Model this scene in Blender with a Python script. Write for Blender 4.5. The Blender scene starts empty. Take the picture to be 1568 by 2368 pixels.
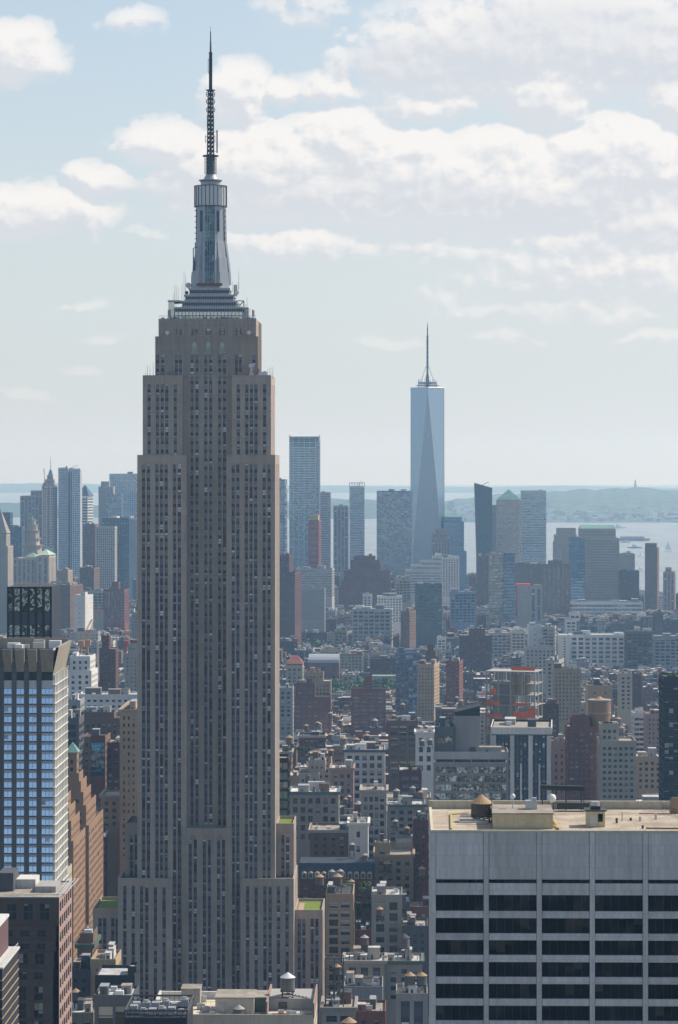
import bpy, math, random
from mathutils import Vector
R = random.Random(7)
C = bpy.context.scene.collection
sc = bpy.context.scene
rad = math.radians
# ---------------------------------------------------------------- camera
F = 7030.0            # focal length in the units of a 1568 px wide picture
EYE = 260.0           # observation deck height in metres
HY = 1070.0           # picture row of the eye level
cam_d = bpy.data.cameras.new('camera'); cam = bpy.data.objects.new('camera', cam_d); C.objects.link(cam)
cam.location = (0, 0, EYE); cam.rotation_euler = (rad(90), 0, 0)
cam_d.sensor_fit = 'VERTICAL'; cam_d.sensor_height = 36.0; cam_d.sensor_width = 24.0
cam_d.lens = 36.0 * F / 2367.0
cam_d.shift_y = -(2367 / 2 - HY) / 2367.0
cam_d.clip_start = 5; cam_d.clip_end = 90000
sc.camera = cam
def xof(px, d): return (px - 784.0) * d / F
def zof(py, d): return EYE - (py - HY) * d / F
# ---------------------------------------------------------------- light
SUN_AZ, SUN_EL = 62.0, 43.0
sl = bpy.data.lights.new('sun', 'SUN'); so = bpy.data.objects.new('sun', sl); C.objects.link(so)
sl.energy = 5.0; sl.angle = rad(0.53); sl.color = (1.0, 0.93, 0.83)
sv = Vector((math.sin(rad(SUN_AZ)) * math.cos(rad(SUN_EL)), math.cos(rad(SUN_AZ)) * math.cos(rad(SUN_EL)), math.sin(rad(SUN_EL))))
so.rotation_euler = sv.to_track_quat('Z', 'Y').to_euler()
sc.view_settings.view_transform = 'Standard'; sc.view_settings.look = 'None'
sc.view_settings.exposure = 0.0; sc.view_settings.gamma = 1.0
sc.render.engine = 'CYCLES'
cy = sc.cycles
cy.use_denoising = True; cy.max_bounces = 6; cy.diffuse_bounces = 2; cy.glossy_bounces = 3
cy.transmission_bounces = 4; cy.volume_bounces = 1; cy.transparent_max_bounces = 6
cy.use_adaptive_sampling = False
cy.sample_clamp_indirect = 6.0
# ---------------------------------------------------------------- node helper
class NT:
    def __init__(s, nt): s.nt = nt
    def n(s, t, **k):
        nd = s.nt.nodes.new(t)
        for a, v in k.items():
            if a.startswith('i_'):
                key = a[2:]; key = int(key) if key.isdigit() else key
                s.put(nd.inputs[key], v)
            else: setattr(nd, a, v)
        return nd
    def put(s, inp, v):
        if isinstance(v, bpy.types.NodeSocket): s.nt.links.new(v, inp)
        elif isinstance(v, bpy.types.Node): s.nt.links.new(v.outputs[0], inp)
        else: inp.default_value = v
    def m(s, op, a, b=None, c=None, clamp=False):
        nd = s.nt.nodes.new('ShaderNodeMath'); nd.operation = op; nd.use_clamp = clamp
        s.put(nd.inputs[0], a)
        if b is not None: s.put(nd.inputs[1], b)
        if c is not None: s.put(nd.inputs[2], c)
        return nd.outputs[0]
    def mix(s, f, a, b):
        nd = s.nt.nodes.new('ShaderNodeMix'); nd.data_type = 'RGBA'
        s.put(nd.inputs[0], f); s.put(nd.inputs[6], a); s.put(nd.inputs[7], b)
        return nd.outputs[2]
    def ss(s, x, lo, hi, a=0.0, b=1.0):
        nd = s.nt.nodes.new('ShaderNodeMapRange'); nd.interpolation_type = 'SMOOTHSTEP'
        s.put(nd.inputs[0], x)
        for i, v in enumerate((lo, hi, a, b)): s.put(nd.inputs[i + 1], v)
        return nd.outputs[0]
    def xyz(s, x, y, z):
        nd = s.nt.nodes.new('ShaderNodeCombineXYZ')
        for i, v in enumerate((x, y, z)): s.put(nd.inputs[i], v)
        return nd.outputs[0]
# ---------------------------------------------------------------- sky with clouds
SKY = 0.128
w = bpy.data.worlds.new('World'); sc.world = w; w.use_nodes = True
W_ = NT(w.node_tree); w.node_tree.nodes.clear()
sky = W_.n('ShaderNodeTexSky', sky_type='NISHITA', sun_disc=False)
sky.sun_elevation = rad(SUN_EL); sky.sun_rotation = rad(SUN_AZ); sky.altitude = 260
sky.air_density = 1.0; sky.dust_density = 0.35; sky.ozone_density = 1.0
CLOUDS = [(1130,430,560,125,1.15),(640,430,330,95,1.05),(1420,610,360,80,.75),(1280,110,460,140,1.0),(1000,580,260,60,.5),  # centre (x, y), radii, weight: in thousandths of the view's direction grid
 (30,125,115,80,1.0),(-20,160,80,60,.8),(305,52,80,40,.55),(690,15,110,60,.55),(545,225,85,95,1.05),(655,215,52,46,.9),(760,215,90,50,.75),
 (790,160,50,60,.6),(380,335,115,70,1.0),(620,390,270,110,1.15),(800,340,150,95,1.1),(960,350,100,60,1.0),(1020,420,260,95,1.0),
 (1150,350,110,65,1.0),(1250,390,150,80,1.0),(1420,370,220,110,1.15),(1350,470,330,90,.9),(1000,165,230,85,.85),(1250,70,330,120,.8),(1470,120,220,100,.95),
 (1270,215,120,95,1.0),(1000,245,170,45,.7),(1570,235,95,80,.95),(70,490,190,70,1.0),(205,500,70,60,.7),(225,418,75,45,.85),(700,565,190,62,.72),(560,560,110,50,.55),
 (1120,530,220,36,.55),(1350,560,260,60,.72),(1500,520,180,80,.85),(1300,650,300,55,.6),(1060,688,120,34,.42),(1080,715,150,40,.45),(1370,712,260,55,.55),(1520,650,180,60,.7),(890,790,110,22,.34),
 (1180,782,120,26,.38),(1510,782,120,36,.5),(190,705,70,14,.36),(240,790,70,13,.3),(45,905,90,16,.36),(185,860,70,13,.3),(340,545,70,22,.3)]
g = bpy.data.node_groups.new('cloud_density', 'ShaderNodeTree')
g.interface.new_socket('P', in_out='INPUT', socket_type='NodeSocketVector')
g.interface.new_socket('D', in_out='OUTPUT', socket_type='NodeSocketFloat'); g.interface.new_socket('S', in_out='OUTPUT', socket_type='NodeSocketFloat')
G_ = NT(g); gi = g.nodes.new('NodeGroupInput'); go = g.nodes.new('NodeGroupOutput')
warp = G_.n('ShaderNodeTexNoise', i_Vector=gi.outputs[0], i_Scale=8.0, i_Detail=8.0, i_Roughness=.6)
wv = G_.n('ShaderNodeVectorMath', operation='SUBTRACT'); G_.put(wv.inputs[0], warp.outputs['Color']); wv.inputs[1].default_value = (.5, .5, .5)
wsc = G_.n('ShaderNodeVectorMath', operation='MULTIPLY_ADD'); G_.put(wsc.inputs[0], wv.outputs[0]); wsc.inputs[1].default_value = (.10, .085, 0); G_.put(wsc.inputs[2], gi.outputs[0])
acc = None
for (bx, by, rx, ry, wt) in CLOUDS:
    e = G_.n('ShaderNodeVectorMath', operation='MULTIPLY_ADD')
    G_.put(e.inputs[0], wsc.outputs[0]); e.inputs[1].default_value = (1000 / rx, 1000 / ry, 0); e.inputs[2].default_value = (-bx / rx, -by / ry, 0)
    dt = G_.n('ShaderNodeVectorMath', operation='DOT_PRODUCT'); G_.put(dt.inputs[0], e.outputs[0]); G_.put(dt.inputs[1], e.outputs[0])
    v = G_.m('MULTIPLY_ADD', dt.outputs['Value'], -wt * .62, wt)
    acc = v if acc is None else G_.m('SMOOTH_MAX', acc, v, .12)
st_ = G_.n('ShaderNodeMapping'); G_.put(st_.inputs[0], gi.outputs[0]); st_.inputs['Scale'].default_value = (1, 1.5, 1)
n1 = G_.n('ShaderNodeTexNoise', i_Vector=st_.outputs[0], i_Scale=9.5, i_Detail=12.0, i_Roughness=.66)
n2 = G_.n('ShaderNodeTexVoronoi', i_Vector=wsc.outputs[0], i_Scale=30.0, feature='SMOOTH_F1'); n2.inputs['Smoothness'].default_value = .5
t = G_.m('MULTIPLY_ADD', G_.m('SUBTRACT', n1.outputs[0], .5), 1.45, acc)
t = G_.m('MULTIPLY_ADD', G_.m('SUBTRACT', .42, n2.outputs[0]), .34, t)
G_.put(go.inputs[0], t); G_.put(go.inputs[1], acc)
geo = W_.n('ShaderNodeTexCoord'); sep = W_.n('ShaderNodeSeparateXYZ', i_0=geo.outputs['Generated'])
ysafe = W_.m('MAXIMUM', sep.outputs[1], .02)
px = W_.m('MULTIPLY_ADD', W_.m('DIVIDE', sep.outputs[0], ysafe), F / 1000, .784)
py = W_.m('MULTIPLY_ADD', W_.m('DIVIDE', sep.outputs[2], ysafe), -F / 1000, HY / 1000)
P0 = W_.xyz(px, py, 0.0)
P1 = W_.xyz(W_.m('ADD', px, .011), W_.m('ADD', py, -.022), 0.0)
ga = W_.n('ShaderNodeGroup', node_tree=g, i_0=P0); gb = W_.n('ShaderNodeGroup', node_tree=g, i_0=P1)
GREY = [(1010,150,250,70,.9),(1330,75,300,80,.85),(1500,150,200,60,.9),(900,455,330,50,.6),(560,455,250,45,.6),(1330,500,300,60,.45),(60,505,160,40,.3),(1250,690,260,40,.3),(400,420,150,45,.5)]
gs = None
for (bx, by, rx, ry, wt) in GREY:
    e = W_.n('ShaderNodeVectorMath', operation='MULTIPLY_ADD'); W_.put(e.inputs[0], P0); e.inputs[1].default_value = (1000 / rx, 1000 / ry, 0); e.inputs[2].default_value = (-bx / rx, -by / ry, 0)
    dt = W_.n('ShaderNodeVectorMath', operation='DOT_PRODUCT'); W_.put(dt.inputs[0], e.outputs[0]); W_.put(dt.inputs[1], e.outputs[0])
    v = W_.m('MULTIPLY', W_.m('SUBTRACT', 1.35, dt.outputs['Value'], clamp=True), wt); gs = v if gs is None else W_.m('SMOOTH_MAX', gs, v, .2)
dd_ = W_.m('SUBTRACT', ga.outputs[0], gb.outputs[0]); ds_ = W_.m('SUBTRACT', ga.outputs[1], gb.outputs[1])
lit = W_.ss(W_.m('ADD', W_.m('MULTIPLY', dd_, .8), W_.m('MULTIPLY', ds_, 1.25)), -.24, .36)
dens = W_.m('DIVIDE', W_.m('SUBTRACT', ga.outputs[0], .02), W_.m('MULTIPLY_ADD', lit, -.42, .68), clamp=True)
dens = W_.m('MULTIPLY', W_.ss(dens, 0.0, 1.0), W_.ss(ga.outputs[1], -.15, .75))
lit2 = W_.m('MULTIPLY', W_.m('MULTIPLY_ADD', lit, .80, .16), W_.m('MULTIPLY_ADD', gs, -.62, 1.0), clamp=True)
front = W_.ss(sep.outputs[1], .05, .3)
bright = W_.m('MULTIPLY', 1.0, 1.0 / SKY)
ccol = W_.mix(lit2, (.66 / SKY, .70 / SKY, .765 / SKY, 1), (1.0 / SKY, .97 / SKY, .94 / SKY, 1))
skyc = W_.n('ShaderNodeMixRGB', blend_type='MULTIPLY', i_0=1.0, i_1=sky.outputs[0], i_2=(1.03, 1.0, .99, 1))
veil = W_.mix(W_.m('MULTIPLY', W_.ss(py, -.1, .95, .42, .86), front), skyc.outputs[0], (.635 / SKY, .70 / SKY, .75 / SKY, 1))   # thin high haze veil
veil = W_.mix(W_.m('MULTIPLY', W_.ss(px, .3, 1.6, 0.0, .35), front), veil, (.76 / SKY, .80 / SKY, .81 / SKY, 1))
col = W_.mix(W_.m('MULTIPLY', W_.m('MULTIPLY', dens, W_.ss(py, .45, 1.0, .95, .45)), front), veil, ccol)
bg = W_.n('ShaderNodeBackground', i_Color=col, i_Strength=SKY)
wo = W_.n('ShaderNodeOutputWorld', i_0=bg.outputs[0])
w.cycles.sampling_method = 'MANUAL'; w.cycles.sample_map_resolution = 512
# ---------------------------------------------------------------- mesh helper
class MB:
    def __init__(s): s.v = []; s.f = []; s.m = []; s.u = []
    def quad(s, a, b, c, d, m=0, uv=None):
        i = len(s.v); s.v += [a, b, c, d]; s.f.append((i, i + 1, i + 2, i + 3)); s.m.append(m)
        s.u += uv if uv else [(0, 0)] * 4
    def poly(s, pts, m=0):
        i = len(s.v); s.v += list(pts); s.f.append(tuple(range(i, i + len(pts)))); s.m.append(m); s.u += [(0, 0)] * len(pts)
    def box(s, x0, x1, y0, y1, z0, z1, m=0, bottom=True):
        a, b, c, d = (x0, y0, z0), (x1, y0, z0), (x1, y1, z0), (x0, y1, z0)
        e, f, g_, h = (x0, y0, z1), (x1, y0, z1), (x1, y1, z1), (x0, y1, z1)
        for q in ((a, b, f, e), (b, c, g_, f), (c, d, h, g_), (d, a, e, h), (e, f, g_, h)): s.quad(*q, m=m)
        if bottom: s.quad(d, c, b, a, m=m)
    def prism(s, x, y, z0, z1, r0, r1, n=12, m=0, cap=True, rot=0.0, sx=1.0, sy=1.0):
        A = [(x + sx * r0 * math.cos(rot + 2 * math.pi * i / n), y + sy * r0 * math.sin(rot + 2 * math.pi * i / n), z0) for i in range(n)]
        B = [(x + sx * r1 * math.cos(rot + 2 * math.pi * i / n), y + sy * r1 * math.sin(rot + 2 * math.pi * i / n), z1) for i in range(n)]
        for i in range(n):
            j = (i + 1) % n
            if r1 < 1e-6: s.poly([A[i], A[j], B[i]], m)
            else: s.quad(A[i], A[j], B[j], B[i], m=m)
        if cap:
            if r1 > 1e-6: s.poly(B, m)
            s.poly(A[::-1], m)
    def tube(s, p, q, r, n=5, m=0, r2=None):
        p, q = Vector(p), Vector(q); ax = (q - p)
        if ax.length < 1e-6: return
        ax.normalize(); t = Vector((0, 0, 1)) if abs(ax.z) < .9 else Vector((1, 0, 0))
        u = ax.cross(t).normalized(); v = ax.cross(u); r2 = r if r2 is None else r2
        A = [p + (u * math.cos(2 * math.pi * i / n) + v * math.sin(2 * math.pi * i / n)) * r for i in range(n)]
        B = [q + (u * math.cos(2 * math.pi * i / n) + v * math.sin(2 * math.pi * i / n)) * r2 for i in range(n)]
        for i in range(n):
            j = (i + 1) % n; s.quad(tuple(A[i]), tuple(A[j]), tuple(B[j]), tuple(B[i]), m=m)
        s.poly([tuple(a) for a in A[::-1]], m); s.poly([tuple(b) for b in B], m)
    def ball(s, x, y, z, r, m=0, n=8, k=5, sz=1.0):
        for i in range(k):
            a0, a1 = -math.pi / 2 + math.pi * i / k, -math.pi / 2 + math.pi * (i + 1) / k
            s.prism(x, y, z + sz * r * math.sin(a0), z + sz * r * math.sin(a1), max(r * math.cos(a0), 1e-4), max(r * math.cos(a1), 1e-4), n, m, cap=False)
    def build(s, name, mats, parent=None, smooth=False):
        if not isinstance(mats, (list, tuple)): mats = [mats]
        me = bpy.data.meshes.new(name); me.from_pydata(s.v, [], s.f)
        for mt in mats: me.materials.append(mt)
        me.polygons.foreach_set('material_index', s.m)
        uvl = me.uv_layers.new(name='UVMap'); uvl.data.foreach_set('uv', [c for t2 in s.u for c in t2])
        if smooth: me.polygons.foreach_set('use_smooth', [True] * len(s.f))
        me.update()
        o = bpy.data.objects.new(name, me); C.objects.link(o)
        if parent is not None: o.parent = parent
        return o
LABELS = {}
def tag(o, label=None, cat=None, group=None, kind=None):
    if label: o['label'] = label; LABELS[label] = LABELS.get(label, 0) + 1
    if cat: o['category'] = cat
    if group: o['group'] = group
    if kind: o['kind'] = kind
    return o
def thing(name, label, cat, loc=(0, 0, 0), rz=0.0, group=None):
    o = bpy.data.objects.new(name, None); C.objects.link(o); o.empty_display_size = .5
    o.location = loc; o.rotation_euler = (0, 0, rz)
    return tag(o, label, cat, group)
# ---------------------------------------------------------------- materials
def newmat(name):
    m = bpy.data.materials.new(name); m.use_nodes = True
    t2 = NT(m.node_tree); b = m.node_tree.nodes['Principled BSDF']
    return m, t2, b
def mat_wall(name, c, rough=.85, var=.22, joint=0.0, streak=.25, spec=.3, metal=0.0, fine=1.2, jw=2.4, jh=1.2):
    m, t2, b = newmat(name)
    tc = t2.n('ShaderNodeTexCoord'); oi = t2.n('ShaderNodeObjectInfo')
    off = t2.n('ShaderNodeVectorMath', operation='ADD'); t2.put(off.inputs[0], tc.outputs['Object']); t2.put(off.inputs[1], t2.xyz(t2.m('MULTIPLY', oi.outputs['Random'], 97.0), 0.0, 0.0))
    n1 = t2.n('ShaderNodeTexNoise', i_Vector=off.outputs[0], i_Scale=fine, i_Detail=5.0, i_Roughness=.65)
    mp = t2.n('ShaderNodeMapping'); t2.put(mp.inputs[0], off.outputs[0]); mp.inputs['Scale'].default_value = (.9, .9, .05)
    n2 = t2.n('ShaderNodeTexNoise', i_Vector=mp.outputs[0], i_Scale=1.0, i_Detail=3.0)
    n3 = t2.n('ShaderNodeTexNoise', i_Vector=off.outputs[0], i_Scale=.06, i_Detail=2.0)
    f = t2.m('MULTIPLY_ADD', t2.m('SUBTRACT', n1.outputs[0], .5), var * 2, 1.0)
    f = t2.m('MULTIPLY_ADD', t2.m('SUBTRACT', n2.outputs[0], .5), streak * 2, f)
    f = t2.m('MULTIPLY_ADD', t2.m('SUBTRACT', n3.outputs[0], .5), .35, f)
    f = t2.m('MULTIPLY_ADD', t2.m('SUBTRACT', oi.outputs['Random'], .5), .24, f)
    if joint > 0:
        sp = t2.n('ShaderNodeSeparateXYZ', i_0=tc.outputs['Object'])
        bk = t2.n('ShaderNodeTexBrick', i_Vector=t2.xyz(t2.m('ADD', sp.outputs[0], sp.outputs[1]), sp.outputs[2], 0.0))
        bk.inputs['Scale'].default_value = 1.0; bk.inputs['Mortar Size'].default_value = .06
        bk.inputs['Brick Width'].default_value = jw; bk.inputs['Row Height'].default_value = jh
        bk.inputs['Color1'].default_value = (1, 1, 1, 1); bk.inputs['Color2'].default_value = (.8, .8, .8, 1); bk.inputs['Mortar'].default_value = (.55, .55, .55, 1)
        f = t2.m('MULTIPLY', f, t2.m('MULTIPLY_ADD', bk.outputs[0], joint, 1 - joint))
    cc = t2.n('ShaderNodeMixRGB', blend_type='MULTIPLY', i_0=1.0, i_1=(*c, 1)); t2.put(cc.inputs[2], f)
    t2.put(b.inputs['Base Color'], cc.outputs[0]); b.inputs['Roughness'].default_value = rough
    b.inputs['Specular IOR Level'].default_value = spec; b.inputs['Metallic'].default_value = metal
    return m
def mat_plain(name, c, rough=.6, metal=0.0, spec=.4, var=.15, scale=2.0):
    m, t2, b = newmat(name)
    tc = t2.n('ShaderNodeTexCoord')
    n1 = t2.n('ShaderNodeTexNoise', i_Vector=tc.outputs['Object'], i_Scale=scale, i_Detail=4.0)
    cc = t2.n('ShaderNodeMixRGB', blend_type='MULTIPLY', i_0=1.0, i_1=(*c, 1)); t2.put(cc.inputs[2], t2.m('MULTIPLY_ADD', t2.m('SUBTRACT', n1.outputs[0], .5), var * 2, 1.0))
    t2.put(b.inputs['Base Color'], cc.outputs[0]); b.inputs['Roughness'].default_value = rough; b.inputs['Metallic'].default_value = metal
    b.inputs['Specular IOR Level'].default_value = spec
    return m
def mat_glass(name, c, blind=.35, bcol=(.42, .40, .36), rough=.06, spec=.6, metal=0.0, wav=.02, frame=(.05, .05, .05), fw=.05, sash=True, red=0.0, wscale=.35, cv=(.5, 1.4)):
    """window glass: blinds and curtains differ from pane to pane; u counts bays, v counts storeys"""
    m, t2, b = newmat(name)
    uv = t2.n('ShaderNodeUVMap'); sp = t2.n('ShaderNodeSeparateXYZ', i_0=uv.outputs[0]); oi = t2.n('ShaderNodeObjectInfo')
    fu, fv = t2.m('FRACT', sp.outputs[0]), t2.m('FRACT', sp.outputs[1])
    cell = t2.xyz(t2.m('FLOOR', sp.outputs[0]), t2.m('FLOOR', sp.outputs[1]), t2.m('MULTIPLY', oi.outputs['Random'], 31.0))
    wn = t2.n('ShaderNodeTexWhiteNoise', i_Vector=cell); s3 = t2.n('ShaderNodeSeparateColor', i_0=wn.outputs['Color'])
    has = t2.m('LESS_THAN', wn.outputs[0], blind)
    drop = t2.m('GREATER_THAN', fv, t2.m('MULTIPLY_ADD', s3.outputs[1], -.9, 1.0))
    bl = t2.m('MULTIPLY', has, drop)
    bc = t2.mix(s3.outputs[2], (*[x * .45 for x in bcol], 1), (*bcol, 1))
    gc = t2.mix(s3.outputs[0], (*[x * cv[0] for x in c], 1), (*[x * cv[1] for x in c], 1))
    colr = t2.mix(bl, gc, bc)
    if red > 0: colr = t2.mix(t2.m('GREATER_THAN', s3.outputs[0], 1 - red), colr, (.10, .012, .016, 1))
    e = t2.m('MAXIMUM', t2.m('GREATER_THAN', t2.m('ABSOLUTE', t2.m('SUBTRACT', fu, .5)), .5 - fw), t2.m('GREATER_THAN', t2.m('ABSOLUTE', t2.m('SUBTRACT', fv, .5)), .5 - fw))
    if sash: e = t2.m('MAXIMUM', e, t2.m('LESS_THAN', t2.m('ABSOLUTE', t2.m('SUBTRACT', fv, .5)), fw * .6))
    colr = t2.mix(e, colr, (*frame, 1))
    t2.put(b.inputs['Base Color'], colr)
    keep = t2.m('SUBTRACT', 1.0, t2.m('MAXIMUM', t2.m('MULTIPLY', bl, .6), e))
    t2.put(b.inputs['Roughness'], t2.m('MULTIPLY_ADD', keep, rough - .5, .5))
    b.inputs['Specular IOR Level'].default_value = spec
    if metal: t2.put(b.inputs['Metallic'], t2.m('MULTIPLY', keep, metal))
    tc = t2.n('ShaderNodeTexCoord'); ns = t2.n('ShaderNodeTexNoise', i_Vector=tc.outputs['Object'], i_Scale=wscale, i_Detail=2.0)
    tilt = t2.n('ShaderNodeVectorMath', operation='SCALE'); 
    sb = t2.n('ShaderNodeVectorMath', operation='SUBTRACT'); t2.put(sb.inputs[0], wn.outputs['Color']); sb.inputs[1].default_value = (.5, .5, .5)
    n_ = t2.n('ShaderNodeVectorMath', operation='SUBTRACT'); t2.put(n_.inputs[0], ns.outputs['Color']); n_.inputs[1].default_value = (.5, .5, .5)
    t2.put(tilt.inputs[0], n_.outputs[0]); tilt.inputs['Scale'].default_value = wav * 4
    ge = t2.n('ShaderNodeNewGeometry'); ad = t2.n('ShaderNodeVectorMath', operation='MULTIPLY_ADD')
    t2.put(ad.inputs[0], sb.outputs[0]); ad.inputs[1].default_value = (wav, wav, wav)
    a2 = t2.n('ShaderNodeVectorMath', operation='ADD'); t2.put(a2.inputs[0], ge.outputs['Normal']); t2.put(a2.inputs[1], tilt.outputs[0]); t2.put(ad.inputs[2], a2.outputs[0])
    no = t2.n('ShaderNodeVectorMath', operation='NORMALIZE', i_0=ad.outputs[0]); t2.put(b.inputs['Normal'], no.outputs[0])
    return m
def mat_strip(name, wh=.62, span=(.012, .015, .02), blind=.42, frame=(.13, .03, .03), red=.06, glass=(.125, .122, .16)):
    """a tall strip of sash windows over metal spandrels; v counts storeys"""
    m, t2, b = newmat(name)
    uv = t2.n('ShaderNodeUVMap'); sp = t2.n('ShaderNodeSeparateXYZ', i_0=uv.outputs[0])
    fu, fv = t2.m('FRACT', sp.outputs[0]), t2.m('FRACT', sp.outputs[1])
    wn = t2.n('ShaderNodeTexWhiteNoise', i_Vector=t2.xyz(t2.m('FLOOR', sp.outputs[0]), t2.m('FLOOR', sp.outputs[1]), 3.0)); s3 = t2.n('ShaderNodeSeparateColor', i_0=wn.outputs['Color'])
    win = t2.m('LESS_THAN', fv, wh); q = t2.m('DIVIDE', fv, wh)
    drop = t2.m('GREATER_THAN', q, t2.m('MULTIPLY_ADD', t2.m('ROUND', t2.m('MULTIPLY', s3.outputs[1], 1.4)), .5, t2.m('MULTIPLY_ADD', s3.outputs[0], -.25, .2)))
    bl = t2.m('MULTIPLY', t2.m('LESS_THAN', wn.outputs[0], blind), drop)
    bc = t2.mix(t2.m('POWER', s3.outputs[2], 2.2), (.17, .165, .20, 1), (.88, .86, .83, 1))
    gc = t2.mix(s3.outputs[0], (*[x * .55 for x in glass], 1), (*[x * 1.35 for x in glass], 1))
    colr = t2.mix(bl, gc, bc)
    colr = t2.mix(t2.m('GREATER_THAN', s3.outputs[0], 1 - red), colr, (.07, .012, .015, 1))
    e = t2.m('MAXIMUM', t2.m('GREATER_THAN', t2.m('ABSOLUTE', t2.m('SUBTRACT', fu, .5)), .42), t2.m('LESS_THAN', t2.m('ABSOLUTE', t2.m('SUBTRACT', q, .5)), .05))
    colr = t2.mix(e, colr, (*frame, 1))
    colr = t2.mix(win, (*span, 1), colr)
    t2.put(b.inputs['Base Color'], colr)
    g1 = t2.m('MULTIPLY', win, t2.m('SUBTRACT', 1.0, t2.m('MAXIMUM', bl, e)))
    t2.put(b.inputs['Roughness'], t2.m('MULTIPLY_ADD', g1, -.42, .5)); b.inputs['Specular IOR Level'].default_value = .7
    ge = t2.n('ShaderNodeNewGeometry'); ad = t2.n('ShaderNodeVectorMath', operation='MULTIPLY_ADD'); sb = t2.n('ShaderNodeVectorMath', operation='SUBTRACT'); t2.put(sb.inputs[0], wn.outputs['Color']); sb.inputs[1].default_value = (.5, .5, .5)
    t2.put(ad.inputs[0], sb.outputs[0]); ad.inputs[1].default_value = (.05, .05, .05); t2.put(ad.inputs[2], ge.outputs['Normal'])
    no = t2.n('ShaderNodeVectorMath', operation='NORMALIZE', i_0=ad.outputs[0]); t2.put(b.inputs['Normal'], no.outputs[0])
    return m
WALL = {k: mat_wall('wall_' + k, c) for k, c in dict(
    red_brick=(.205, .085, .065), dark_brick=(.125, .055, .042), brown=(.18, .11, .075), tan=(.42, .305, .19), beige=(.42, .36, .28), limestone=(.36, .33, .29), white=(.66, .64, .60),
    grey=(.27, .27, .275), dark_grey=(.10, .105, .115), black=(.03, .032, .038), concrete=(.38, .36, .33), orange=(.29, .18, .11), pink=(.38, .26, .22), cream=(.56, .50, .38),
    blue_grey=(.17, .225, .31), teal=(.08, .15, .16), green=(.10, .15, .11), slate=(.085, .115, .16), silver=(.52, .54, .57)).items()}
WALL['stone'] = mat_wall('wall_stone', (.43, .348, .285), var=.14, joint=.55, streak=.26, jw=5.2, jh=3.66)
WALL['travertine'] = mat_wall('wall_travertine', (.63, .605, .585), var=.10, joint=.42, streak=.26, jw=1.22, jh=2.13, fine=.8)
WALL['granite'] = mat_wall('wall_granite', (.115, .082, .066), var=.2, joint=.4, jw=2.5, jh=1.6)
GLASS = dict(
    dark=mat_glass('glass_dark', (.022, .026, .034)), loft=mat_glass('glass_loft', (.02, .024, .03), blind=.5, bcol=(.5, .48, .44)),
    blue=mat_glass('glass_blue', (.19, .30, .45), blind=.08, rough=.05, metal=.8, wav=.015, sash=False, fw=.05, cv=(.8, 1.15)),
    teal=mat_glass('glass_teal', (.10, .17, .19), blind=.15, rough=.04, metal=.55, wav=.05, sash=False, fw=.03),
    mirror=mat_glass('glass_mirror', (.30, .32, .31), cv=(.7, 1.2), blind=.05, rough=.04, metal=.9, wav=.22, sash=False, fw=.03, wscale=.6),
    haze=mat_glass('glass_silver', (.22, .27, .34), cv=(.7, 1.2), blind=.2, rough=.08, metal=.7, wav=.05, sash=False, fw=.06, frame=(.35, .37, .4)),
    black=mat_glass('glass_black', (.006, .007, .009), blind=.05, bcol=(.05, .045, .04), rough=.05, spec=.22, sash=False, fw=.0, wav=.06, wscale=.22),
    lit=mat_glass('glass_amber', (.10, .085, .06), blind=.4, rough=.1))
STRIP = dict(stone=mat_strip('strip_stone'), dark=mat_strip('strip_dark', span=(.03, .035, .045), red=0, frame=(.05, .05, .05)), blue=mat_strip('strip_blue', span=(.06, .08, .12), red=0, frame=(.1, .11, .13), glass=(.04, .06, .10)))
def mat_roof(name, a, b2, sc_=.25):
    m, t2, b = newmat(name)
    tc = t2.n('ShaderNodeTexCoord'); oi = t2.n('ShaderNodeObjectInfo')
    of = t2.n('ShaderNodeVectorMath', operation='ADD'); t2.put(of.inputs[0], tc.outputs['Object']); t2.put(of.inputs[1], t2.xyz(t2.m('MULTIPLY', oi.outputs['Random'], 53.0), 0.0, 0.0))
    n1 = t2.n('ShaderNodeTexNoise', i_Vector=of.outputs[0], i_Scale=sc_, i_Detail=6.0, i_Roughness=.7)
    n2 = t2.n('ShaderNodeTexVoronoi', i_Vector=of.outputs[0], i_Scale=.16)
    f = t2.m('MULTIPLY_ADD', n2.outputs['Distance'], .12, t2.ss(n1.outputs[0], .35, .65))
    bk = t2.n('ShaderNodeTexBrick', i_Vector=tc.outputs['Object']); bk.inputs['Scale'].default_value = 1.0; bk.inputs['Brick Width'].default_value = 7.0; bk.inputs['Row Height'].default_value = 3.1; bk.inputs['Mortar Size'].default_value = .07
    bk.inputs['Color1'].default_value = (1, 1, 1, 1); bk.inputs['Color2'].default_value = (.80, .80, .81, 1); bk.inputs['Mortar'].default_value = (.62, .62, .62, 1)
    mm = t2.n('ShaderNodeMixRGB', blend_type='MULTIPLY', i_0=1.0, i_1=t2.mix(f, (*a, 1), (*b2, 1))); t2.put(mm.inputs[2], bk.outputs[0])
    t2.put(b.inputs['Base Color'], mm.outputs[0] if sc_ < .5 else mm.inputs[1].links[0].from_socket); b.inputs['Roughness'].default_value = .9; b.inputs['Specular IOR Level'].default_value = .2
    return m
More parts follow.
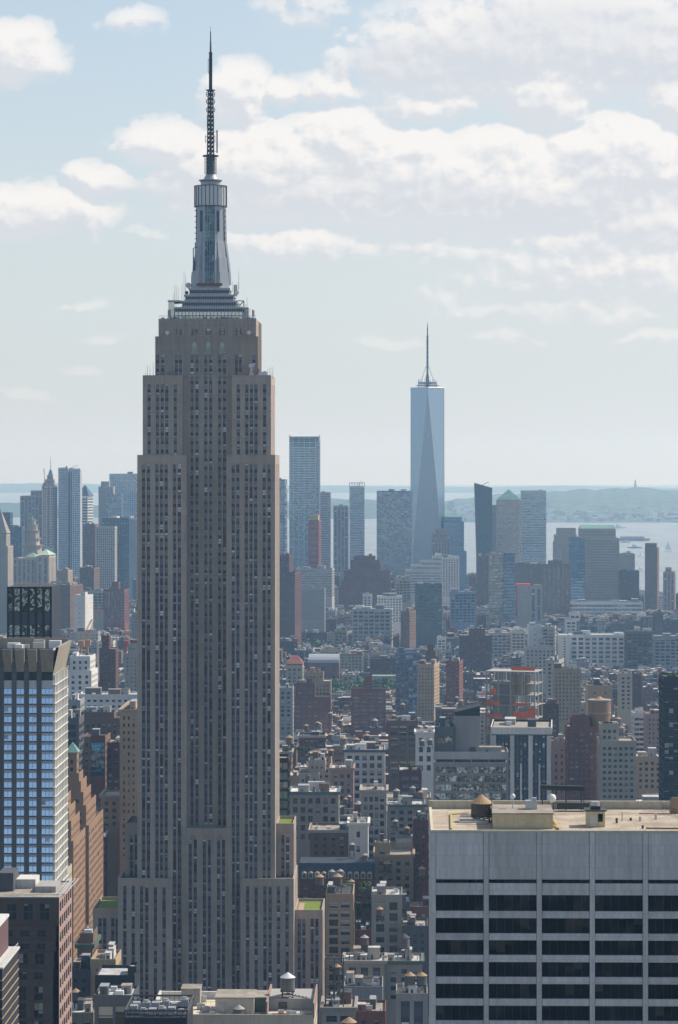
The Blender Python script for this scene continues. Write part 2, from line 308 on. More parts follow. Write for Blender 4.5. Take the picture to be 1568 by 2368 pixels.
ROOF = dict(tar=mat_roof('roof_tar', (.05, .05, .052), (.12, .115, .11)), silver=mat_roof('roof_silver', (.40, .39, .38), (.66, .65, .63)), gravel=mat_roof('roof_gravel', (.30, .26, .21), (.44, .39, .32)),
            white=mat_roof('roof_white', (.66, .64, .61), (.82, .80, .77)), red=mat_roof('roof_red', (.22, .08, .06), (.3, .12, .09)), lawn=mat_roof('roof_lawn', (.10, .15, .02), (.20, .26, .04), .9), cream=mat_roof('roof_cream', (.56, .49, .37), (.70, .63, .50), .5), copper=mat_roof('roof_copper', (.16, .32, .27), (.24, .40, .34)),
            palegreen=mat_roof('roof_pale_green', (.42, .55, .42), (.5, .62, .48)), slate=mat_roof('roof_slate', (.035, .05, .065), (.07, .085, .105)))
M = dict(steel=mat_plain('painted_steel', (.05, .055, .06), .5, .3), alum=mat_plain('aluminium', (.42, .44, .47), .38, .55), white=mat_plain('white_paint', (.72, .72, .72), .5), wood=mat_wall('tank_wood', (.17, .125, .09), streak=.5, fine=3), woodgrey=mat_wall('tank_wood_grey', (.20, .185, .17), streak=.5, fine=3),
         tanroof=mat_plain('tank_roof_tan', (.42, .27, .15), .8), greyroof=mat_plain('tank_roof_grey', (.36, .35, .34), .7), blackroof=mat_plain('tank_roof_black', (.04, .04, .045), .7), duct=mat_plain('duct_metal', (.45, .46, .47), .42, .5),
         rust=mat_plain('rust', (.25, .09, .05), .8), red=mat_plain('red_paint', (.42, .05, .04), .55), orange=mat_plain('orange_net', (.80, .16, .04), .8), yellow=mat_plain('yellow_paint', (.48, .34, .11), .7), blue=mat_plain('blue_tarp', (.05, .19, .5), .6),
         leaf=mat_plain('leaf', (.075, .125, .03), .7, var=.5, scale=.8), leaf2=mat_plain('leaf_light', (.12, .18, .035), .7, var=.45, scale=.8), bark=mat_plain('bark', (.06, .045, .035), .9), cloth=mat_plain('cloth_mix', (.12, .10, .12), .9, var=.9, scale=3.0), skin=mat_plain('skin', (.4, .25, .18), .7),
         craneyellow=mat_plain('crane_orange', (.55, .27, .08), .6), tanmetal=mat_plain('dish_tan', (.30, .22, .15), .6), pane_blue=mat_plain('sky_glass', (.25, .42, .7), .04, .9, var=.05))
# ---------------------------------------------------------------- ground, water, far shores
GS = 0.0212           # the avenues run this much to the right per metre away from the camera
GROT = -math.atan(GS)
mb = MB()
shore = [(-1500, -1200), (1500, -1200), (1500, 1500), (1300, 3000), (1050, 4300), (800, 5350), (690, 5900), (560, 6500), (300, 6900), (-300, 7150), (-700, 7000), (-1100, 6300), (-1700, 4500), (-2000, 2000)]
mb.poly([(x, y, 0) for x, y in shore]); n = len(shore)
for i in range(n):
    (x0, y0), (x1, y1) = shore[i], shore[(i + 1) % n]
    mb.quad((x1, y1, 0), (x0, y0, 0), (x0, y0, -4), (x1, y1, -4))
tag(mb.build('ground', mat_roof('asphalt', (.035, .035, .037), (.07, .068, .065), .05)), kind='structure')
m, t2, b = newmat('bay_water')
tc = t2.n('ShaderNodeTexCoord'); mp = t2.n('ShaderNodeMapping'); t2.put(mp.inputs[0], tc.outputs['Object']); mp.inputs['Scale'].default_value = (.012, .004, 1)
nz = t2.n('ShaderNodeTexNoise', i_Vector=mp.outputs[0], i_Scale=1.0, i_Detail=6.0)
bp = t2.n('ShaderNodeBump', i_Height=nz.outputs[0]); bp.inputs['Strength'].default_value = .5; bp.inputs['Distance'].default_value = 6.0
t2.put(b.inputs['Normal'], bp.outputs[0]); b.inputs['Roughness'].default_value = .34; t2.put(b.inputs['Base Color'], t2.mix(t2.ss(nz.outputs[0], .4, .62), (.17, .20, .215, 1), (.25, .275, .285, 1)))
mb = MB(); mb.quad((-9000, -3000, -2), (9000, -3000, -2), (9000, 36000, -2), (-9000, 36000, -2)); tag(mb.build('water', m), kind='structure')
def hsh(i, j): return math.modf(abs(math.sin(i * 127.1 + j * 311.7) * 43758.5453))[0] * 2 - 1
def vn(x, y):
    i, j = math.floor(x), math.floor(y); u, v = x - i, y - j; u, v = u * u * (3 - 2 * u), v * v * (3 - 2 * v)
    return (hsh(i, j) * (1 - u) + hsh(i + 1, j) * u) * (1 - v) + (hsh(i, j + 1) * (1 - u) + hsh(i + 1, j + 1) * u) * v
def hills(name, pts, d0, depth, c1, c2, seed, step=60, rough=.08):
    """wooded land: a height field whose ridge follows (x, top row) pairs"""
    r = random.Random(seed); mb = MB(); nx = int((pts[-1][0] - pts[0][0]) / 8) + 1; ny = 13
    ph = [r.uniform(0, 6.28) for _ in range(12)]
    def top(px):
        for (a, ya), (b_, yb) in zip(pts, pts[1:]):
            if a <= px <= b_: return ya + (yb - ya) * (px - a) / (b_ - a)
        return pts[-1][1]
    grid = []
    for j in range(ny):
        fy = j / (ny - 1); d = d0 + depth * fy; row = []
        for i in range(nx):
            px = pts[0][0] + 8 * i; h = max(0, zof(top(px), d0 + depth * .8))
            k = math.sin(min(1, fy / .8) * math.pi / 2) ** 1.1 if fy <= .8 else 1 - (fy - .8) * 3
            wob = 1 + (rough * vn(px / 46.0, fy * 5 + seed) + rough * .7 * vn(px / 17.0, fy * 9 + seed * 3)) * (1 if .05 < fy < .79 else .12)
            row.append((xof(px, d), d, -3 + (h + 3) * max(0, k) * wob))
        grid.append(row)
    for j in range(ny - 1):
        for i in range(nx - 1): mb.quad(grid[j][i], grid[j][i + 1], grid[j + 1][i + 1], grid[j + 1][i])
    m, t2, b = newmat(name + '_woods'); tc = t2.n('ShaderNodeTexCoord'); nz = t2.n('ShaderNodeTexNoise', i_Vector=tc.outputs['Object'], i_Scale=.012, i_Detail=8.0, i_Roughness=.75)
    t2.put(b.inputs['Base Color'], t2.mix(t2.ss(nz.outputs[0], .38, .62), (*c1, 1), (*c2, 1))); b.inputs['Roughness'].default_value = .95
    return tag(mb.build(name, m), kind='structure')
hills('far_hills', [(-300, 1119), (120, 1116), (330, 1120), (640, 1122), (760, 1122), (900, 1124), (1130, 1126), (1300, 1122), (1600, 1128), (1900, 1124)], 26500, 5000, (.05, .08, .05), (.08, .11, .07), 1)
hills('hills', [(985, 1172), (1030, 1158), (1100, 1146), (1180, 1142), (1260, 1137), (1320, 1133), (1400, 1130), (1450, 1129), (1520, 1130), (1570, 1132), (1700, 1126), (1900, 1140)], 13300, 4200, (.022, .045, .02), (.12, .15, .09), 2)
hills('middle_hills', [(560, 1165), (700, 1158), (770, 1153), (850, 1152), (930, 1156), (1000, 1164), (1110, 1172), (1180, 1190)], 14200, 1500, (.03, .05, .03), (.09, .11, .08), 3)
hills('island_hills', [(-200, 1160), (-40, 1164), (60, 1163), (150, 1170), (225, 1168), (330, 1172), (380, 1188)], 14600, 900, (.03, .055, .03), (.07, .10, .06), 4)
# haze over the whole view: clear close by, blue far off
HAZE_D = 5.8e-5
mb = MB(); mb.box(-9500, 9500, -3500, 36500, -6, 470)
m = bpy.data.materials.new('air'); m.use_nodes = True; nt = m.node_tree; nt.nodes.clear()
A_ = NT(nt); pv = A_.n('ShaderNodeVolumePrincipled'); ao = A_.n('ShaderNodeOutputMaterial'); nt.links.new(pv.outputs[0], ao.inputs['Volume'])
pv.inputs['Color'].default_value = (.36, .655, 1.0, 1); pv.inputs['Absorption Color'].default_value = (1, 1, 1, 1)
pv.inputs['Density'].default_value = HAZE_D; pv.inputs['Anisotropy'].default_value = .35
m.cycles.homogeneous_volume = True
tag(mb.build('haze', m), kind='stuff')
# ---------------------------------------------------------------- buildings
class St:
    def __init__(s, **k):
        s.bay = 4.2; s.fh = 3.7; s.ww = .5; s.wh = .55; s.r = .28; s.edge = 1.0; s.top = 2.0; s.strip = False; s.__dict__.update(k)
    def but(s, **k):
        t = St(**s.__dict__); t.__dict__.update(k); return t
STY = dict(punch=St(), loft=St(bay=5.6, ww=.76, wh=.62, fh=4.0), rib=St(bay=3.2, ww=.96, wh=.48, r=.3, fh=3.6), cur=St(bay=2.2, ww=.9, wh=.78, r=.12, edge=.3, top=.8, fh=3.8), pier=St(bay=3.2, strip=True, ww=.5, r=.5),
           small=St(bay=3.0, ww=.38, wh=.48, fh=3.2), grid=St(bay=3.6, ww=.62, wh=.6, r=.4), blank=St(bay=9.0, ww=.12, wh=.2, fh=6))
def facade(wm, gl, P, U, W, zl, z1, st, base=0):
    N = (U[1], -U[0])
    def p(s, z, o=0.0): return (P[0] + U[0] * s + N[0] * o, P[1] + U[1] * s + N[1] * o, z)
    inner = W - 2 * st.edge
    if inner < 1.2 or z1 - zl < 3: wm.quad(p(0, zl), p(W, zl), p(W, z1), p(0, z1)); return
    nb = max(1, round(inner / st.bay)); bw = inner / nb; nf = max(0, int((z1 - st.top - zl) / st.fh)); zf = z1 - st.top - nf * st.fh; r = st.r
    hw = bw * st.ww / 2
    if st.strip:
        zt = z1 - st.top; s0 = 0.0
        for i in range(nb):
            c = st.edge + (i + .5) * bw
            wm.quad(p(s0, zl), p(c - hw, zl), p(c - hw, z1), p(s0, z1)); wm.quad(p(c - hw, zt), p(c + hw, zt), p(c + hw, z1), p(c - hw, z1))
            wm.quad(p(c - hw, zl), p(c - hw, zl, -r), p(c - hw, zt, -r), p(c - hw, zt)); wm.quad(p(c + hw, zl, -r), p(c + hw, zl), p(c + hw, zt), p(c + hw, zt, -r)); wm.quad(p(c - hw, zt, -r), p(c + hw, zt, -r), p(c + hw, zt), p(c - hw, zt))
            t = gl(('s', base, i)); u = (i + base * 40); vb = (zl - zt) / st.fh
            t[0].quad(p(c - hw, zl, -r), p(c + hw, zl, -r), p(c + hw, zt, -r), p(c - hw, zt, -r), m=t[1], uv=[(u, vb + 500), (u + 1, vb + 500), (u + 1, 500), (u, 500)])
            s0 = c + hw
        wm.quad(p(s0, zl), p(W, zl), p(W, z1), p(s0, z1)); return
    prev = zl
    for k in range(nf):
        a = zf + k * st.fh + st.fh * (1 - st.wh) * .7; b_ = a + st.fh * st.wh
        wm.quad(p(0, prev), p(W, prev), p(W, a), p(0, a)); s0 = 0.0
        for i in range(nb):
            c = st.edge + (i + .5) * bw
            wm.quad(p(s0, a), p(c - hw, a), p(c - hw, b_), p(s0, b_)); wm.quad(p(c - hw, a), p(c - hw, a, -r), p(c - hw, b_, -r), p(c - hw, b_)); wm.quad(p(c + hw, a, -r), p(c + hw, a), p(c + hw, b_), p(c + hw, b_, -r)); s0 = c + hw
        wm.quad(p(s0, a), p(W, a), p(W, b_), p(s0, b_))
        wm.quad(p(st.edge, a), p(W - st.edge, a), p(W - st.edge, a, -r), p(st.edge, a, -r)); wm.quad(p(st.edge, b_, -r), p(W - st.edge, b_, -r), p(W - st.edge, b_), p(st.edge, b_))
        t = gl(('f', round(z1), k)); ua, ub = -st.edge / bw + base * 50 + 200, (W - st.edge) / bw + base * 50 + 200; vv = k + 300
        t[0].quad(p(0.02, a, -r), p(W - .02, a, -r), p(W - .02, b_, -r), p(.02, b_, -r), m=t[1], uv=[(ua, vv), (ub, vv), (ub, vv + .999), (ua, vv + .999)])
        prev = b_
    wm.quad(p(0, prev), p(W, prev), p(W, z1), p(0, z1))
def tier(wm, gl, xa, xb, ya, yb, z0, zl, z1, st, par=1.1):
    zl = max(z0, zl)
    if zl - z0 > .1:
        for a, b_ in (((xa, ya), (xb, ya)), ((xb, ya), (xb, yb)), ((xa, yb), (xa, ya))): wm.quad((*a, z0), (*b_, z0), (*b_, zl), (*a, zl))
    wm.quad((xb, yb, z0), (xa, yb, z0), (xa, yb, z1), (xb, yb, z1))
    facade(wm, gl, (xa, ya), (1, 0), xb - xa, zl, z1, st, 0)
    facade(wm, gl, (xb, ya), (0, 1), yb - ya, zl, z1, st, 1)
    facade(wm, gl, (xa, yb), (0, -1), yb - ya, zl, z1, st, 2)
    t = .35   # parapet
    wm.box(xa, xb, ya, ya + t, z1, z1 + par, bottom=False); wm.box(xa, xb, yb - t, yb, z1, z1 + par, bottom=False)
    wm.box(xa, xa + t, ya + t, yb - t, z1, z1 + par, bottom=False); wm.box(xb - t, xb, ya + t, yb - t, z1, z1 + par, bottom=False)
    t += .003
    return [(xa + t, ya + t, z1), (xb - t, ya + t, z1), (xb - t, yb - t, z1), (xa + t, yb - t, z1)]
HERO = []     # dicts with footprint, distance and the visible band of every building placed by hand
def clutter(root, xa, xb, ya, yb, z, r, wall, n=2, big=1.0):
    """stair and lift houses, air conditioners and vents on a roof"""
    W, D_ = xb - xa, yb - ya
    if W < 5 or D_ < 5: return
    for i in range(n):
        bw, bd, bh = r.uniform(.14, .34) * W, r.uniform(.18, .4) * D_, r.uniform(2.6, 5.2) * big
        bw = min(bw, 11); bx = xa + .8 + r.random() * (W - bw - 1.6); by = ya + 1.5 + (i + r.random() * .6) / n * (D_ - bd - 3)
        q = MB(); q.box(bx, bx + bw, by, by + bd, z, z + bh, 0, bottom=False); q.box(bx - .15, bx + bw + .15, by - .15, by + bd + .15, z + bh, z + bh + .25, 1)
        q.box(bx + bw * .3, bx + bw * .3 + .9, by - .06, by, z + .01, z + 2.1, 2, bottom=False)
        q.build('bulkhead', [r.choice([wall, wall, WALL['brown'], WALL['concrete'], WALL['grey'], WALL['white'], WALL['dark_grey']]), r.choice([ROOF['silver'], ROOF['tar'], ROOF['gravel'], M['duct']]), M['steel']], root)
    near = root.location.y < 2300
    for i in range(r.randint(2, 4) if near else 1):
        q = MB()
        s = r.uniform(.8, 2.2); x, y = r.uniform(xa + 1.5, xb - 3.5), r.uniform(ya + 1, yb - 3.5)
        q.box(x, x + s * 1.3, y, y + s, z + .35, z + .35 + s * .8, 0); q.box(x + .1, x + .25, y + .1, y + .25, z, z + .35, 0, False); q.box(x + s * 1.1, x + s * 1.1 + .15, y + .1, y + .25, z, z + .35, 0, False)
        q.build('air_conditioner', r.choice([M['duct'], M['white'], M['steel']]), root)
    for i in range(r.randint(1, 3) if near else r.randint(0, 1)):
        q = MB(); x, y = r.uniform(xa + 1, xb - 1), r.uniform(ya + 1, yb - 1); q.prism(x, y, z, z + r.uniform(1, 2.6), .2, .2, 6); q.build('roof_vent', r.choice([M['duct'], M['white'], M['steel']]), root)
def bld(name, label, cat, x0, x1, yt, yb, d, dep, style, wall, glass='dark', rot=0.0, roof=None, tiers=(), st=None, clut=2, cornice=None, seed=0, rows=None, group=None, short=None, par=1.1, band=None, lean=None):
    r = random.Random(hash((round(x0 * 3), round(yt), seed)) & 0xffff)
    W = (x1 - x0) * d / F; cx = xof((x0 + x1) / 2, d); H = zof(yt, d) - par
    root = thing(name, label, cat, (cx, d, 0), GROT + rad(rot), group)
    s = STY[style]
    if st: s = s.but(**st)
    wmat = WALL[wall] if isinstance(wall, str) else wall
    gmat = (STRIP.get(glass) or STRIP['dark']) if s.strip else GLASS[glass]
    rows = (d < 2150) if rows is None else rows
    wm = MB(); G = {}
    def gl(key):
        if not rows: return (wm, 1)
        if key not in G: G[key] = MB()
        return (G[key], 0)
    zl = zof(yb, d) - 9
    quads = [(tier(wm, gl, -W / 2, W / 2, 0, dep, 0, zl, H, s, par), r.choice(['tar', 'tar', 'silver', 'gravel']) if roof is None else roof)]
    top = (-W / 2, W / 2, 0, dep, H); zprev = H
    for (tx0, tx1, ty, dy, dd) in tiers:
        a, b_ = (tx0 - (x0 + x1) / 2) * d / F, (tx1 - (x0 + x1) / 2) * d / F; z1 = zof(ty, d) - par
        quads.append((tier(wm, gl, a, b_, dy, dy + dd, zprev if a >= top[0] - .1 and b_ <= top[1] + .1 else H, 0, z1, s, par), quads[0][1])); top = (a, b_, dy, dy + dd, z1); zprev = z1
    if band: # a plain stone belt every few storeys, standing proud of the wall
        for yb_ in band:
            zb = zof(yb_, d); wm.box(-W / 2 - .25, W / 2 + .25, -.25, -.002, zb, zb + .7); wm.box(W / 2 + .002, W / 2 + .25, 0, dep, zb, zb + .7)
    wm.build('wall', [wmat, gmat], root)
    for key in G: G[key].build('window_strip' if s.strip else 'window_row', gmat, root)
    for q, k in quads:
        rb = MB(); rb.quad(*q); rb.build('roof', ROOF[k], root)
    if cornice:
        cb = MB(); c = .9; z = H + par
        cb.box(-W / 2 - c, W / 2 + c, -c, -.003, z - 1.5, z + .05); cb.box(W / 2 + .003, W / 2 + c, 0, dep, z - 1.5, z + .05); cb.box(-W / 2 - c, -W / 2 - .003, 0, dep, z - 1.5, z + .05)
        cb.build('cornice', WALL[cornice], root)
    if clut: clutter(root, *top[:4], top[4], r, wmat, clut)
    HERO.append(dict(x0=x0, x1=x1, yt=yt, yb=yb, d=d, dep=dep, W=W, cx=cx, z=top[4], label=label, short=short or label, root=root, z0=H))
    return root
TANKS = []
def tank(px, ytop, wpx, d, label, wood='wood', roofk='tanroof', base=None, hoop=True, legs=True, hb=1.75, hk=.72):
    """a rooftop water tank: stave drum, conical roof, steel stand reaching down to the roof below"""
    x, z, Rr = xof(px, d), zof(ytop, d), wpx / 2 * d / F
    hc, hd = Rr * hk, Rr * hb; zb = z - hc - hd
    if base is None:
        base = zb - 3.0
        for h in HERO:
            if abs(x - h['cx']) < h['W'] / 2 + 1 and h['d'] - 3 <= d <= h['d'] + h['dep'] + 3 and h['z'] < zb + 1: base = max(h['z'], zb - 14)
    root = thing('water_tank', label, 'water tank', (x, d, base), GROT, 'rooftop water tanks')
    z0 = zb - base
    q = MB(); q.prism(0, 0, z0, z0 + hd, Rr, Rr * .94, 18)
    drum = q.build('tank', M[wood], root)
    q = MB(); q.prism(0, 0, z0 + hd, z0 + hd + hc, Rr * 1.1, .05, 18); q.build('conical_roof', M[roofk], root)
    if hoop:
        q = MB()
        for k in range(5): q.prism(0, 0, z0 + hd * (.1 + .18 * k), z0 + hd * (.1 + .18 * k) + .12, Rr * 1.015, Rr * 1.013, 18, cap=False)
        q.build('hoop', M['steel'], drum)
    q = MB(); q.box(-Rr, Rr, -Rr, Rr, z0 - .35, z0 - .01); q.build('platform', M['steel'], root)
    if legs and z0 > .6:
        for sx in (-1, 1):
            for sy in (-1, 1):
                q = MB(); q.tube((sx * Rr * .75, sy * Rr * .75, 0), (sx * Rr * .75, sy * Rr * .75, z0 - .3), .16, 5); q.build('leg', M['steel'], root)
        for sy in ((-1, 1) if d < 1800 else ()):
            q = MB(); q.tube((-Rr * .75, sy * Rr * .75, .1), (Rr * .75, sy * Rr * .75, z0 - .4), .09, 4); q.tube((Rr * .75, sy * Rr * .75, .1), (-Rr * .75, sy * Rr * .75, z0 - .4), .09, 4)
            q.build('brace', M['steel'], root)
    return root
# ---------------------------------------------------------------- the great stepped stone skyscraper
ED = 1290.0; ES = F / ED
EC = xof(479, ED)
esb = thing('skyscraper', 'huge stepped grey limestone skyscraper with long window strips and a tall antenna mast', 'skyscraper', (EC, ED, 0), GROT)
def ex(px): return (px - 479) / ES
def ez(py): return EYE - (py - HY) / ES
FLH = 3.656
def stone_face(wm, xa, xb, z0, z1, y, cols, w_, zt, r, parent, zb=None, axis='x', sgn=1, tag_=0):
    """a stone wall with recessed window strips; cols are strip centres, each strip becomes a part of its own"""
    def p(s, z, o=0.0): return (s, y + o, z) if axis == 'x' else (y - o * sgn, s, z)
    zb = z0 if zb is None else zb; s0 = xa; fl = axis == 'y' and sgn < 0
    def Q(a, b, c, d, m=0):
        wm.quad(*((b, a, d, c) if fl else (a, b, c, d)), m=m)
    for c in cols:
        a, b_ = c - w_ / 2, c + w_ / 2
        Q(p(s0, z0), p(a, z0), p(a, z1), p(s0, z1)); Q(p(a, zt), p(b_, zt), p(b_, z1), p(a, z1))
        if zb > z0: Q(p(a, z0), p(b_, z0), p(b_, zb), p(a, zb))
        Q(p(a, zb), p(a, zb, r), p(a, zt, r), p(a, zt)); Q(p(b_, zb, r), p(b_, zb), p(b_, zt), p(b_, zt, r)); Q(p(a, zt, r), p(b_, zt, r), p(b_, zt), p(a, zt))
        g = MB(); u = 7 * round(c * 3) + tag_ * 1000; vb = (zb - zt) / FLH + 200 + .62 - .62
        g.quad(*((p(b_, zb, r), p(a, zb, r), p(a, zt, r), p(b_, zt, r)) if fl else (p(a, zb, r), p(b_, zb, r), p(b_, zt, r), p(a, zt, r))), uv=[(u, vb + .6), (u + 1, vb + .6), (u + 1, 200.6), (u, 200.6)])
        if axis == 'x':
            for q in (a - .06, b_ - .02): g.box(q, q + .10, y - .08, y - .004, zb, zt, 1)
        g.build('window_strip', [STRIP['stone'], M['alum']], parent)
        s0 = b_
    Q(p(s0, z0), p(xb, z0), p(xb, z1), p(s0, z1))
def stone_block(name, xa, xb, y0, y1, z0, z1, cols, zt, scols=(), w_=1.45, r=.45, roofm='tar', tag_=0, zb=None, lawn=False):
    wm = MB()
    stone_face(wm, xa, xb, z0, z1, y0, cols, w_, zt, r, esb, zb, 'x', 1, tag_)
    stone_face(wm, y0, y1, z0, z1, xb, scols, w_, zt, r, esb, zb, 'y', 1, tag_ + 1)
    stone_face(wm, y0, y1, z0, z1, xa, scols, w_, zt, r, esb, zb, 'y', -1, tag_ + 2)
    wm.quad((xb, y1, z0), (xa, y1, z0), (xa, y1, z1), (xb, y1, z1))
    t = .5; P_ = 1.2; e = .0
    wm.box(xa, xb, y0, y0 + t, z1, z1 + P_, bottom=False); wm.box(xa, xb, y1 - t, y1, z1, z1 + P_, bottom=False); wm.box(xa, xa + t, y0 + t, y1 - t, z1, z1 + P_, bottom=False); wm.box(xb - t, xb, y0 + t, y1 - t, z1, z1 + P_, bottom=False)
    o = wm.build(name, WALL['stone'], esb)
    rb = MB(); rb.quad((xa + t, y0 + t, z1 + .02), (xb - t, y0 + t, z1 + .02), (xb - t, y1 - t, z1 + .02), (xa + t, y1 - t, z1 + .02)); rb.build('lawn_roof' if lawn else 'roof', ROOF[roofm], esb)
    # carved crown over each strip group
    return o
def E(*a): return [ex(v) for v in a]
Z0 = 0.0
side = [6 + 5.2 * k for k in range(7)]
stone_block('shaft', ex(319.3), ex(433), -4, 41, Z0, ez(1058), E(333.9, 345.1, 364.8, 375.3, 386, 405.5, 416.4), ez(1073), side, tag_=1, zb=ez(2340))
stone_block('shaft', ex(524.5), ex(637.4), -4, 41, Z0, ez(1058), E(540.7, 551.5, 571.1, 581.9, 592.6, 612, 623.2), ez(1073), side, tag_=4, zb=ez(2340))
stone_block('shaft', ex(433), ex(524.5), 4, 40, Z0, ez(872), E(442.7, 454.1, 474.7, 486.1, 506.7, 518.1), ez(868), tag_=7, zb=ez(1912))
stone_block('shaft', ex(330.8), ex(422.8), -1.5, 39, ez(1058), ez(874), E(345.6, 365, 375.8, 386.5, 406.2), ez(888), side[:6], tag_=10)
stone_block('shaft', ex(537), ex(627.4), -1.5, 39, ez(1058), ez(874), E(551.9, 571.4, 582.1, 592.6, 612.5), ez(888), side[:6], tag_=13)
wm = MB()
for a, b_ in ((422.8, 433), (524.5, 537)): wm.box(ex(a), ex(b_), 4.02, 40, ez(1058), ez(872.4))
wm.build('shaft', WALL['stone'], esb)
stone_block('upper_shaft', ex(357), ex(596), 4.3, 37, ez(872), ez(783), E(362.5, 374.6, 406.4, 415.4, 442.6, 454.1, 474.5, 485.9, 506.6, 518, 545.7, 554.7, 586.5), ez(819), [10, 14, 18, 22, 26, 30], tag_=16)
wm = MB(); wm.box(ex(381), ex(576), 4.0, 4.28, ez(872), ez(776)); 
for x in (462, 466.5, 494.5, 498.5, 428, 432, 530, 534): wm.box(ex(x) - .25, ex(x) + .25, 3.75, 3.99, ez(870), ez(780))
wm2 = MB()
# top storeys below the deck
stone_block('crown_storey', ex(364.5), ex(591), 5, 36, ez(784), ez(742), [], ez(760), tag_=19, roofm='gravel')
wm = MB()
for k in range(14):
    x = ex(372 + k * 16.4); wm.box(x - .35, x + .35, 4.72, 4.99, ez(776), ez(741))
wm.build('pilaster', WALL['stone'], esb)
for i, x in enumerate((411, 448.7, 480.7, 513, 550.6)):
    g = MB(); c = ex(x); g.quad((c - .95, 4.70, ez(772.5)), (c + .95, 4.70, ez(772.5)), (c + .95, 4.70, ez(759)), (c - .95, 4.70, ez(759)), uv=[(i * 3 + 90, 41.0), (i * 3 + 91, 41.0), (i * 3 + 91, 41.6), (i * 3 + 90, 41.6)])
    g.box(c - 1.1, c - .95, 4.62, 4.98, ez(773), ez(758.6), 1); g.box(c + .95, c + 1.1, 4.62, 4.98, ez(773), ez(758.6), 1); g.build('window', [STRIP['stone'], M['steel']], esb)
# pale carved finials above the three middle strip pairs
cast = mat_plain('cast_stone_pale', (.50, .53, .46), .7)
for x in (448.3, 480.2, 512.3):
    g = MB(); c = ex(x)
    for k, (hw, ya, yb) in enumerate(((7.2, 818, 812), (6.2, 812, 806), (4.9, 806, 795), (3.3, 795, 790.5))): g.box(c - hw / ES, c + hw / ES, 3.9 + .12 * k, 4.29, ez(ya), ez(yb) if k == 3 else ez(yb) + .0)
    for k in range(-2, 3): g.box(c + k * .42 - .09, c + k * .42 + .09, 3.55, 3.89, ez(817), ez(798 + abs(k) * 4))
    g.build('carved_finial', cast, esb)
# lower stepped blocks
stone_block('lower_block', ex(276.5), ex(401), -8, 36, Z0, ez(2031), E(292.6, 312.1, 331.2, 343.2, 363, 382.9), ez(2042), side, tag_=22, zb=ez(2400))
stone_block('lower_block', ex(558.8), ex(681), -8, 36, Z0, ez(2031), E(575, 594.6, 614.8, 626.7, 645.9, 665.7), ez(2042), side, tag_=25, zb=ez(2400))
stone_block('lower_block', ex(423.5), ex(538.5), -6, 3.9, Z0, ez(1917), E(442.5, 454, 475, 486.5, 507.5, 519), ez(1937), tag_=28, zb=ez(2400))
stone_block('side_wing', ex(285), ex(319.2), 7, 35, ez(2031), ez(1914), E(300.5, 311.7), ez(1934), side[1:5], tag_=31)
stone_block('side_wing', ex(643.5 - 6), ex(678.4), 7, 35, ez(2031), ez(1914), E(652.7, 664), ez(1934), side[1:5], tag_=34, roofm='lawn', lawn=True)
stone_block('outer_wing', ex(213), ex(276.3), 2.5, 37, Z0, ez(2109), E(229.8, 240.6, 259.4, 270.2), ez(2125), side, tag_=37, zb=ez(2400), roofm='lawn', lawn=True)
stone_block('outer_wing', ex(681.2), ex(746), 2.5, 37, Z0, ez(2111), E(691.7, 702.5, 721.7, 732.5), ez(2125), side, tag_=40, zb=ez(2400), roofm='lawn', lawn=True)
for x in (448.3, 480.7, 513.3):      # fan ornaments
    g = MB(); c = ex(x)
    for k in range(-3, 4):
        a = k * .42; g.tube((c, -6.12, ez(1937)), (c + math.sin(a) * 1.5, -6.12, ez(1937) + math.cos(a) * 2.3), .16, 4)
    g.build('fan_ornament', WALL['stone'], esb)
g = MB(); g.box(ex(687), ex(700), 6, 30, ez(2111) + .03, ez(2111) + .12); g.build('terrace_paving', WALL['pink'], esb)
# --- mast: stepped base, buttressed shaft, white drum, ringed cylinder, lattice and needle
MD = 1303.0; MS = F / MD; MC = -math.sin(0) ; mcx = ex(479) + (xof(485, 1310) - EC) - GS * 20 + GS * 20
def my(py, d=MD): return zof(py, d)
MX = xof(485, 1311) - EC; MY = 20.5
panel = mat_wall('mast_metal', (.40, .42, .45), rough=.5, var=.12, streak=.3, spec=.5, metal=.25)
base = thing('mast_base', None, None); base.parent = esb; 
del_keys = [k for k in list(base.keys())]
def hb(px): return px / MS
specs = [(80, 723, 711, 13.0), (64, 709, 696, 11.4), (57.5, 694.5, 681.5, 10.2), (48, 680, 666, 8.9)]
for i, (hw, ya, yb, hd) in enumerate(specs):
    g = MB(); h = hw / MS; z0, z1 = my(ya), my(yb); zp = my(739) if i == 0 else my(specs[i - 1][2])
    x0, x1, y0, y1 = MX - h, MX + h, MY - hd, MY + hd
    g.box(x0 + .5, x1 - .5, y0 + .5, y1 - .5, zp - .5, z0 + (z1 - z0) * .72 + .6, 2)
    g.box(x0, x1, y0, y1, z0 + (z1 - z0) * .66, z1, 0); g.box(x0 + .2, x1 - .2, y0 + .2, y1 - .2, zp - .3, z0 + (z1 - z0) * .12, 0)
    n = int(hw / 2.6)
    for k in range(n + 1): 
        xx = x0 + .3 + (x1 - x0 - .7) * k / n; g.box(xx, xx + .12, y0 + .25, y0 + .49, z0 + (z1 - z0) * .12, z0 + (z1 - z0) * .66, 1)
    g.build('mast_step', [panel, M['alum'], GLASS['dark']], base)
lob = MB(); h = 78 / MS; lob.box(MX - h, MX + h, MY - 13.6, MY + 13, my(741), my(723.2), 0)
lobby_glass = mat_plain('lobby_glass', (.55, .60, .62), .12, .5, var=.2)
for k in range(20):
    xx = MX - h + 2 * h * k / 19; lob.box(xx - .12, xx + .12, MY - 13.8, MY - 13.61, my(741), my(723.4), 1)
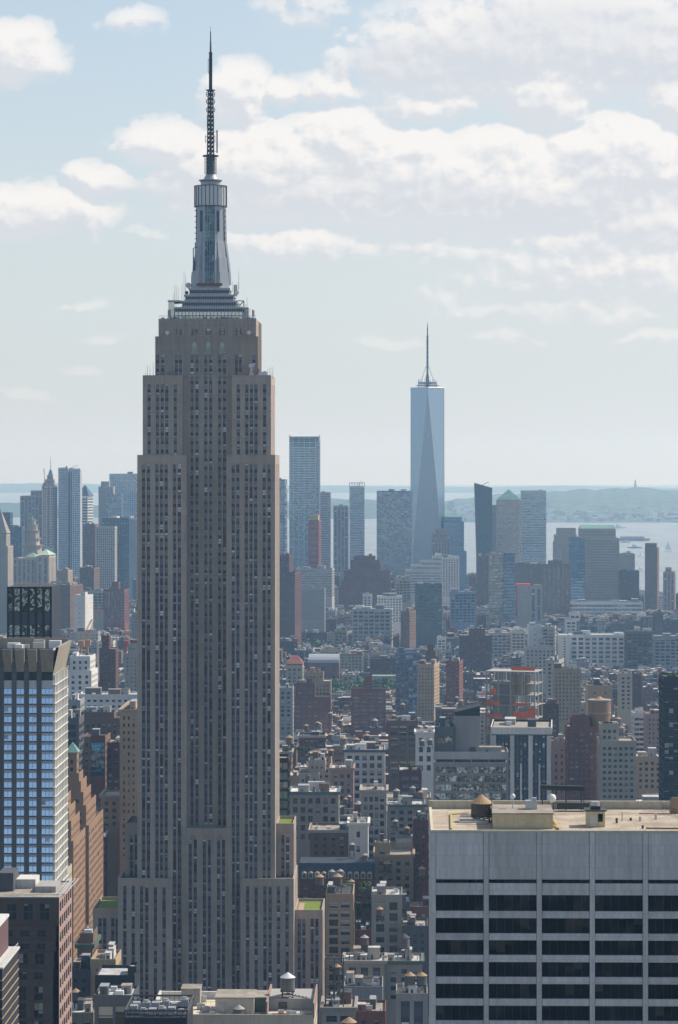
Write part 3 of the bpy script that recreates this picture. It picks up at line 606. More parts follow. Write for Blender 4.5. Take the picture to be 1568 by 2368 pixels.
lob.box(MX - h, MX + h, MY - 13.75, MY - 13.61, my(731) - .1, my(731) + .1, 1)
lob.build('lobby', [lobby_glass, M['steel']], base)
g = MB(); g.box(MX - 94 / MS, MX - 80.5 / MS, MY - 11, MY + 4, my(735), my(696), 0); g.box(MX - 95 / MS, MX - 64.5 / MS, MY - 11.5, MY + 4, my(699), my(695), 1); g.box(MX + 80.5 / MS, MX + 91 / MS, MY - 9, MY + 6, my(739), my(711), 1)
g.build('mast_wing', [lobby_glass, panel], base)
shaftm = MB()
prof = [(666, 44, 42.5), (628, 41, 38.5), (594, 36.5, 33), (556, 31.5, 31), (473, 31, 31)]
def oct_(hw, c):
    return [(hw - c, -hw), (hw, -hw + c), (hw, hw - c), (hw - c, hw), (-hw + c, hw), (-hw, hw - c), (-hw, -hw + c), (-hw + c, -hw)]
for i in range(4):
    y0_, w0, w1 = prof[i]; y1_ = prof[i + 1][0]; a, b_ = oct_(w0 / MS, w0 / MS * .42), oct_(w1 / MS, w1 / MS * .42); z0, z1 = my(y0_), my(y1_)
    for k in range(8):
        l = (k + 1) % 8; shaftm.quad((MX + a[k][0], MY + a[k][1], z0), (MX + a[l][0], MY + a[l][1], z0), (MX + b_[l][0], MY + b_[l][1], z1), (MX + b_[k][0], MY + b_[k][1], z1))
    shaftm.poly([(MX + q[0], MY + q[1], z1) for q in b_])
    for k in range(-6, 7):     # flutes on the buttress wings
        if abs(k) < 2: continue
        f0, f1 = k / 6.3 * w0 * .58 / MS, k / 6.3 * w1 * .58 / MS
        shaftm.tube((MX + f0, MY - w0 / MS - .03, z0), (MX + f1, MY - w1 / MS - .03, z1 - .1), .13, 4)
shaftm.build('mast_shaft', panel, base)
def prof_w(py):
    for (ya, w0, w1), nx in zip(prof, prof[1:]):
        if nx[0] <= py <= ya: return w0 + (w1 - w0) * (ya - py) / max(1e-6, ya - nx[0])
    return 31
for ang in (0, 1):
    g = MB(); hw = 11 / MS; cuts = [656, 628.2, 628, 594.2, 594, 556, 472]
    def pt(s, o, z): return (MX + s, MY - o, z) if ang == 0 else (MX + o, MY + s, z)
    for ya, yb in zip(cuts, cuts[1:]):
        oa, ob, za, zb2 = prof_w(ya) / MS + .12, prof_w(yb + .05) / MS + .12, my(ya), my(yb)
        g.quad(pt(-hw, oa, za), pt(hw, oa, za), pt(hw, ob, zb2), pt(-hw, ob, zb2), uv=[(0, za / 3.6), (4, za / 3.6), (4, zb2 / 3.6), (0, zb2 / 3.6)])
        if ya - yb < 1: continue
        for k in range(5): s = -hw + 2 * hw * k / 4; g.tube(pt(s, oa + .1, za), pt(s, ob + .1, zb2), .13, 4, 1)
        for s in (-hw - .45, hw + .45): g.tube(pt(s, oa + .1, za), pt(s, ob + .1, zb2), .5, 4, 2)
        n = int((ya - yb) / 10)
        for k in range(n + 1): t = k / max(1, n); g.tube(pt(-hw, oa + (ob - oa) * t + .06, za + (zb2 - za) * t), pt(hw, oa + (ob - oa) * t + .06, za + (zb2 - za) * t), .09, 4, 1)
    g.build('glazed_strip', [GLASS['teal'], M['alum'], panel], base)
g = MB(); g.box(MX - 30 / MS, MX + 30 / MS, MY - 8.7, MY - 8.45, my(661), my(655)); g.build('safety_net', M['rust'], base)
for s_ in (-1, 1):
    g = MB(); x0, x1 = MX + s_ * 14 / MS, MX + s_ * 22.5 / MS; g.box(min(x0, x1), max(x0, x1), MY - 31 / MS - .35, MY - 31 / MS + .6, my(534), my(486)); g.build('louvre', WALL['slate'], base)
    g = MB(); x0 = MX + s_ * 32.5 / MS
    for k in range(3): g.tube((x0, MY - 3 + 3 * k, my(556)), (x0, MY - 3 + 3 * k, my(478)), .12, 4)
    for k in range(6): g.tube((x0 - .9 * s_, MY - 3, my(550 - 13 * k)), (x0 + .7 * s_, MY - 3, my(550 - 13 * k)), .16, 4)
    g.build('cable_rack', M['steel'], base)
    for k, (w0, ya, yb) in enumerate(((43.2, 665, 629), (40, 628, 595), (35.5, 594, 558))):
        g = MB(); x = MX + s_ * (w0 - 4) / MS; g.box(x - 4.5 / MS, x + 4.5 / MS, MY - 2.4, MY + 2.4, my(ya), my(yb)); g.build('buttress', panel, base)
g = MB(); rdr = 36.5 / MS
g.prism(MX, MY, my(473.5), my(427.5), rdr, rdr, 24, 0)
for k in range(24):
    a = 2 * math.pi * k / 24; g.tube((MX + rdr * 1.03 * math.cos(a), MY + rdr * 1.03 * math.sin(a), my(474)), (MX + rdr * 1.03 * math.cos(a), MY + rdr * 1.03 * math.sin(a), my(426.5)), .14, 4, 1)
g.prism(MX, MY, my(475.5), my(474), rdr * 1.06, rdr * 1.06, 24, 1); g.prism(MX, MY, my(427.4), my(426.3), rdr * 1.06, rdr * 1.06, 24, 1)
g.build('antenna_drum', [M['white'], M['steel']], base)
g = MB(); g.prism(MX, MY, my(426), my(417.5), 23 / MS, 23 / MS, 20); g.prism(MX, MY, my(417.4), my(414), 23 / MS, 27 / MS, 20); g.prism(MX, MY, my(414), my(412.5), 27.5 / MS, 27.5 / MS, 20)
g.prism(MX, MY, my(412.4), my(400.5), 17.5 / MS, 11.5 / MS, 20); g.build('mast_cone', panel, base)
g = MB(); g.prism(MX, MY, my(400.4), my(358), 9.6 / MS, 9.6 / MS, 14)
for k in range(12):
    z = my(398 - 3.3 * k); 
    for a in range(8):
        A = a * math.pi / 4 + .2; g.tube((MX + 9 / MS * math.cos(A), MY + 9 / MS * math.sin(A), z), (MX + 14 / MS * math.cos(A), MY + 14 / MS * math.sin(A), z), .09, 4, 1)
for a in range(8):
    A = a * math.pi / 4 + .2; g.tube((MX + 14 / MS * math.cos(A), MY + 14 / MS * math.sin(A), my(399)), (MX + 14 / MS * math.cos(A), MY + 14 / MS * math.sin(A), my(360)), .07, 4, 1)
g.prism(MX, MY, my(358), my(355), 18.5 / MS, 18.5 / MS, 14, 1); g.build('antenna_cylinder', [WALL['dark_grey'], M['steel']], base)
def lattice(g, x, y, z0, z1, h0, h1, n, r=.12):
    for sx in (-1, 1):
        for sy in (-1, 1): g.tube((x + sx * h0, y + sy * h0, z0), (x + sx * h1, y + sy * h1, z1), r * 1.5, 4)
    for k in range(n):
        a, b_ = k / n, (k + 1) / n; za, zb = z0 + (z1 - z0) * a, z0 + (z1 - z0) * b_; ha, hb_ = h0 + (h1 - h0) * a, h0 + (h1 - h0) * b_
        for sy in (-1, 1):
            g.tube((x - ha, y + sy * ha, za), (x + hb_, y + sy * hb_, zb), r, 4); g.tube((x + ha, y + sy * ha, za), (x - hb_, y + sy * hb_, zb), r, 4); g.tube((x - hb_, y + sy * hb_, zb), (x + hb_, y + sy * hb_, zb), r, 4)
        for sx in (-1, 1):
            g.tube((x + sx * ha, y - ha, za), (x + sx * hb_, y + hb_, zb), r, 4); g.tube((x + sx * hb_, y - hb_, zb), (x + sx * hb_, y + hb_, zb), r, 4)
g = MB(); lattice(g, MX, MY, my(355), my(204), 7.2 / MS, 5.2 / MS, 15, .15); g.prism(MX, MY, my(355), my(204), .35, .3, 6)
g.prism(MX, MY, my(204.5), my(202.8), 11 / MS, 11 / MS, 12); g.build('lattice_mast', M['steel'], base)
g = MB(); lattice(g, MX, MY, my(202.7), my(118), 3.0 / MS, 2.6 / MS, 12, .11); g.prism(MX + .1, MY, my(202), my(118), .42, .42, 6); g.tube((MX + 3.2 / MS, MY - .8, my(202)), (MX + 3.2 / MS, MY - .8, my(120)), .2, 5); g.prism(MX, MY, my(118), my(115.5), 4.5 / MS, 4.5 / MS, 8); g.build('upper_lattice', M['steel'], base)
g = MB(); g.prism(MX, MY, my(115.5), my(92), .42, .33, 6); g.prism(MX, MY, my(92), my(67), .28, .2, 6); g.tube((MX, MY, my(67)), (MX, MY, my(55)), .07, 4); g.build('needle', M['steel'], base)
for y in (213, 230, 249):
    for s in (-1, 1):
        g = MB(); pts = [(MX + s * (6 + 4 * math.cos(a)) / MS, MY, my(y) + 1.1 * math.sin(a)) for a in (-1.3, -.7, 0, .7, 1.3)]
        for p, q in zip(pts, pts[1:]): g.tube(p, q, .14, 4)
        g.tube((MX + s * 5 / MS, MY, my(y)), (MX + s * 10 / MS, MY, my(y)), .1, 4); g.build('ring_antenna', M['steel'], base)
for xs, ya, yb, r in ((15.3, 350, 297, .30), (-5.3, 166, 130, .1), (-8, 290, 262, .08), (8, 290, 262, .08), (-11.6, 326, 308, .12), (10.5, 326, 308, .12)):
    g = MB(); g.tube((MX + xs / MS, MY - 1, my(ya)), (MX + xs / MS, MY - 1, my(yb)), r, 5)
    for yy in (ya - 4, yb + 4): g.tube((MX + xs / MS, MY - 1, my(yy)), (MX + (5 if xs > 0 else -5) / MS * .5, MY, my(yy)), .09, 4)
    g.build('pipe_antenna', M['steel'], base)
g = MB(); 
for x, ya, yb in ((441.5, 620, 568), (444.5, 620, 598)): g.tube((ex(x), 15, ez(ya)), (ex(x), 15, ez(yb)), .22, 5)
g.tube((ex(441.5), 15, ez(568)), (ex(452), 15, ez(565)), .15, 5); g.tube((ex(441.5), 15, ez(619)), (ex(448), 15, ez(619)), .15, 5); g.build('bracket_antenna', M['steel'], base)
rr = random.Random(3)
def whip(x, yb, yt, y=10, r=.09): 
    g = MB(); g.tube((ex(x), y, ez(yb)), (ex(x), y, ez(yt)), r, 4, 0, r * .5); g.build('whip_antenna', M['steel'], esb)
for x, yb, yt, y in ((421, 694, 622, 12), (424.5, 680, 630, 12), (400, 700, 655, 10), (403.5, 700, 655, 10), (408, 702, 660, 10), (396.5, 705, 675, 10), (417, 690, 653, 10), (437.5, 670, 632, 13), (549, 665, 621, 12), (547, 675, 648, 12), (535, 670, 646, 12), (569, 712, 684, 9), (566, 712, 700, 9),
                     (339, 872, 842, 4), (345, 872, 844, 4), (352, 868, 838, 5), (335, 874, 860, 4), (391, 870, 848, 3), (622, 872, 850, 4), (626, 874, 848, 4), (630, 874, 846, 5), (618, 872, 852, 4)): whip(x, yb, yt, y)
def dish(x, y, rpx, mat, dy=1.2):
    g = MB(); c = ex(x); z = ez(y); r = rpx / ES; n = 14
    for i in range(n):
        a0, a1 = 2 * math.pi * i / n, 2 * math.pi * (i + 1) / n
        g.poly([(c, dy, z), (c + r * math.cos(a0), dy, z + r * math.sin(a0)), (c + r * math.cos(a1), dy, z + r * math.sin(a1))][::1]); g.quad((c + r * math.cos(a0), dy, z + r * math.sin(a0)), (c + r * math.cos(a0), dy + .8, z + r * math.sin(a0)), (c + r * math.cos(a1), dy + .8, z + r * math.sin(a1)), (c + r * math.cos(a1), dy, z + r * math.sin(a1)))
    g.tube((c, dy + .4, z), (c, dy + .4, max(z - r - 2.2, ez(874)) if y > 800 else z - r - .3), .15, 5); g.tube((c, dy + .5, z), (c, 5.0 if y < 800 else dy + 1.6, z - .1), .12, 5); g.build('dish_antenna', M[mat], esb)
for a in ((580, 846, 6, 'white'), (580.5, 853.5, 6, 'white'), (569.5, 856, 9, 'tanmetal'), (591, 857.5, 9.3, 'tanmetal'), (600.5, 863, 6.5, 'white'), (611.5, 863.5, 6.5, 'white'), (581, 865, 6, 'duct'), (398.7, 862, 13 * .55, 'tanmetal'), (385.7, 768, 4.6, 'white'), (575, 768, 4.6, 'white')): dish(*a, dy=2.6 if a[1] < 800 else 3.2)
dish(431.5, 656, 6.6, 'duct', 11.0); dish(545.5, 673, 4.3, 'white', 11.0); dish(427.5, 673, 4.2, 'steel', 11.0)
g = MB(); lattice(g, ex(552), 12, ez(711), ez(692), 1.6, 1.6, 1, .1); g.build('antenna_frame', M['steel'], esb); g = MB(); lattice(g, ex(541), 12, ez(682), ez(655), .6, .5, 5, .08); g.build('antenna_frame', M['steel'], esb)
g = MB()
for k in range(6): g.tube((ex(597), 8 + 4 * k, ez(872)), (ex(597), 8 + 4 * k, ez(742)), .16, 4)
g.build('drain_pipe', WALL['stone'], esb)
g = MB()                                                        # deck fence with glass
for k in range(30): x = ex(366 + k * 7.7); g.tube((x, 5.25, ez(741)), (x, 5.5, ez(728.5)), .05, 4)
g.tube((ex(366), 5.5, ez(728.5)), (ex(590), 5.5, ez(728.5)), .07, 4); g.build('deck_fence', M['alum'], esb)
for x in (388.5, 584.5):
    s = -1 if x < 480 else 1
    f = thing('flag', 'limp flag on a pole at the %s corner of the skyscraper observation deck' % ('left' if s < 0 else 'right'), 'flag', (EC + ex(x), ED + 8, ez(722)), GROT)
    g = MB(); g.tube((0, 0, 1.6), (-s * 3.2, 0, 1.2), .07, 4); g.build('flag_pole', M['white'], f)
    g = MB()
    for k in range(5): g.quad((-.5 + k * .2, .25 * math.sin(k * 1.8), -1.5), (-.5 + (k + 1) * .2, .25 * math.sin((k + 1) * 1.8), -1.6), (-.5 + (k + 1) * .2, .2 * math.sin((k + 1) * 1.8), 1.4), (-.5 + k * .2, .2 * math.sin(k * 1.8), 1.4), m=k % 2)
    g.build('cloth', [M['red'], M['white']], f)
# visitors packed along the deck rail
g = MB()
for k in range(95):
    x = ex(rr.uniform(367, 589)); y = rr.uniform(5.8, 7.2); h = rr.uniform(1.5, 1.85); z = ez(742) + .35
    c = rr.choice([0, 0, 1, 2]); g.prism(x, y, z, z + h * .48, .13, .17, 6, 3, False, 0, 1.1, .8); g.prism(x, y, z + h * .48, z + h * .80, .17, .23, 6, c, True, 0, 1.1, .7); g.prism(x, y, z + h * .80, z + h * .86, .07, .07, 5, 4, False); g.ball(x, y, z + h * .93, .12, 4, 6, 4, 1.2)
    for s in (-1, 1): g.tube((x + s * .26, y, z + h * .79), (x + s * .3, y - .15, z + h * .45), .06, 4, c, .045)
o = g.build('crowd', [M['cloth'], M['blue'], M['white'], M['steel'], M['skin']], None); o.location = (EC, ED, 0); o.rotation_euler = (0, 0, GROT); tag(o, kind='stuff')
HERO.append(dict(x0=212, x1=753, yt=1910, yb=2600, d=1283, dep=45, W=541 / ES, cx=EC, z=ez(2031), z0=ez(2031), label='', short='the great stepped skyscraper', root=esb)); HERO.append(dict(x0=319, x1=648, yt=500, yb=1910, d=1289, dep=42, W=60, cx=EC, z=300, z0=300, label='', short='the great stepped skyscraper', root=esb))
# ---------------------------------------------------------------- white travertine slab tower, right foreground
gd = 562.0
gx0 = xof(996, gd)
gt = thing('office_tower', 'white travertine slab tower with wide black ribbon windows and a tan roof deck', 'office tower', (gx0, gd, 0), GROT)
def gz(py): return zof(py, gd)
GW = 62.0; GD = 39.0; bayw = 9.77; pier = 1.55
ZT = gz(1924)
core = MB(); core.quad((0, GD, 0), (0, .9, 0), (0, .9, ZT), (0, GD, ZT)); core.quad((GW, .9, 0), (GW, GD, 0), (GW, GD, ZT), (GW, .9, ZT)); core.quad((GW, GD, 0), (0, GD, 0), (0, GD, ZT), (GW, GD, ZT)); core.quad((0, .9, 0), (GW, .9, 0), (GW, .9, gz(2420)), (0, .9, gz(2420)))
core.build('wall', WALL['travertine'], gt)
piers = [(9.79 * i, 9.79 * i + .92) for i in range(7)]
for a, b_ in piers:
    q = MB(); q.box(a, b_, 0, .9, gz(2440), ZT); q.build('pier', WALL['travertine'], gt)
# window bands: rows of (top, bottom) in picture rows
bands = [(2032.5, 2041.5), (2068.5, 2106), (2122, 2157.5), (2173, 2207.5), (2223.5, 2258), (2274, 2308.5), (2324.5, 2359), (2375, 2409)]
for i in range(len(piers)):
    a = piers[i][1]; b_ = piers[i + 1][0] if i + 1 < len(piers) else GW
    if b_ - a < 2: continue
    pt = ZT
    for k, (wt, wb) in enumerate(bands):
        q = MB(); q.box(a + .06, b_ - .06, .14, .88, gz(wt), pt - (.0 if k else 0)); 
        q.build('spandrel', WALL['travertine'], gt)
        q = MB(); q.quad((a, .72, gz(wb)), (b_, .72, gz(wb)), (b_, .72, gz(wt)), (a, .72, gz(wt)), uv=[(i * 6, k + 7), (i * 6 + 6, k + 7), (i * 6 + 6, k + 7.99), (i * 6, k + 7.99)])
        for j in range(1, 6): x = a + (b_ - a) * j / 6; q.box(x - .03, x + .03, .66, .715, gz(wb), gz(wt), 1)
        q.build('window', [GLASS['black'], M['steel']], gt)
        pt = gz(wb)
q = MB(); zz = ZT
for (x0, x1, y0, y1) in ((0, GW, 0, .5), (0, .5, .5, GD - .6), (GW - .5, GW, .5, GD - .6)): q.box(x0, x1, y0, y1, zz, zz + .42)
q.build('coping', WALL['cream'], gt)
q = MB(); q.quad((.5, .5, ZT + .02), (GW - .5, .5, ZT + .02), (GW - .5, GD - .6, ZT + .02), (.5, GD - .6, ZT + .02)); q.build('roof', mat_roof('roof_deck', (.38, .315, .235), (.56, .47, .36), .22), gt)
q = MB(); q.box(0, GW, GD - .6, GD, ZT, ZT + 1.6)
for k in range(26): q.box(.5 + k * 2.4, .8 + k * 2.4, GD - .85, GD - .602, ZT + .02, ZT + 1.6)
q.build('parapet', WALL['cream'], gt)
def gxy(px, py): # a point of the roof deck seen at a picture position
    d = (EYE - ZT) * F / (py - HY); return (xof(px, d) - gx0, d - gd)
bx0, by0 = gxy(1139, 1916); bx1 = gxy(1277, 1916)[0]
yb = mat_wall('yellow_brick', (.62, .52, .33), joint=.25, jw=.9, jh=.4)
q = MB(); q.box(bx0, bx1, by0 + .3, by0 + 14, ZT + .03, ZT + 2.75, 0); q.box(bx0 - .2, bx1 + .2, by0 + .1, by0 + 14.2, ZT + 2.75, ZT + 3.0, 1); q.build('bulkhead', [yb, ROOF['gravel']], gt)
hx0, hy0 = gxy(1354, 1911); hx1 = gxy(1396, 1911)[0]
q = MB(); q.box(hx0, hx1, hy0, hy0 + 4, ZT + .03, ZT + 2.95, 0); q.box(hx0 - .3, hx1 + .3, hy0 - .3, hy0 + 4.3, ZT + 2.95, ZT + 3.2, 1); q.build('stair_hut', [yb, M['steel']], gt)
q = MB(); q.box(hx0 + .5, hx0 + 1.7, hy0 - .1, hy0 - .003, ZT + .03, ZT + 2.3); q.build('door', M['duct'], gt)
q = MB(); q.box(hx0 + 2.1, hx0 + 3.0, hy0 - .08, hy0 - .003, ZT + 1.0, ZT + 2.5); q.build('window', GLASS['black'], gt)
q = MB(); q.box(hx0 + .8, hx0 + 2.6, hy0 + .8, hy0 + 2.8, ZT + 3.22, ZT + 3.8, 1); q.prism(hx0 + 1.7, hy0 + 1.8, ZT + 3.8, ZT + 4.6, .8, .8, 10, 0); q.build('roof_fan', [M['duct'], M['steel']], gt)
q = MB(); x = xof(1218, 585) - gx0; q.box(x - 1.2, x + 1.0, by0 + 6, by0 + 8, ZT + 3.02, ZT + 4.6); q.box(x + .1, x + .9, by0 + 6.3, by0 + 7.5, ZT + 4.6, ZT + 5.1); q.build('air_conditioner', M['duct'], gt)
q = MB()
for (xa, ya), (xb, yb_) in ((gxy(1042, 1918), gxy(1035, 1884)), (gxy(1035, 1884), gxy(1075, 1880)), (gxy(1278, 1910), gxy(1290, 1918)), (gxy(1262, 1883), gxy(1290, 1918))):
    q.tube((xa, ya, ZT + .2), (xb, yb_, ZT + .2), .19, 6)
q.build('expansion_curb', M['yellow'], gt)
q = MB()
for py, l in ((1889, 11), (1893, 14), (1901, 9), (1906, 10)):
    x, y = gxy(1058, py); q.box(x, x + l * .55, y, y + .5, ZT + .3, ZT + .62)
q.build('roof_pipe', M['duct'], gt)
q = MB(); q.tube((xof(1240, 598) - gx0, GD - 2.5, ZT + 4.5), (xof(1342, 598) - gx0, GD - 2.5, ZT + 4.3), .55, 8); 
for px_ in (1245, 1270, 1300, 1335): q.tube((xof(px_, 598) - gx0, GD - 2.5, ZT), (xof(px_, 598) - gx0, GD - 2.5, ZT + 4.2), .14, 5)
q.box(xof(1278, 598) - gx0, xof(1352, 598) - gx0, GD - 5, GD - 3.2, ZT + .5, ZT + 1.7); q.build('duct', M['steel'], gt)
for px_, top_, d_ in ((1182, 1838, 575), (1269, 1842, 588)):
    q = MB(); x = xof(px_, d_) - gx0; z1 = zof(top_ + 6, d_); q.tube((x, d_ - gd, ZT), (x, d_ - gd, z1), .09, 5); q.ball(x, d_ - gd, z1 + .3, .52 if px_ < 1200 else .85, 1, 10, 6); q.build('dome_antenna', [M['duct'], M['white']], gt)
for px_, yt_, d_ in ((1107.5, 1803, 596), (1135, 1840, 570), (1263, 1842, 586), (1340, 1815, 598), (1433, 1877, 580), (1206, 1803, 596)):
    q = MB(); x = xof(px_, d_) - gx0; q.tube((x, d_ - gd, ZT), (x, d_ - gd, zof(yt_, d_)), .07, 5); q.build('mast_pole', M['steel'], gt)
q = MB(); x, y = gxy(1540, 1880); q.box(x, x + 1.9, y, y + .5, ZT, ZT + 2.6); q.prism(x + .95, y + .25, ZT + 2.6, ZT + 3.2, .95, .6, 12, sy=.3); q.build('vent_stack', M['tanmetal'], gt)
q = MB()
for k in range(16): a = k / 15; q.tube((46 + a * 6, GD - 2 - a * 32, ZT), (46 + a * 6, GD - 2 - a * 32, ZT + 1.1), .05, 4)
q.tube((46, GD - 2, ZT + 1.1), (52, GD - 34, ZT + 1.1), .05, 4); q.tube((46, GD - 2, ZT + .6), (52, GD - 34, ZT + .6), .05, 4); q.build('railing', M['steel'], gt)
r5 = random.Random(12)
for k in range(8):
    x, y = r5.uniform(2, 44), r5.uniform(3, 34); q = MB(); L_ = r5.uniform(2.5, 8)
    if bx0 - 9 < x < bx1 + 1 or hx0 - 9 < x < hx1 + 1: continue
    q.tube((x, y, ZT + .3), (x + L_, y + r5.uniform(-.4, .4), ZT + .3), r5.choice([.07, .1, .16]), 5); q.build('roof_pipe', r5.choice([M['duct'], M['rust'], M['steel']]), gt)
for k in range(7):
    x, y = r5.uniform(30, 45), r5.uniform(4, 34); q = MB(); q.prism(x, y, ZT, ZT + r5.uniform(.5, 1.2), .22, .22, 8); q.build('roof_vent', r5.choice([M['duct'], M['steel']]), gt)
HERO.append(dict(x0=985, x1=1568, yt=1867, yb=2600, d=gd, dep=40, W=GW, cx=gx0 + GW / 2, z=ZT, z0=ZT, label='', short='the white travertine slab tower', root=gt))
tank(1113.5, 1835.5, 49, 579.5, 'big wooden water tank with tan cone on the white travertine slab tower', base=ZT + .05, hb=1.09, hk=.84)
# ---------------------------------------------------------------- flared-crown tower, left edge
ld = 1000.0
lt = thing('residential_tower', 'tower with flared beige crown, grey piers and sky-blue windows at the left edge', 'tower', (xof(122, ld), ld, 0), GROT)
def lz(py): return zof(py, ld)
LS = F / ld
def lx(px): return (px - 122) / LS
LW = 30.0; LDP = 38.0
dk = mat_wall('pier_grey', (.13, .135, .14), joint=.5, jw=30, jh=.55, streak=.1); pale = mat_wall('panel_pale', (.55, .56, .57), var=.06, streak=.1); beige = mat_wall('panel_beige', (.33, .285, .22), joint=.2, jw=1.1, jh=6)
skyg = mat_glass('glass_sky', (.60, .72, .88), cv=(.9, 1.03), blind=.04, bcol=(.5, .55, .6), rough=.03, metal=.92, wav=.004, sash=False, fw=.02, frame=(.25, .25, .25))
# picture columns of the window groups: (16-48), (66-97), (116-147 in crop) -> 42-122 in zoomed pixels
groups = [(lx(a / 2.613 / 1.7303), lx(b_ / 2.613 / 1.7303)) for a, b_ in ((-89, -8), (42, 124), (173, 254), (304, 385), (436, 556))]
zb_, zt_ = lz(2062), lz(1573)
w_ = MB(); xL, xR = lx(-60), 0.0
w_.quad((xL, LDP, 0), (xL, .6, 0), (xL, .6, lz(1500)), (xL, LDP, lz(1500))); w_.quad((xR, LDP, 0), (xL, LDP, 0), (xL, LDP, lz(1500)), (xR, LDP, lz(1500))); w_.quad((xL, .6, 0), (xR, .6, 0), (xR, .6, zt_), (xL, .6, zt_)); w_.quad((xL, 3.0, zt_), (xR, 3.0, zt_), (xR, 3.0, lz(1500)), (xL, 3.0, lz(1500))); w_.quad((xL, .6, zt_), (xR, .6, zt_), (xR, 3.0, zt_), (xL, 3.0, zt_))
w_.quad((xR, .6, 0), (xR, LDP, 0), (xR, LDP, lz(1500)), (xR, .6, lz(1500)), m=1)
w_.build('wall', [dk, pale], lt)
pr = [(xL, groups[0][0])] + [(groups[i][1], groups[i + 1][0]) for i in range(4)]
for a, b_ in pr:
    q = MB(); q.box(a, b_, -.35, .59, zb_ - 20, lz(1527)); q.build('pier', dk, lt)
q = MB(); q.box(groups[4][1], xR + .02, -.2, .59, zb_ - 20, zt_); q.build('corner_post', pale, lt)
PIT = 21.58
for gi_, (a, b_) in enumerate(groups):
    n = 3 if gi_ == 4 else 2
    for k in range(23):
        t = 1584.5 + PIT * k + (8 if k == 0 else 8)
        zt2, zs = lz(t), lz(t + 12.6)
        q = MB(); q.quad((a, -.20, zs), (b_, -.20, zs), (b_, .09, zt2), (a, .09, zt2), uv=[(gi_ * 5, k), (gi_ * 5 + n, k), (gi_ * 5 + n, k + .99), (gi_ * 5, k + .99)])
        for j in range(n + 1): x = a + (b_ - a) * j / n; q.box(x - .07, x + .07, -.24, .055, lz(t + PIT), zt2, 1)
        q.build('window', [skyg, M['alum']], lt)
        q = MB(); q.quad((a, .06, lz(t + PIT)), (b_, .06, lz(t + PIT)), (b_, .06, lz(t + 15.6)), (a, .06, lz(t + 15.6)), 0); q.quad((a, .45, lz(t + 15.6)), (b_, .45, lz(t + 15.6)), (b_, .45, zs), (a, .45, zs), 1); q.quad((a, .06, lz(t + 15.6)), (b_, .06, lz(t + 15.6)), (b_, .45, lz(t + 15.6)), (a, .45, lz(t + 15.6)), 0)
        q.build('spandrel', [pale, GLASS['lit']], lt)
    q = MB(); q.quad((a, .06, lz(1592)), (b_, .06, lz(1592)), (b_, .06, zt_), (a, .06, zt_)); q.build('spandrel', pale, lt)
    q = MB()   # flared crown panel leaning outwards
    z0, z1 = lz(1553), lz(1500 if True else 1495); e = 1.5
    A = [(a, -.1, z0), (b_, -.1, z0), (b_ + .3, -2.6, z1), (a - .3, -2.6, z1)]; B = [(a, .9, z0), (b_, .9, z0), (b_ + .3, -1.6, z1), (a - .3, -1.6, z1)]
    q.quad(*A); q.quad(B[1], B[0], B[3], B[2]); q.quad(A[1], B[1], B[2], A[2]); q.quad(B[0], A[0], A[3], B[3]); q.quad(A[3], A[2], B[2], B[3]); q.quad(B[0], B[1], A[1], A[0]); q.build('crown_panel', beige, lt)
q = MB(); z0, z1 = lz(1560), lz(1487) - 1.2
q.quad((.02, .5, z0), (.02, LDP, z0), (2.2, LDP, z1), (2.2, -1.5, z1)); q.quad((2.2, -1.5, z1), (2.2, LDP, z1), (1.3, LDP, z1), (1.3, -1.5, z1)); q.quad((1.3, LDP, z1), (1.3, -1.5, z1), (.02, .5, z0 + 4), (.02, LDP, z0 + 4)); q.build('crown_panel', beige, lt)
finm = mat_wall('fin_white', (.62, .60, .55), var=.08, streak=.1)
for k in range(9):
    q = MB(); y = 1.0 + k * 4.5; q.box(.003, .75, y, y + 1.1, zb_ - 20, z0); q.build('fin', finm, lt)
for k in range(24):
    q = MB(); z = lz(1584 + PIT * k); q.box(.002, 1.05, -.1, LDP, z, z + .16); q.build('balcony_rail', finm, lt)
q = MB(); q.quad((xL, 3.003, lz(1520)), (1.2, 3.003, lz(1520)), (1.2, LDP, lz(1520)), (xL, LDP, lz(1520))); q.build('roof', ROOF['gravel'], lt)
r2 = random.Random(5)
for k in range(9):
    q = MB(); x, y = r2.uniform(xL + 6, -3), r2.uniform(5, 32); q.box(x, x + r2.uniform(2, 4), y, y + 3, lz(1520), lz(1520) + r2.uniform(2, 4.4)); q.build('cooling_unit', r2.choice([M['duct'], M['white'], WALL['concrete']]), lt)
q = MB(); q.box(xL, 1.0, LDP - 1, LDP, lz(1520), lz(1490)); q.build('rear_parapet', beige, lt)
HERO.append(dict(x0=-80, x1=150, yt=1487, yb=2600, d=ld, dep=40, W=30, cx=xof(40, ld), z=lz(1520), z0=lz(1520), label='', short='the flared-crown tower', root=lt))
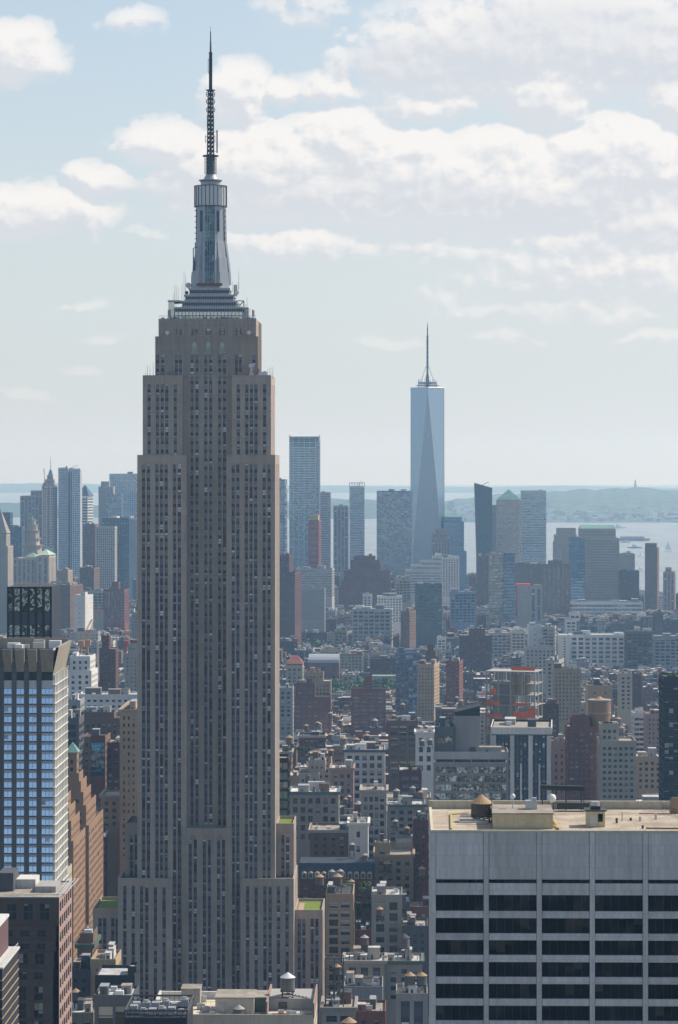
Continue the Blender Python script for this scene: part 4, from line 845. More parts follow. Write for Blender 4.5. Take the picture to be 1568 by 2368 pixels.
# dark glass tower behind it with six mirrored bays
bd = 1160.0
bt = thing('glass_tower', 'black tower with mirrored glass bays rising behind the flared beige crown', 'glass tower', (xof(70, bd), bd, 0), GROT)
def bz(py): return zof(py, bd)
bs = F / bd; hw = 50 / bs; dp = 28
mirr = mat_glass('glass_wavy', (.26, .29, .27), cv=(.8, 1.1), blind=0, rough=.02, metal=1.0, wav=.42, sash=False, fw=.015, wscale=.8, frame=(.1, .1, .1))
q = MB(); q.box(-hw, hw, .35, dp, 0, bz(1357)); q.build('wall', WALL['black'], bt)
cols = [(75, 130), (152, 208), (232, 288), (312, 365), (390, 443), (469, 524)]
cols = [((a / 2.613 / 1.7303) , (b_ / 2.613 / 1.7303)) for a, b_ in cols]
for i, (a, b_) in enumerate(cols):
    xa, xb = (a - 70) / bs, (b_ - 70) / bs
    for j, (ya, yb_, mt) in enumerate(((1361, 1394, mirr), (1394.5, 1413, mirr), (1415, 1444, WALL['dark_grey']), (1445, 1468, mirr), (1470, 1500, GLASS['teal']))):
        q = MB(); q.quad((xa, .1, bz(yb_)), (xb, .1, bz(yb_)), (xb, .1, bz(ya)), (xa, .1, bz(ya)), uv=[(i, j), (i + 1, j), (i + 1, j + .99), (i, j + .99)]); q.build('window' if j != 2 else 'louvre', mt, bt)
edge_ = [-hw] + [v for a, b_ in cols for v in ((a - 70) / bs, (b_ - 70) / bs)] + [hw]
for i in range(0, len(edge_), 2):
    q = MB(); q.box(edge_[i], edge_[i + 1], -.25, .34, bz(1520), bz(1356)); q.build('pier', WALL['black'], bt)
for k in range(8):
    q = MB(); q.box(hw + .003, hw + .5, .5 + k * 3.6, .9 + k * 3.6, bz(1520), bz(1356)); q.build('fin', M['alum'], bt)
q = MB(); q.quad((-hw, .4, bz(1356.5)), (hw, .4, bz(1356.5)), (hw, dp, bz(1356.5)), (-hw, dp, bz(1356.5))); q.build('roof', ROOF['tar'], bt)
q = MB(); q.tube((2.4, 8, bz(1357)), (2.4, 8, bz(1351)), .3, 6); q.box(-6.5, 8, 7.5, 8.3, bz(1351), bz(1349.5)); q.box(7, 11.0, 7.4, 8.4, bz(1349.5), bz(1345)); q.build('window_cleaning_crane', M['alum'], bt)
HERO.append(dict(x0=12, x1=132, yt=1355, yb=1500, d=bd, dep=dp, W=2 * hw, cx=xof(70, bd), z=bz(1357), z0=bz(1357), label='', short='the black tower with mirrored bays', root=bt))
# brown granite tower below it, and the dark striped corner building
rd_ = 850.0
gr_ = thing('granite_tower', 'brown granite stepped tower with tall dark windows below the flared-crown tower', 'tower', (xof(137, rd_), rd_, 0), GROT)
rs = F / rd_
def rz(py): return zof(py, rd_)
def rx(px): return (px - 137) / rs
wm = MB(); gl_ = {}
stg = St(bay=4.7, ww=.52, wh=.62, r=.35, edge=1.2, top=1.4, fh=4.15)
# each stage: right edge of the front, top row, bottom row, rows of (window top, bottom)
stages = [(0, 2075, 2133, [(2089, 2128)], 4.3), (-.9, 2140, 2172, [(2151, 2165)], 4.3), (-.9, 2172, 2193, [(2181, 2193)], 4.3), (-1.3, 2200, 2232, [(2203, 2229)], 4.3), (-1.5, 2236, 2262, [(2246, 2262)], 4.3), (-1.5, 2264, 2420, [(2278, 2310), (2315, 2352), (2357, 2395)], 4.3)]
xl = rx(-20)
for i, (xr, ta, tb, ws, bw) in enumerate(stages):
    y0 = -.4 * i
    nxt = stages[i + 1][1] if i + 1 < len(stages) else tb
    prev = rz(ta)
    n = int((xr - xl - 1.5) / 4.62)
    for wt, wb in ws:
        wm.quad((xl, y0, rz(wt)), (xr, y0, rz(wt)), (xr, y0, prev), (xl, y0, prev)); s0 = xl
        for k in range(n, -1, -1):
            c = xr - 2.35 - k * 4.62 - 1.7; hwid = 1.25
            wm.quad((s0, y0, rz(wb)), (c - hwid, y0, rz(wb)), (c - hwid, y0, rz(wt)), (s0, y0, rz(wt)))
            wm.quad((c - hwid, y0, rz(wb)), (c - hwid, y0 + .4, rz(wb)), (c - hwid, y0 + .4, rz(wt)), (c - hwid, y0, rz(wt))); wm.quad((c + hwid, y0 + .4, rz(wb)), (c + hwid, y0, rz(wb)), (c + hwid, y0, rz(wt)), (c + hwid, y0 + .4, rz(wt)))
            g = MB(); g.quad((c - hwid, y0 + .38, rz(wb)), (c + hwid, y0 + .38, rz(wb)), (c + hwid, y0 + .38, rz(wt)), (c - hwid, y0 + .38, rz(wt)), uv=[(k * 3, i), (k * 3 + 2, i), (k * 3 + 2, i + .99), (k * 3, i + .99)]); g.build('window', GLASS['dark'], gr_); s0 = c + hwid
        wm.quad((s0, y0, rz(wb)), (xr, y0, rz(wb)), (xr, y0, rz(wt)), (s0, y0, rz(wt)))
        wm.box(xl, xr + .1, y0 - .25, y0 - .003, rz(wb) - .5, rz(wb) - .1); prev = rz(wb)
    wm.quad((xl, y0, rz(max(nxt, tb))), (xr, y0, rz(max(nxt, tb))), (xr, y0, prev), (xl, y0, prev))
    if i: wm.quad((xl, y0, rz(ta)), (xr, y0, rz(ta)), (xr, y0 + .45, rz(ta)), (xl, y0 + .45, rz(ta)))
wm.quad((xl, 34, 0), (xl, 0, 0), (xl, 0, rz(2075)), (xl, 34, rz(2075))); wm.quad((0, 34, 0), (xl, 34, 0), (xl, 34, rz(2075)), (0, 34, rz(2075)))
wm.quad((xl, -2, 0), (-1.5, -2, 0), (-1.5, -2, rz(2420)), (xl, -2, rz(2420)))
wm.build('wall', WALL['granite'], gr_)
sw = MB(); G2 = {}
def gl2(key):
    G2.setdefault(key, MB()); return (G2[key], 0)
facade(sw, gl2, (0, 0), (0, 1), 33, rz(2500), rz(2075), St(bay=5.4, ww=.72, wh=.66, r=.3, edge=1.0, top=1.2, fh=4.3)); sw.quad((0, 0, 0), (0, 33, 0), (0, 33, rz(2500)), (0, 0, rz(2500)))
sw.build('side_wall', WALL['pink'], gr_)
for k2 in G2: G2[k2].build('window_row', GLASS['dark'], gr_)
q = MB(); q.quad((xl, .5, rz(2077)), (-.5, .5, rz(2077)), (-.5, 33, rz(2077)), (xl, 33, rz(2077))); q.build('roof', ROOF['gravel'], gr_)
q = MB()
for (a, b_, c, d_) in ((xl, 0, 0, .5), (-.5, 0, .5, 33), (xl, 0, 33, 33.6)): q.box(a, b_, c, d_, rz(2076), rz(2073.5))
q.build('parapet', WALL['concrete'], gr_)
for xa, xb, ya, yb_, h, mt in ((xl, rx(16), 14, 26, 5.2, 'dark_grey'), (rx(16), rx(62), 20, 30, 2.6, 'white'), (rx(70), rx(118), 12, 24, 1.7, 'concrete')):
    q = MB(); q.box(xa, xb, ya, yb_, rz(2077), rz(2077) + h); q.build('bulkhead', WALL[mt], gr_)
q = MB(); x = rx(120); 
for k in range(4): q.tube((x + k * .9, 8, rz(2077)), (x + 2 + k * .9, 26, rz(2060)), .12, 4)
q.tube((x, 8, rz(2077)), (x + 3, 8, rz(2077)), .12, 4); q.build('roof_frame', M['alum'], gr_)
q = MB()
for k in range(18): q.tube((rx(3 + k * 7), .25, rz(2075)), (rx(3 + k * 7), .25, rz(2069)), .04, 4)
q.tube((rx(0), .25, rz(2069)), (rx(137), .25, rz(2069)), .05, 4); q.build('railing', M['alum'], gr_)
HERO.append(dict(x0=-40, x1=160, yt=2055, yb=2600, d=rd_, dep=35, W=20, cx=xof(60, rd_), z=rz(2077), z0=rz(2077), label='', short='the brown granite tower', root=gr_))
cd = 700.0
ct = thing('striped_building', 'near-black building with thin pale horizontal bands in the bottom left corner', 'building', (xof(5, cd), cd, 0), GROT)
def cz(py): return zof(py, cd)
q = MB(); q.box(-14, 0, 0, 30, 0, cz(2240)); q.build('wall', WALL['black'], ct)
for k in range(9):
    z = cz(2268 + 22 * k); b1 = MB(); b1.box(-14.1, .14, -.14, 30.1, z, z + .2); b1.build('belt_course', WALL['tan'], ct)
q = MB(); q.box(-14, .3, -.3, 30.3, cz(2240), cz(2236)); q.build('coping', WALL['white'], ct)
q = MB(); q.box(-14, -2.2, 4, 28, cz(2236), cz(2160)); q.build('penthouse', mat_wall('plum_panel', (.13, .075, .075), joint=.3, jw=6, jh=2.4), ct)
q = MB(); q.box(-14, -2.0, 3.8, 28.2, cz(2160), cz(2154)); q.build('penthouse_roof', WALL['white'], ct)
q = MB()
for k in range(9): q.tube((0, k * 3.6, cz(2236)), (0, k * 3.6, cz(2226)), .05, 4)
q.tube((0, 0, cz(2226)), (0, 29, cz(2226)), .06, 4); q.build('railing', M['white'], ct)
HERO.append(dict(x0=-60, x1=50, yt=2140, yb=2600, d=cd, dep=32, W=14, cx=-90, z=cz(2240), z0=cz(2240), label='', short='the near-black striped building', root=ct))
# ---------------------------------------------------------------- buildings placed one by one
T = 'tower'; B = 'building'; AP = 'apartment block'; O = 'office tower'
def hero(name, cat, label, x0, x1, yt, yb, d, dep, style, wall, glass='dark', **k): return bld(name, label, cat, x0, x1, yt, yb, d, dep, style, wall, glass, **k)
# --- around the foot of the big skyscraper, right side
hero('loft_building', B, 'tan loft building with broad dark windows right of the lawn terrace', 753, 817, 2066, 2330, 1400, 34, 'loft', 'tan', 'loft', short='the tan loft building by the lawn terrace', st=dict(fh=4.2, bay=4.6, wh=.7))
hero('mansard_building', B, 'long brick building under a blue slate mansard with arched dormers', 692, 866, 2030, 2110, 1500, 26, 'punch', 'dark_brick', 'loft', short='the blue mansard building', clut=0, st=dict(bay=4.4, fh=4.3), roof='tar', band=(2052, 2072))
hero('hotel_building', B, 'dark brown brick building with a planted black roof house', 717, 805, 1918, 2010, 1562, 30, 'punch', 'brown', short='the dark brown brick building', cornice='limestone', clut=1, st=dict(bay=4.0, ww=.4))
hero('white_building', B, 'narrow white stone building with a balustrade and few windows', 806, 851, 1902, 1985, 1556, 26, 'small', 'white', short='the narrow white balustraded building', cornice='white', clut=1, st=dict(bay=9.0, ww=.22, fh=7.5, wh=.4))
hero('loft_building', B, 'ornate stone loft building with a teal cornice and arched upper windows', 670, 783, 1830, 1915, 1700, 30, 'loft', 'limestone', 'dark', short='the teal-cornice building', cornice='teal', roof='white', clut=3, st=dict(bay=4.5, ww=.6, fh=5))
hero('loft_building', B, 'slim grey loft building with a pedimented top and round-arched windows', 835, 894, 1826, 1975, 1640, 28, 'loft', 'concrete', 'loft', short='the pedimented grey loft building', cornice='limestone', clut=1, st=dict(bay=2.9, ww=.7, fh=4.4), band=(1860, 1878))
hero('office_building', B, 'long grey office building with green roof trim beside the pedimented loft', 895, 982, 1859, 1925, 1690, 26, 'punch', 'grey', 'loft', short='the long grey office building', cornice='green', st=dict(bay=5.0, ww=.5))
hero('loft_building', B, 'beige building with a classical pediment and columned corner pavilion', 867, 956, 1975, 2070, 1520, 30, 'punch', 'tan', 'loft', short='the beige pedimented building', cornice='tan', st=dict(bay=4.2), tiers=((867, 902, 1948, 0, 9),), clut=1)
hero('brick_building', B, 'dark red brick slab with few windows left of the travertine tower', 955, 990, 1895, 2040, 1545, 24, 'small', 'dark_brick', 'loft', short='the dark red brick slab', st=dict(bay=3.0, fh=4.2))
hero('white_building', B, 'pale grid-fronted building with big black windows and a roof terrace', 859, 930, 2068, 2170, 1400, 26, 'loft', 'limestone', 'dark', short='the pale grid-fronted building', st=dict(bay=6.5, ww=.62, fh=5.0, wh=.72))
hero('loft_building', B, 'low stone building with tall pilasters under white roof sheds', 796, 890, 2220, 2275, 1330, 22, 'pier', 'limestone', 'dark', short='the pilastered low building', roof='white', cornice='limestone', clut=4, st=dict(bay=6, ww=.6, fh=4.6))
hero('loft_building', B, 'low stone building with arched windows and three white vents on its green-edged roof', 892, 977, 2221, 2275, 1335, 22, 'punch', 'limestone', 'dark', short='the arched low building', cornice='green', clut=3, st=dict(bay=4.2))
hero('box_building', B, 'plain grey box building with a sunken flat roof and three windows', 795, 885, 2280, 2330, 1285, 26, 'small', 'grey', short='the plain grey box', roof='tar', st=dict(bay=5.5, ww=.25, fh=7, top=6), clut=2)
hero('loft_building', B, 'stone building with a cluttered roof at the bottom edge beside the skyscraper', 745, 821, 2328, 2420, 1235, 26, 'loft', 'limestone', 'dark', short='the cluttered stone building', cornice='limestone', clut=3, roof='gravel')
hero('brick_building', B, 'red brick building with white sash windows at the bottom edge', 820, 892, 2337, 2420, 1240, 26, 'small', 'red_brick', 'loft', short='the bottom red brick building', roof='gravel', st=dict(bay=5.5, ww=.3, fh=5))
hero('loft_building', B, 'concrete-framed building with tall open bays under two wooden water tanks', 916, 989, 2296, 2420, 1180, 22, 'pier', 'concrete', 'dark', short='the building under twin tanks', st=dict(bay=6.8, ww=.68, fh=6), roof='tar', clut=1)
hero('brick_building', B, 'black-shaded building between two grey roofs beside the travertine tower', 930, 990, 2140, 2230, 1390, 24, 'small', 'dark_grey', short='the shaded rear building', clut=3)
hero('brick_building', B, 'low red-brown building with courtyard planting below the mansard', 815, 862, 2150, 2200, 1440, 24, 'small', 'dark_brick', short='the courtyard building', clut=2)
hero('glass_tower', T, 'narrow black glass sliver tower right behind the skyscraper edge', 640, 667, 1752, 1915, 1345, 18, 'cur', 'black', 'teal', short='the black glass sliver', clut=0, st=dict(bay=2.4, fh=4.2, wh=.8))
# --- middle distance, right half
hero('white_building', B, 'white terracotta loft building with navy cornice and paired windows', 796, 890, 1733, 1835, 1850, 34, 'loft', 'white', short='the white terracotta building', cornice='slate', clut=4, st=dict(bay=5.0, ww=.6, fh=4.6))
hero('loft_building', B, 'pinkish stone loft building with a shallow arched cornice', 765, 817, 1775, 1880, 1800, 28, 'punch', 'pink', short='the arched-cornice pink loft', cornice='pink', st=dict(bay=4.0, fh=4.4))
hero('loft_building', B, 'beige blank-topped building beside a dark brick wall', 690, 738, 1787, 1835, 1795, 26, 'small', 'beige', short='the blank-topped beige building', tiers=((712, 752, 1760, 8, 16),))
hero('brick_building', B, 'dark red brick loft with silver window bands and roof garden', 923, 975, 1780, 1870, 1805, 28, 'rib', 'dark_brick', 'haze', short='the roof-garden brick loft', st=dict(bay=7, ww=.8, wh=.45, fh=4.6), clut=1)
hero('white_building', B, 'small white arcaded building with tall windows near the centre right', 961, 1004, 1692, 1765, 2000, 24, 'punch', 'white', short='the small white arcaded building', st=dict(bay=4.5, fh=6, wh=.6), cornice='white')
hero('loft_building', B, 'brown-grey loft building with square windows behind the pedimented loft', 898, 966, 1666, 1780, 2060, 30, 'loft', 'brown', short='the brown-grey loft', clut=3)
hero('brick_apartments', AP, 'red brick apartment block with white balcony bands and red lift tower', 812, 892, 1591, 1700, 2500, 22, 'rib', 'red_brick', 'haze', short='the white-banded red apartments', tiers=((842, 861, 1566, 5, 9),), st=dict(bay=6, ww=.7, fh=3.4, wh=.5), clut=0)
hero('glass_tower', T, 'blue glass tower with a mirrored lower half near the centre right', 915, 965, 1508, 1665, 2550, 30, 'cur', 'blue_grey', 'blue', short='the blue glass tower', clut=1, rows=True, st=dict(bay=3.6, fh=4.6))
hero('brick_apartments', AP, 'wide red brick apartment block with rooftop planters', 681, 765, 1610, 1690, 2480, 26, 'rib', 'red_brick', 'haze', short='the wide red apartments', tiers=((683, 728, 1580, 5, 10),), st=dict(bay=5, ww=.6, fh=3.8, wh=.4))
hero('apartment_block', AP, 'tall grey apartment block just right of the skyscraper with a brick party wall', 630, 677, 1589, 1720, 2350, 24, 'punch', 'grey', 'loft', short='the tall grey apartments', st=dict(fh=3.4), clut=2)
hero('apartment_block', AP, 'tan stepped apartment block with green terraces', 702, 765, 1574, 1612, 2620, 26, 'small', 'tan', short='the tan terraced apartments', tiers=((704, 748, 1554, 2, 16),))
hero('armory_hall', B, 'red brick hall with a long grey barrel-vaulted glass roof', 713, 784, 1532, 1572, 3450, 40, 'punch', 'red_brick', short='the vaulted brick hall', clut=0, st=dict(bay=10, fh=9, wh=.7, ww=.3))
hero('tiled_roof_building', B, 'beige building under a red tiled pyramid roof', 662, 700, 1537, 1590, 2900, 26, 'punch', 'beige', short='the red pyramid-roofed building', clut=0)
hero('apartment_block', AP, 'grey-beige apartment block with a deep cornice beyond the trees', 786, 839, 1512, 1556, 3600, 30, 'punch', 'beige', short='the deep-corniced apartments', cornice='brown')
hero('brick_apartments', AP, 'dark brown brick apartment block with a green terrace row', 855, 916, 1522, 1560, 3500, 26, 'small', 'dark_brick', short='the dark brick apartments')
hero('pavilion', B, 'low pavilion with a pale green flat roof beside the trees', 861, 915, 1562, 1580, 3440, 26, 'punch', 'beige', short='the green-roofed pavilion', roof='palegreen', clut=0)
hero('apartment_block', AP, 'tan brick tower with a sunlit orange side right of the blue glass tower', 965, 1004, 1535, 1640, 2800, 34, 'small', 'tan', short='the sunlit tan tower', rot=-9)
hero('apartment_block', AP, 'brown tower with a stepped red tile cap', 984, 1008, 1506, 1570, 2950, 22, 'small', 'brown', short='the red-capped tower', tiers=((988, 1003, 1492, 4, 10),), roof='red', clut=0)
hero('brick_apartments', AP, 'red brick apartment slab with pale sunlit end wall', 1031, 1062, 1528, 1610, 2850, 30, 'small', 'red_brick', short='the pale-ended red slab', rot=-8)
# --- right: foreground row behind the travertine tower
hero('glass_building', O, 'office block with wavy mirrored glass and an open terrace storey', 1004, 1172, 1762, 1880, 1488, 34, 'cur', 'grey', 'mirror', short='the wavy mirrored block', clut=0, st=dict(bay=2.6, fh=4.3, wh=.72))
hero('mechanical_block', O, 'grey windowless tower block with a sloping black top', 1052, 1110, 1655, 1760, 1512, 20, 'blank', 'grey', short='the grey windowless block', clut=0, roof='tar', st=dict(ww=.02, wh=.02))
hero('louvred_block', O, 'lower grey block with black louvres and a mirrored band', 1006, 1051, 1680, 1760, 1508, 20, 'rib', 'dark_grey', 'mirror', short='the louvred block', clut=1, st=dict(fh=9, wh=.4))
hero('terrace_block', O, 'grey terrace slab on slim columns with planted roof', 1004, 1176, 1738, 1764, 1499, 24, 'rib', 'grey', 'black', short='the terrace slab', clut=1, st=dict(fh=4, wh=.5, bay=8), roof='gravel')
hero('office_tower', O, 'black glass office tower with white stone piers and white roof band', 1137, 1274, 1681, 1880, 1600, 48, 'pier', 'black', 'blue', short='the white-piered black tower', clut=2, rot=-3, roof='gravel', st=dict(bay=1.9, ww=.66, fh=3.9, r=.2, edge=1))
hero('stone_tower', T, 'slender pink-beige stone tower with carved arches', 1276, 1309, 1713, 1880, 1800, 24, 'punch', 'pink', short='the slender pink tower', st=dict(bay=2.8, fh=4.2, ww=.35))
hero('brick_tower', AP, 'tall red brick apartment tower topped by a round brick drum', 1312, 1390, 1680, 1880, 1752, 26, 'punch', 'red_brick', 'haze', short='the drum-topped red tower', clut=0, st=dict(bay=2.9, ww=.55, fh=3.2, wh=.5), tiers=((1321, 1364, 1658, 3, 14),))
hero('concrete_tower', AP, 'beige concrete apartment tower with stepped corners and plant terraces', 1387, 1471, 1712, 1880, 1720, 26, 'punch', 'beige', 'teal', short='the beige stepped tower', clut=1, st=dict(bay=3.0, ww=.6, fh=3.4, wh=.5), tiers=((1389, 1432, 1674, 4, 14), ))
hero('concrete_block', AP, 'blank beige concrete block behind the round brick drum', 1359, 1416, 1584, 1640, 2000, 24, 'blank', 'tan', short='the blank beige block', clut=1)
hero('glass_tower', T, 'dark navy glass tower at the right edge with a leafy top', 1535, 1600, 1564, 1880, 1500, 30, 'cur', 'black', 'dark', short='the dark edge tower', clut=0, st=dict(bay=2.2, fh=3.4))
hero('clock_tower', T, 'red brick clock tower with a slate spire among trees', 1308, 1325, 1606, 1680, 2700, 7, 'small', 'red_brick', short='the brick clock tower', clut=0, st=dict(fh=6, bay=3, edge=.5))
hero('apartment_block', AP, 'wide tan apartment block with many small windows behind the clock tower', 1280, 1343, 1545, 1650, 2560, 24, 'small', 'tan', short='the wide tan apartments', rows=False)
hero('apartment_block', AP, 'pale crowned apartment block left of the wide tan one', 1262, 1292, 1525, 1640, 2700, 30, 'punch', 'limestone', short='the pale crowned apartments', rot=-12)
hero('brick_apartments', AP, 'dark red apartment block with a white-topped roof right of the concrete frame', 1249, 1292, 1627, 1700, 2200, 26, 'punch', 'dark_brick', 'teal', short='the dark red apartments')
hero('warehouse', B, 'long white warehouse with a grid of dark square windows', 1318, 1446, 1467, 1525, 3700, 40, 'loft', 'white', short='the long white warehouse', clut=3, rows=True, st=dict(bay=8, fh=5.4, ww=.66))
hero('warehouse', B, 'plain white end wing of the long warehouse', 1293, 1318, 1468, 1545, 3690, 40, 'small', 'white', short='the white end wing', clut=0, st=dict(bay=20, ww=.2))
hero('white_building', B, 'white building with black window dots and a black roof box', 1308, 1333, 1432, 1462, 3820, 30, 'loft', 'white', short='the white dotted building', tiers=((1318, 1342, 1418, 8, 20),), clut=0)
hero('loft_building', B, 'pale grey loft block with a bare white side wall', 1252, 1283, 1448, 1495, 3600, 30, 'loft', 'limestone', short='the pale loft block', rot=-6)
hero('loft_building', B, 'white bare-walled loft block with a vertical blue shadow joint', 1222, 1252, 1446, 1500, 3620, 30, 'blank', 'white', short='the bare white loft')
hero('apartment_block', AP, 'brown-grey block with a small white chapel-like roof house', 1214, 1284, 1496, 1545, 3200, 26, 'punch', 'concrete', short='the chapel-topped block', tiers=((1246, 1262, 1478, 6, 10),))
hero('loft_building', B, 'broad rust-brown loft block at the right side', 1448, 1512, 1459, 1530, 3650, 34, 'loft', 'brown', short='the rust-brown loft block', st=dict(bay=6))
hero('loft_building', B, 'wide grey-blue loft block touching the right edge', 1512, 1600, 1470, 1540, 3600, 34, 'loft', 'grey', short='the right-edge loft block', st=dict(bay=6))
hero('loft_building', B, 'grey loft block with pale window frames left of the yellow one', 1130, 1182, 1462, 1510, 3800, 30, 'loft', 'limestone', short='the pale-framed loft block')
hero('loft_building', B, 'yellowish loft block with sunlit amber windows', 1182, 1214, 1458, 1500, 3850, 28, 'loft', 'cream', short='the yellowish loft block')
hero('brick_apartments', AP, 'large brown brick apartment block with red roof details', 1062, 1137, 1468, 1540, 3500, 30, 'small', 'dark_brick', short='the large brown apartments', tiers=((1085, 1122, 1454, 5, 16),))
hero('beige_building', B, 'narrow beige block right of the striped housing slab', 1432, 1462, 1556, 1620, 2700, 24, 'punch', 'beige', short='the narrow beige block')
hero('brick_apartments', AP, 'dark brick block with an L-shaped roof near the right edge', 1440, 1484, 1556, 1600, 2900, 26, 'small', 'dark_brick', short='the L-roofed brick block')
hero('townhouse_row', B, 'white-roofed low block with a black attic near the dark edge tower', 1471, 1532, 1748, 1800, 1950, 24, 'punch', 'tan', short='the white-roofed low block', roof='white')
hero('brick_apartments', AP, 'pink brick apartment block above the white-roofed low block', 1494, 1538, 1650, 1720, 2150, 24, 'small', 'pink', short='the pink brick apartments')
hero('apartment_block', AP, 'white and black striped small apartment block beside the pink one', 1464, 1494, 1648, 1720, 2180, 20, 'rib', 'white', short='the striped small apartments')
# --- left: behind and below the edge tower
hero('loft_building', B, 'tall brown stone office block with ornate cornice left of the skyscraper', 277, 330, 1640, 1960, 1650, 60, 'punch', 'tan', short='the ornate brown block', cornice='beige', st=dict(bay=2.6, ww=.42, fh=3.9, wh=.5), band=(1690, 1790), clut=2)
hero('loft_building', B, 'brown building with a faded mural wall and blue painted sign', 191, 244, 1703, 1860, 1750, 30, 'punch', 'brown', short='the painted-sign building', clut=1, st=dict(bay=2.8, fh=4.2))
hero('loft_building', B, 'dark brown brick building right of the painted sign', 244, 280, 1716, 1850, 1762, 30, 'punch', 'dark_brick', short='the brown building right of the sign')
hero('loft_building', B, 'low tan corner building with a bright flat roof near the park trees', 233, 278, 1838, 1890, 1660, 28, 'punch', 'tan', short='the low tan corner building', roof='silver', cornice='beige', clut=0)
hero('loft_building', B, 'wide dark brown building with a battlemented parapet', 181, 300, 1660, 1720, 1900, 34, 'punch', 'brown', short='the battlemented brown building', st=dict(bay=3.4, fh=4), clut=3, tiers=((185, 262, 1648, 6, 16),))
hero('apartment_block', AP, 'long white apartment block with rows of dark windows', 181, 330, 1605, 1660, 2150, 28, 'punch', 'white', short='the long white apartments', st=dict(bay=4.5, ww=.5, fh=4.0, wh=.4), clut=3)
hero('apartment_tower', T, 'white punched tower with a dark glass two-storey top', 158, 212, 1550, 1605, 2300, 36, 'punch', 'white', short='the dark-topped white tower', rot=-2, tiers=((161, 208, 1517, 2, 30),), clut=1, st=dict(bay=4.6, fh=4.2, ww=.42), roof='white')
hero('brick_apartments', AP, 'red-brown brick tower with a pale stair house left of the skyscraper', 230, 268, 1500, 1590, 2600, 26, 'small', 'dark_brick', short='the red-brown brick tower', tiers=((234, 252, 1470, 4, 14),))
hero('apartment_block', AP, 'pale grey apartment tower tucked against the skyscraper left edge', 288, 330, 1510, 1600, 2500, 26, 'small', 'limestone', short='the pale grey tucked tower', tiers=((295, 325, 1488, 4, 14),))
hero('apartment_block', AP, 'grey narrow apartment block above the red-brown brick tower', 304, 330, 1415, 1480, 3400, 30, 'small', 'grey', short='the narrow grey block')
hero('dark_building', B, 'dark building with a green roof patch beside the edge tower', 150, 183, 1660, 1790, 1620, 26, 'loft', 'dark_grey', short='the dark building by the edge tower', clut=2)
hero('loft_building', B, 'small mottled grey loft building with arched windows above the turret', 158, 186, 1618, 1700, 1960, 26, 'punch', 'grey', short='the mottled grey loft')
# avenue frontage on the left with sunlit side walls
hero('brick_tower', B, 'stepped orange brick building with sunlit terraces and a green turret', 140, 206, 1908, 2200, 1557, 74, 'punch', 'orange', short='the stepped orange building', roof='tar', clut=0, st=dict(bay=5.2, ww=.44, fh=3.9, wh=.48, r=.1), tiers=((140, 199, 1862, 1.2, 50), (140, 192, 1832, 2.4, 38), (140, 186, 1808, 3.4, 28), (140, 181, 1789, 4.2, 20), (151, 175, 1743, 6, 9)))
hero('brick_building', B, 'orange brick setback building squeezed beside the edge tower', 110, 170, 1944, 2300, 1484, 56, 'punch', 'orange', short='the squeezed orange building', roof='tar', clut=0, st=dict(bay=5.0, ww=.44, fh=3.8, wh=.48, r=.1), tiers=((110, 164, 1898, 1.4, 40), (110, 158, 1868, 2.6, 30), (110, 153, 1838, 3.4, 18)))
hero('brick_building', B, 'red brick avenue building with green parapet and white cornice', 214, 239, 1928, 2200, 1638, 84, 'punch', 'red_brick', short='the green-parapet red building', roof='gravel', cornice='white', clut=3, st=dict(bay=3.4, fh=4))
hero('copper_roof_building', B, 'brown corner building with a green copper roof beside the outer wing', 179, 214, 2182, 2330, 1150, 24, 'punch', 'brown', short='the copper-roofed corner building', cornice='copper' if 'copper' in WALL else 'green', roof='copper', clut=1, tiers=((183, 214, 2160, 3, 16),))
hero('avenue_building', B, 'cream avenue building whose sunlit side wall shows below the edge tower', 96, 135.5, 2034, 2420, 1420, 58, 'punch', 'cream', short='the cream avenue building', clut=1, st=dict(bay=3.4, fh=4.0, ww=.36))
# --- bottom foreground roofs
hero('rooftop_building', B, 'cream-walled roof terrace building in the bottom centre with service huts', 349, 726, 2345, 2460, 900, 36, 'punch', 'cream', short='the cream roof-terrace building', roof='cream', clut=0)
hero('black_building', B, 'black-walled building with stepped cream parapets left of the skyscraper base', 220, 312, 2254, 2330, 1080, 22, 'blank', 'black', short='the black-walled building', roof='silver', clut=2, st=dict(ww=.02, wh=.02), tiers=((292, 312, 2240, 6, 10),))
hero('pavilion_building', B, 'grey steel-framed pavilion with open glass bays at the bottom left', 218, 310, 2300, 2420, 1040, 20, 'loft', 'dark_grey', 'lit', short='the steel-framed pavilion', roof='silver', st=dict(bay=5.6, ww=.84, fh=9, wh=.78), clut=2)
hero('renovated_building', B, 'tan building under repair with a scaffolded roof above the black wall', 210, 268, 2217, 2330, 1110, 22, 'punch', 'tan', short='the scaffolded tan building', roof='gravel', clut=3)
hero('low_building', B, 'low dark building with a grey hut beside the granite tower', 158, 211, 2240, 2300, 1120, 24, 'small', 'dark_grey', short='the low dark building', roof='tar', clut=3)
hero('low_building', B, 'white-roofed low building at the bottom left beside the granite tower', 150, 217, 2340, 2420, 1060, 26, 'rib', 'limestone', short='the white-roofed low building', roof='white', clut=3)
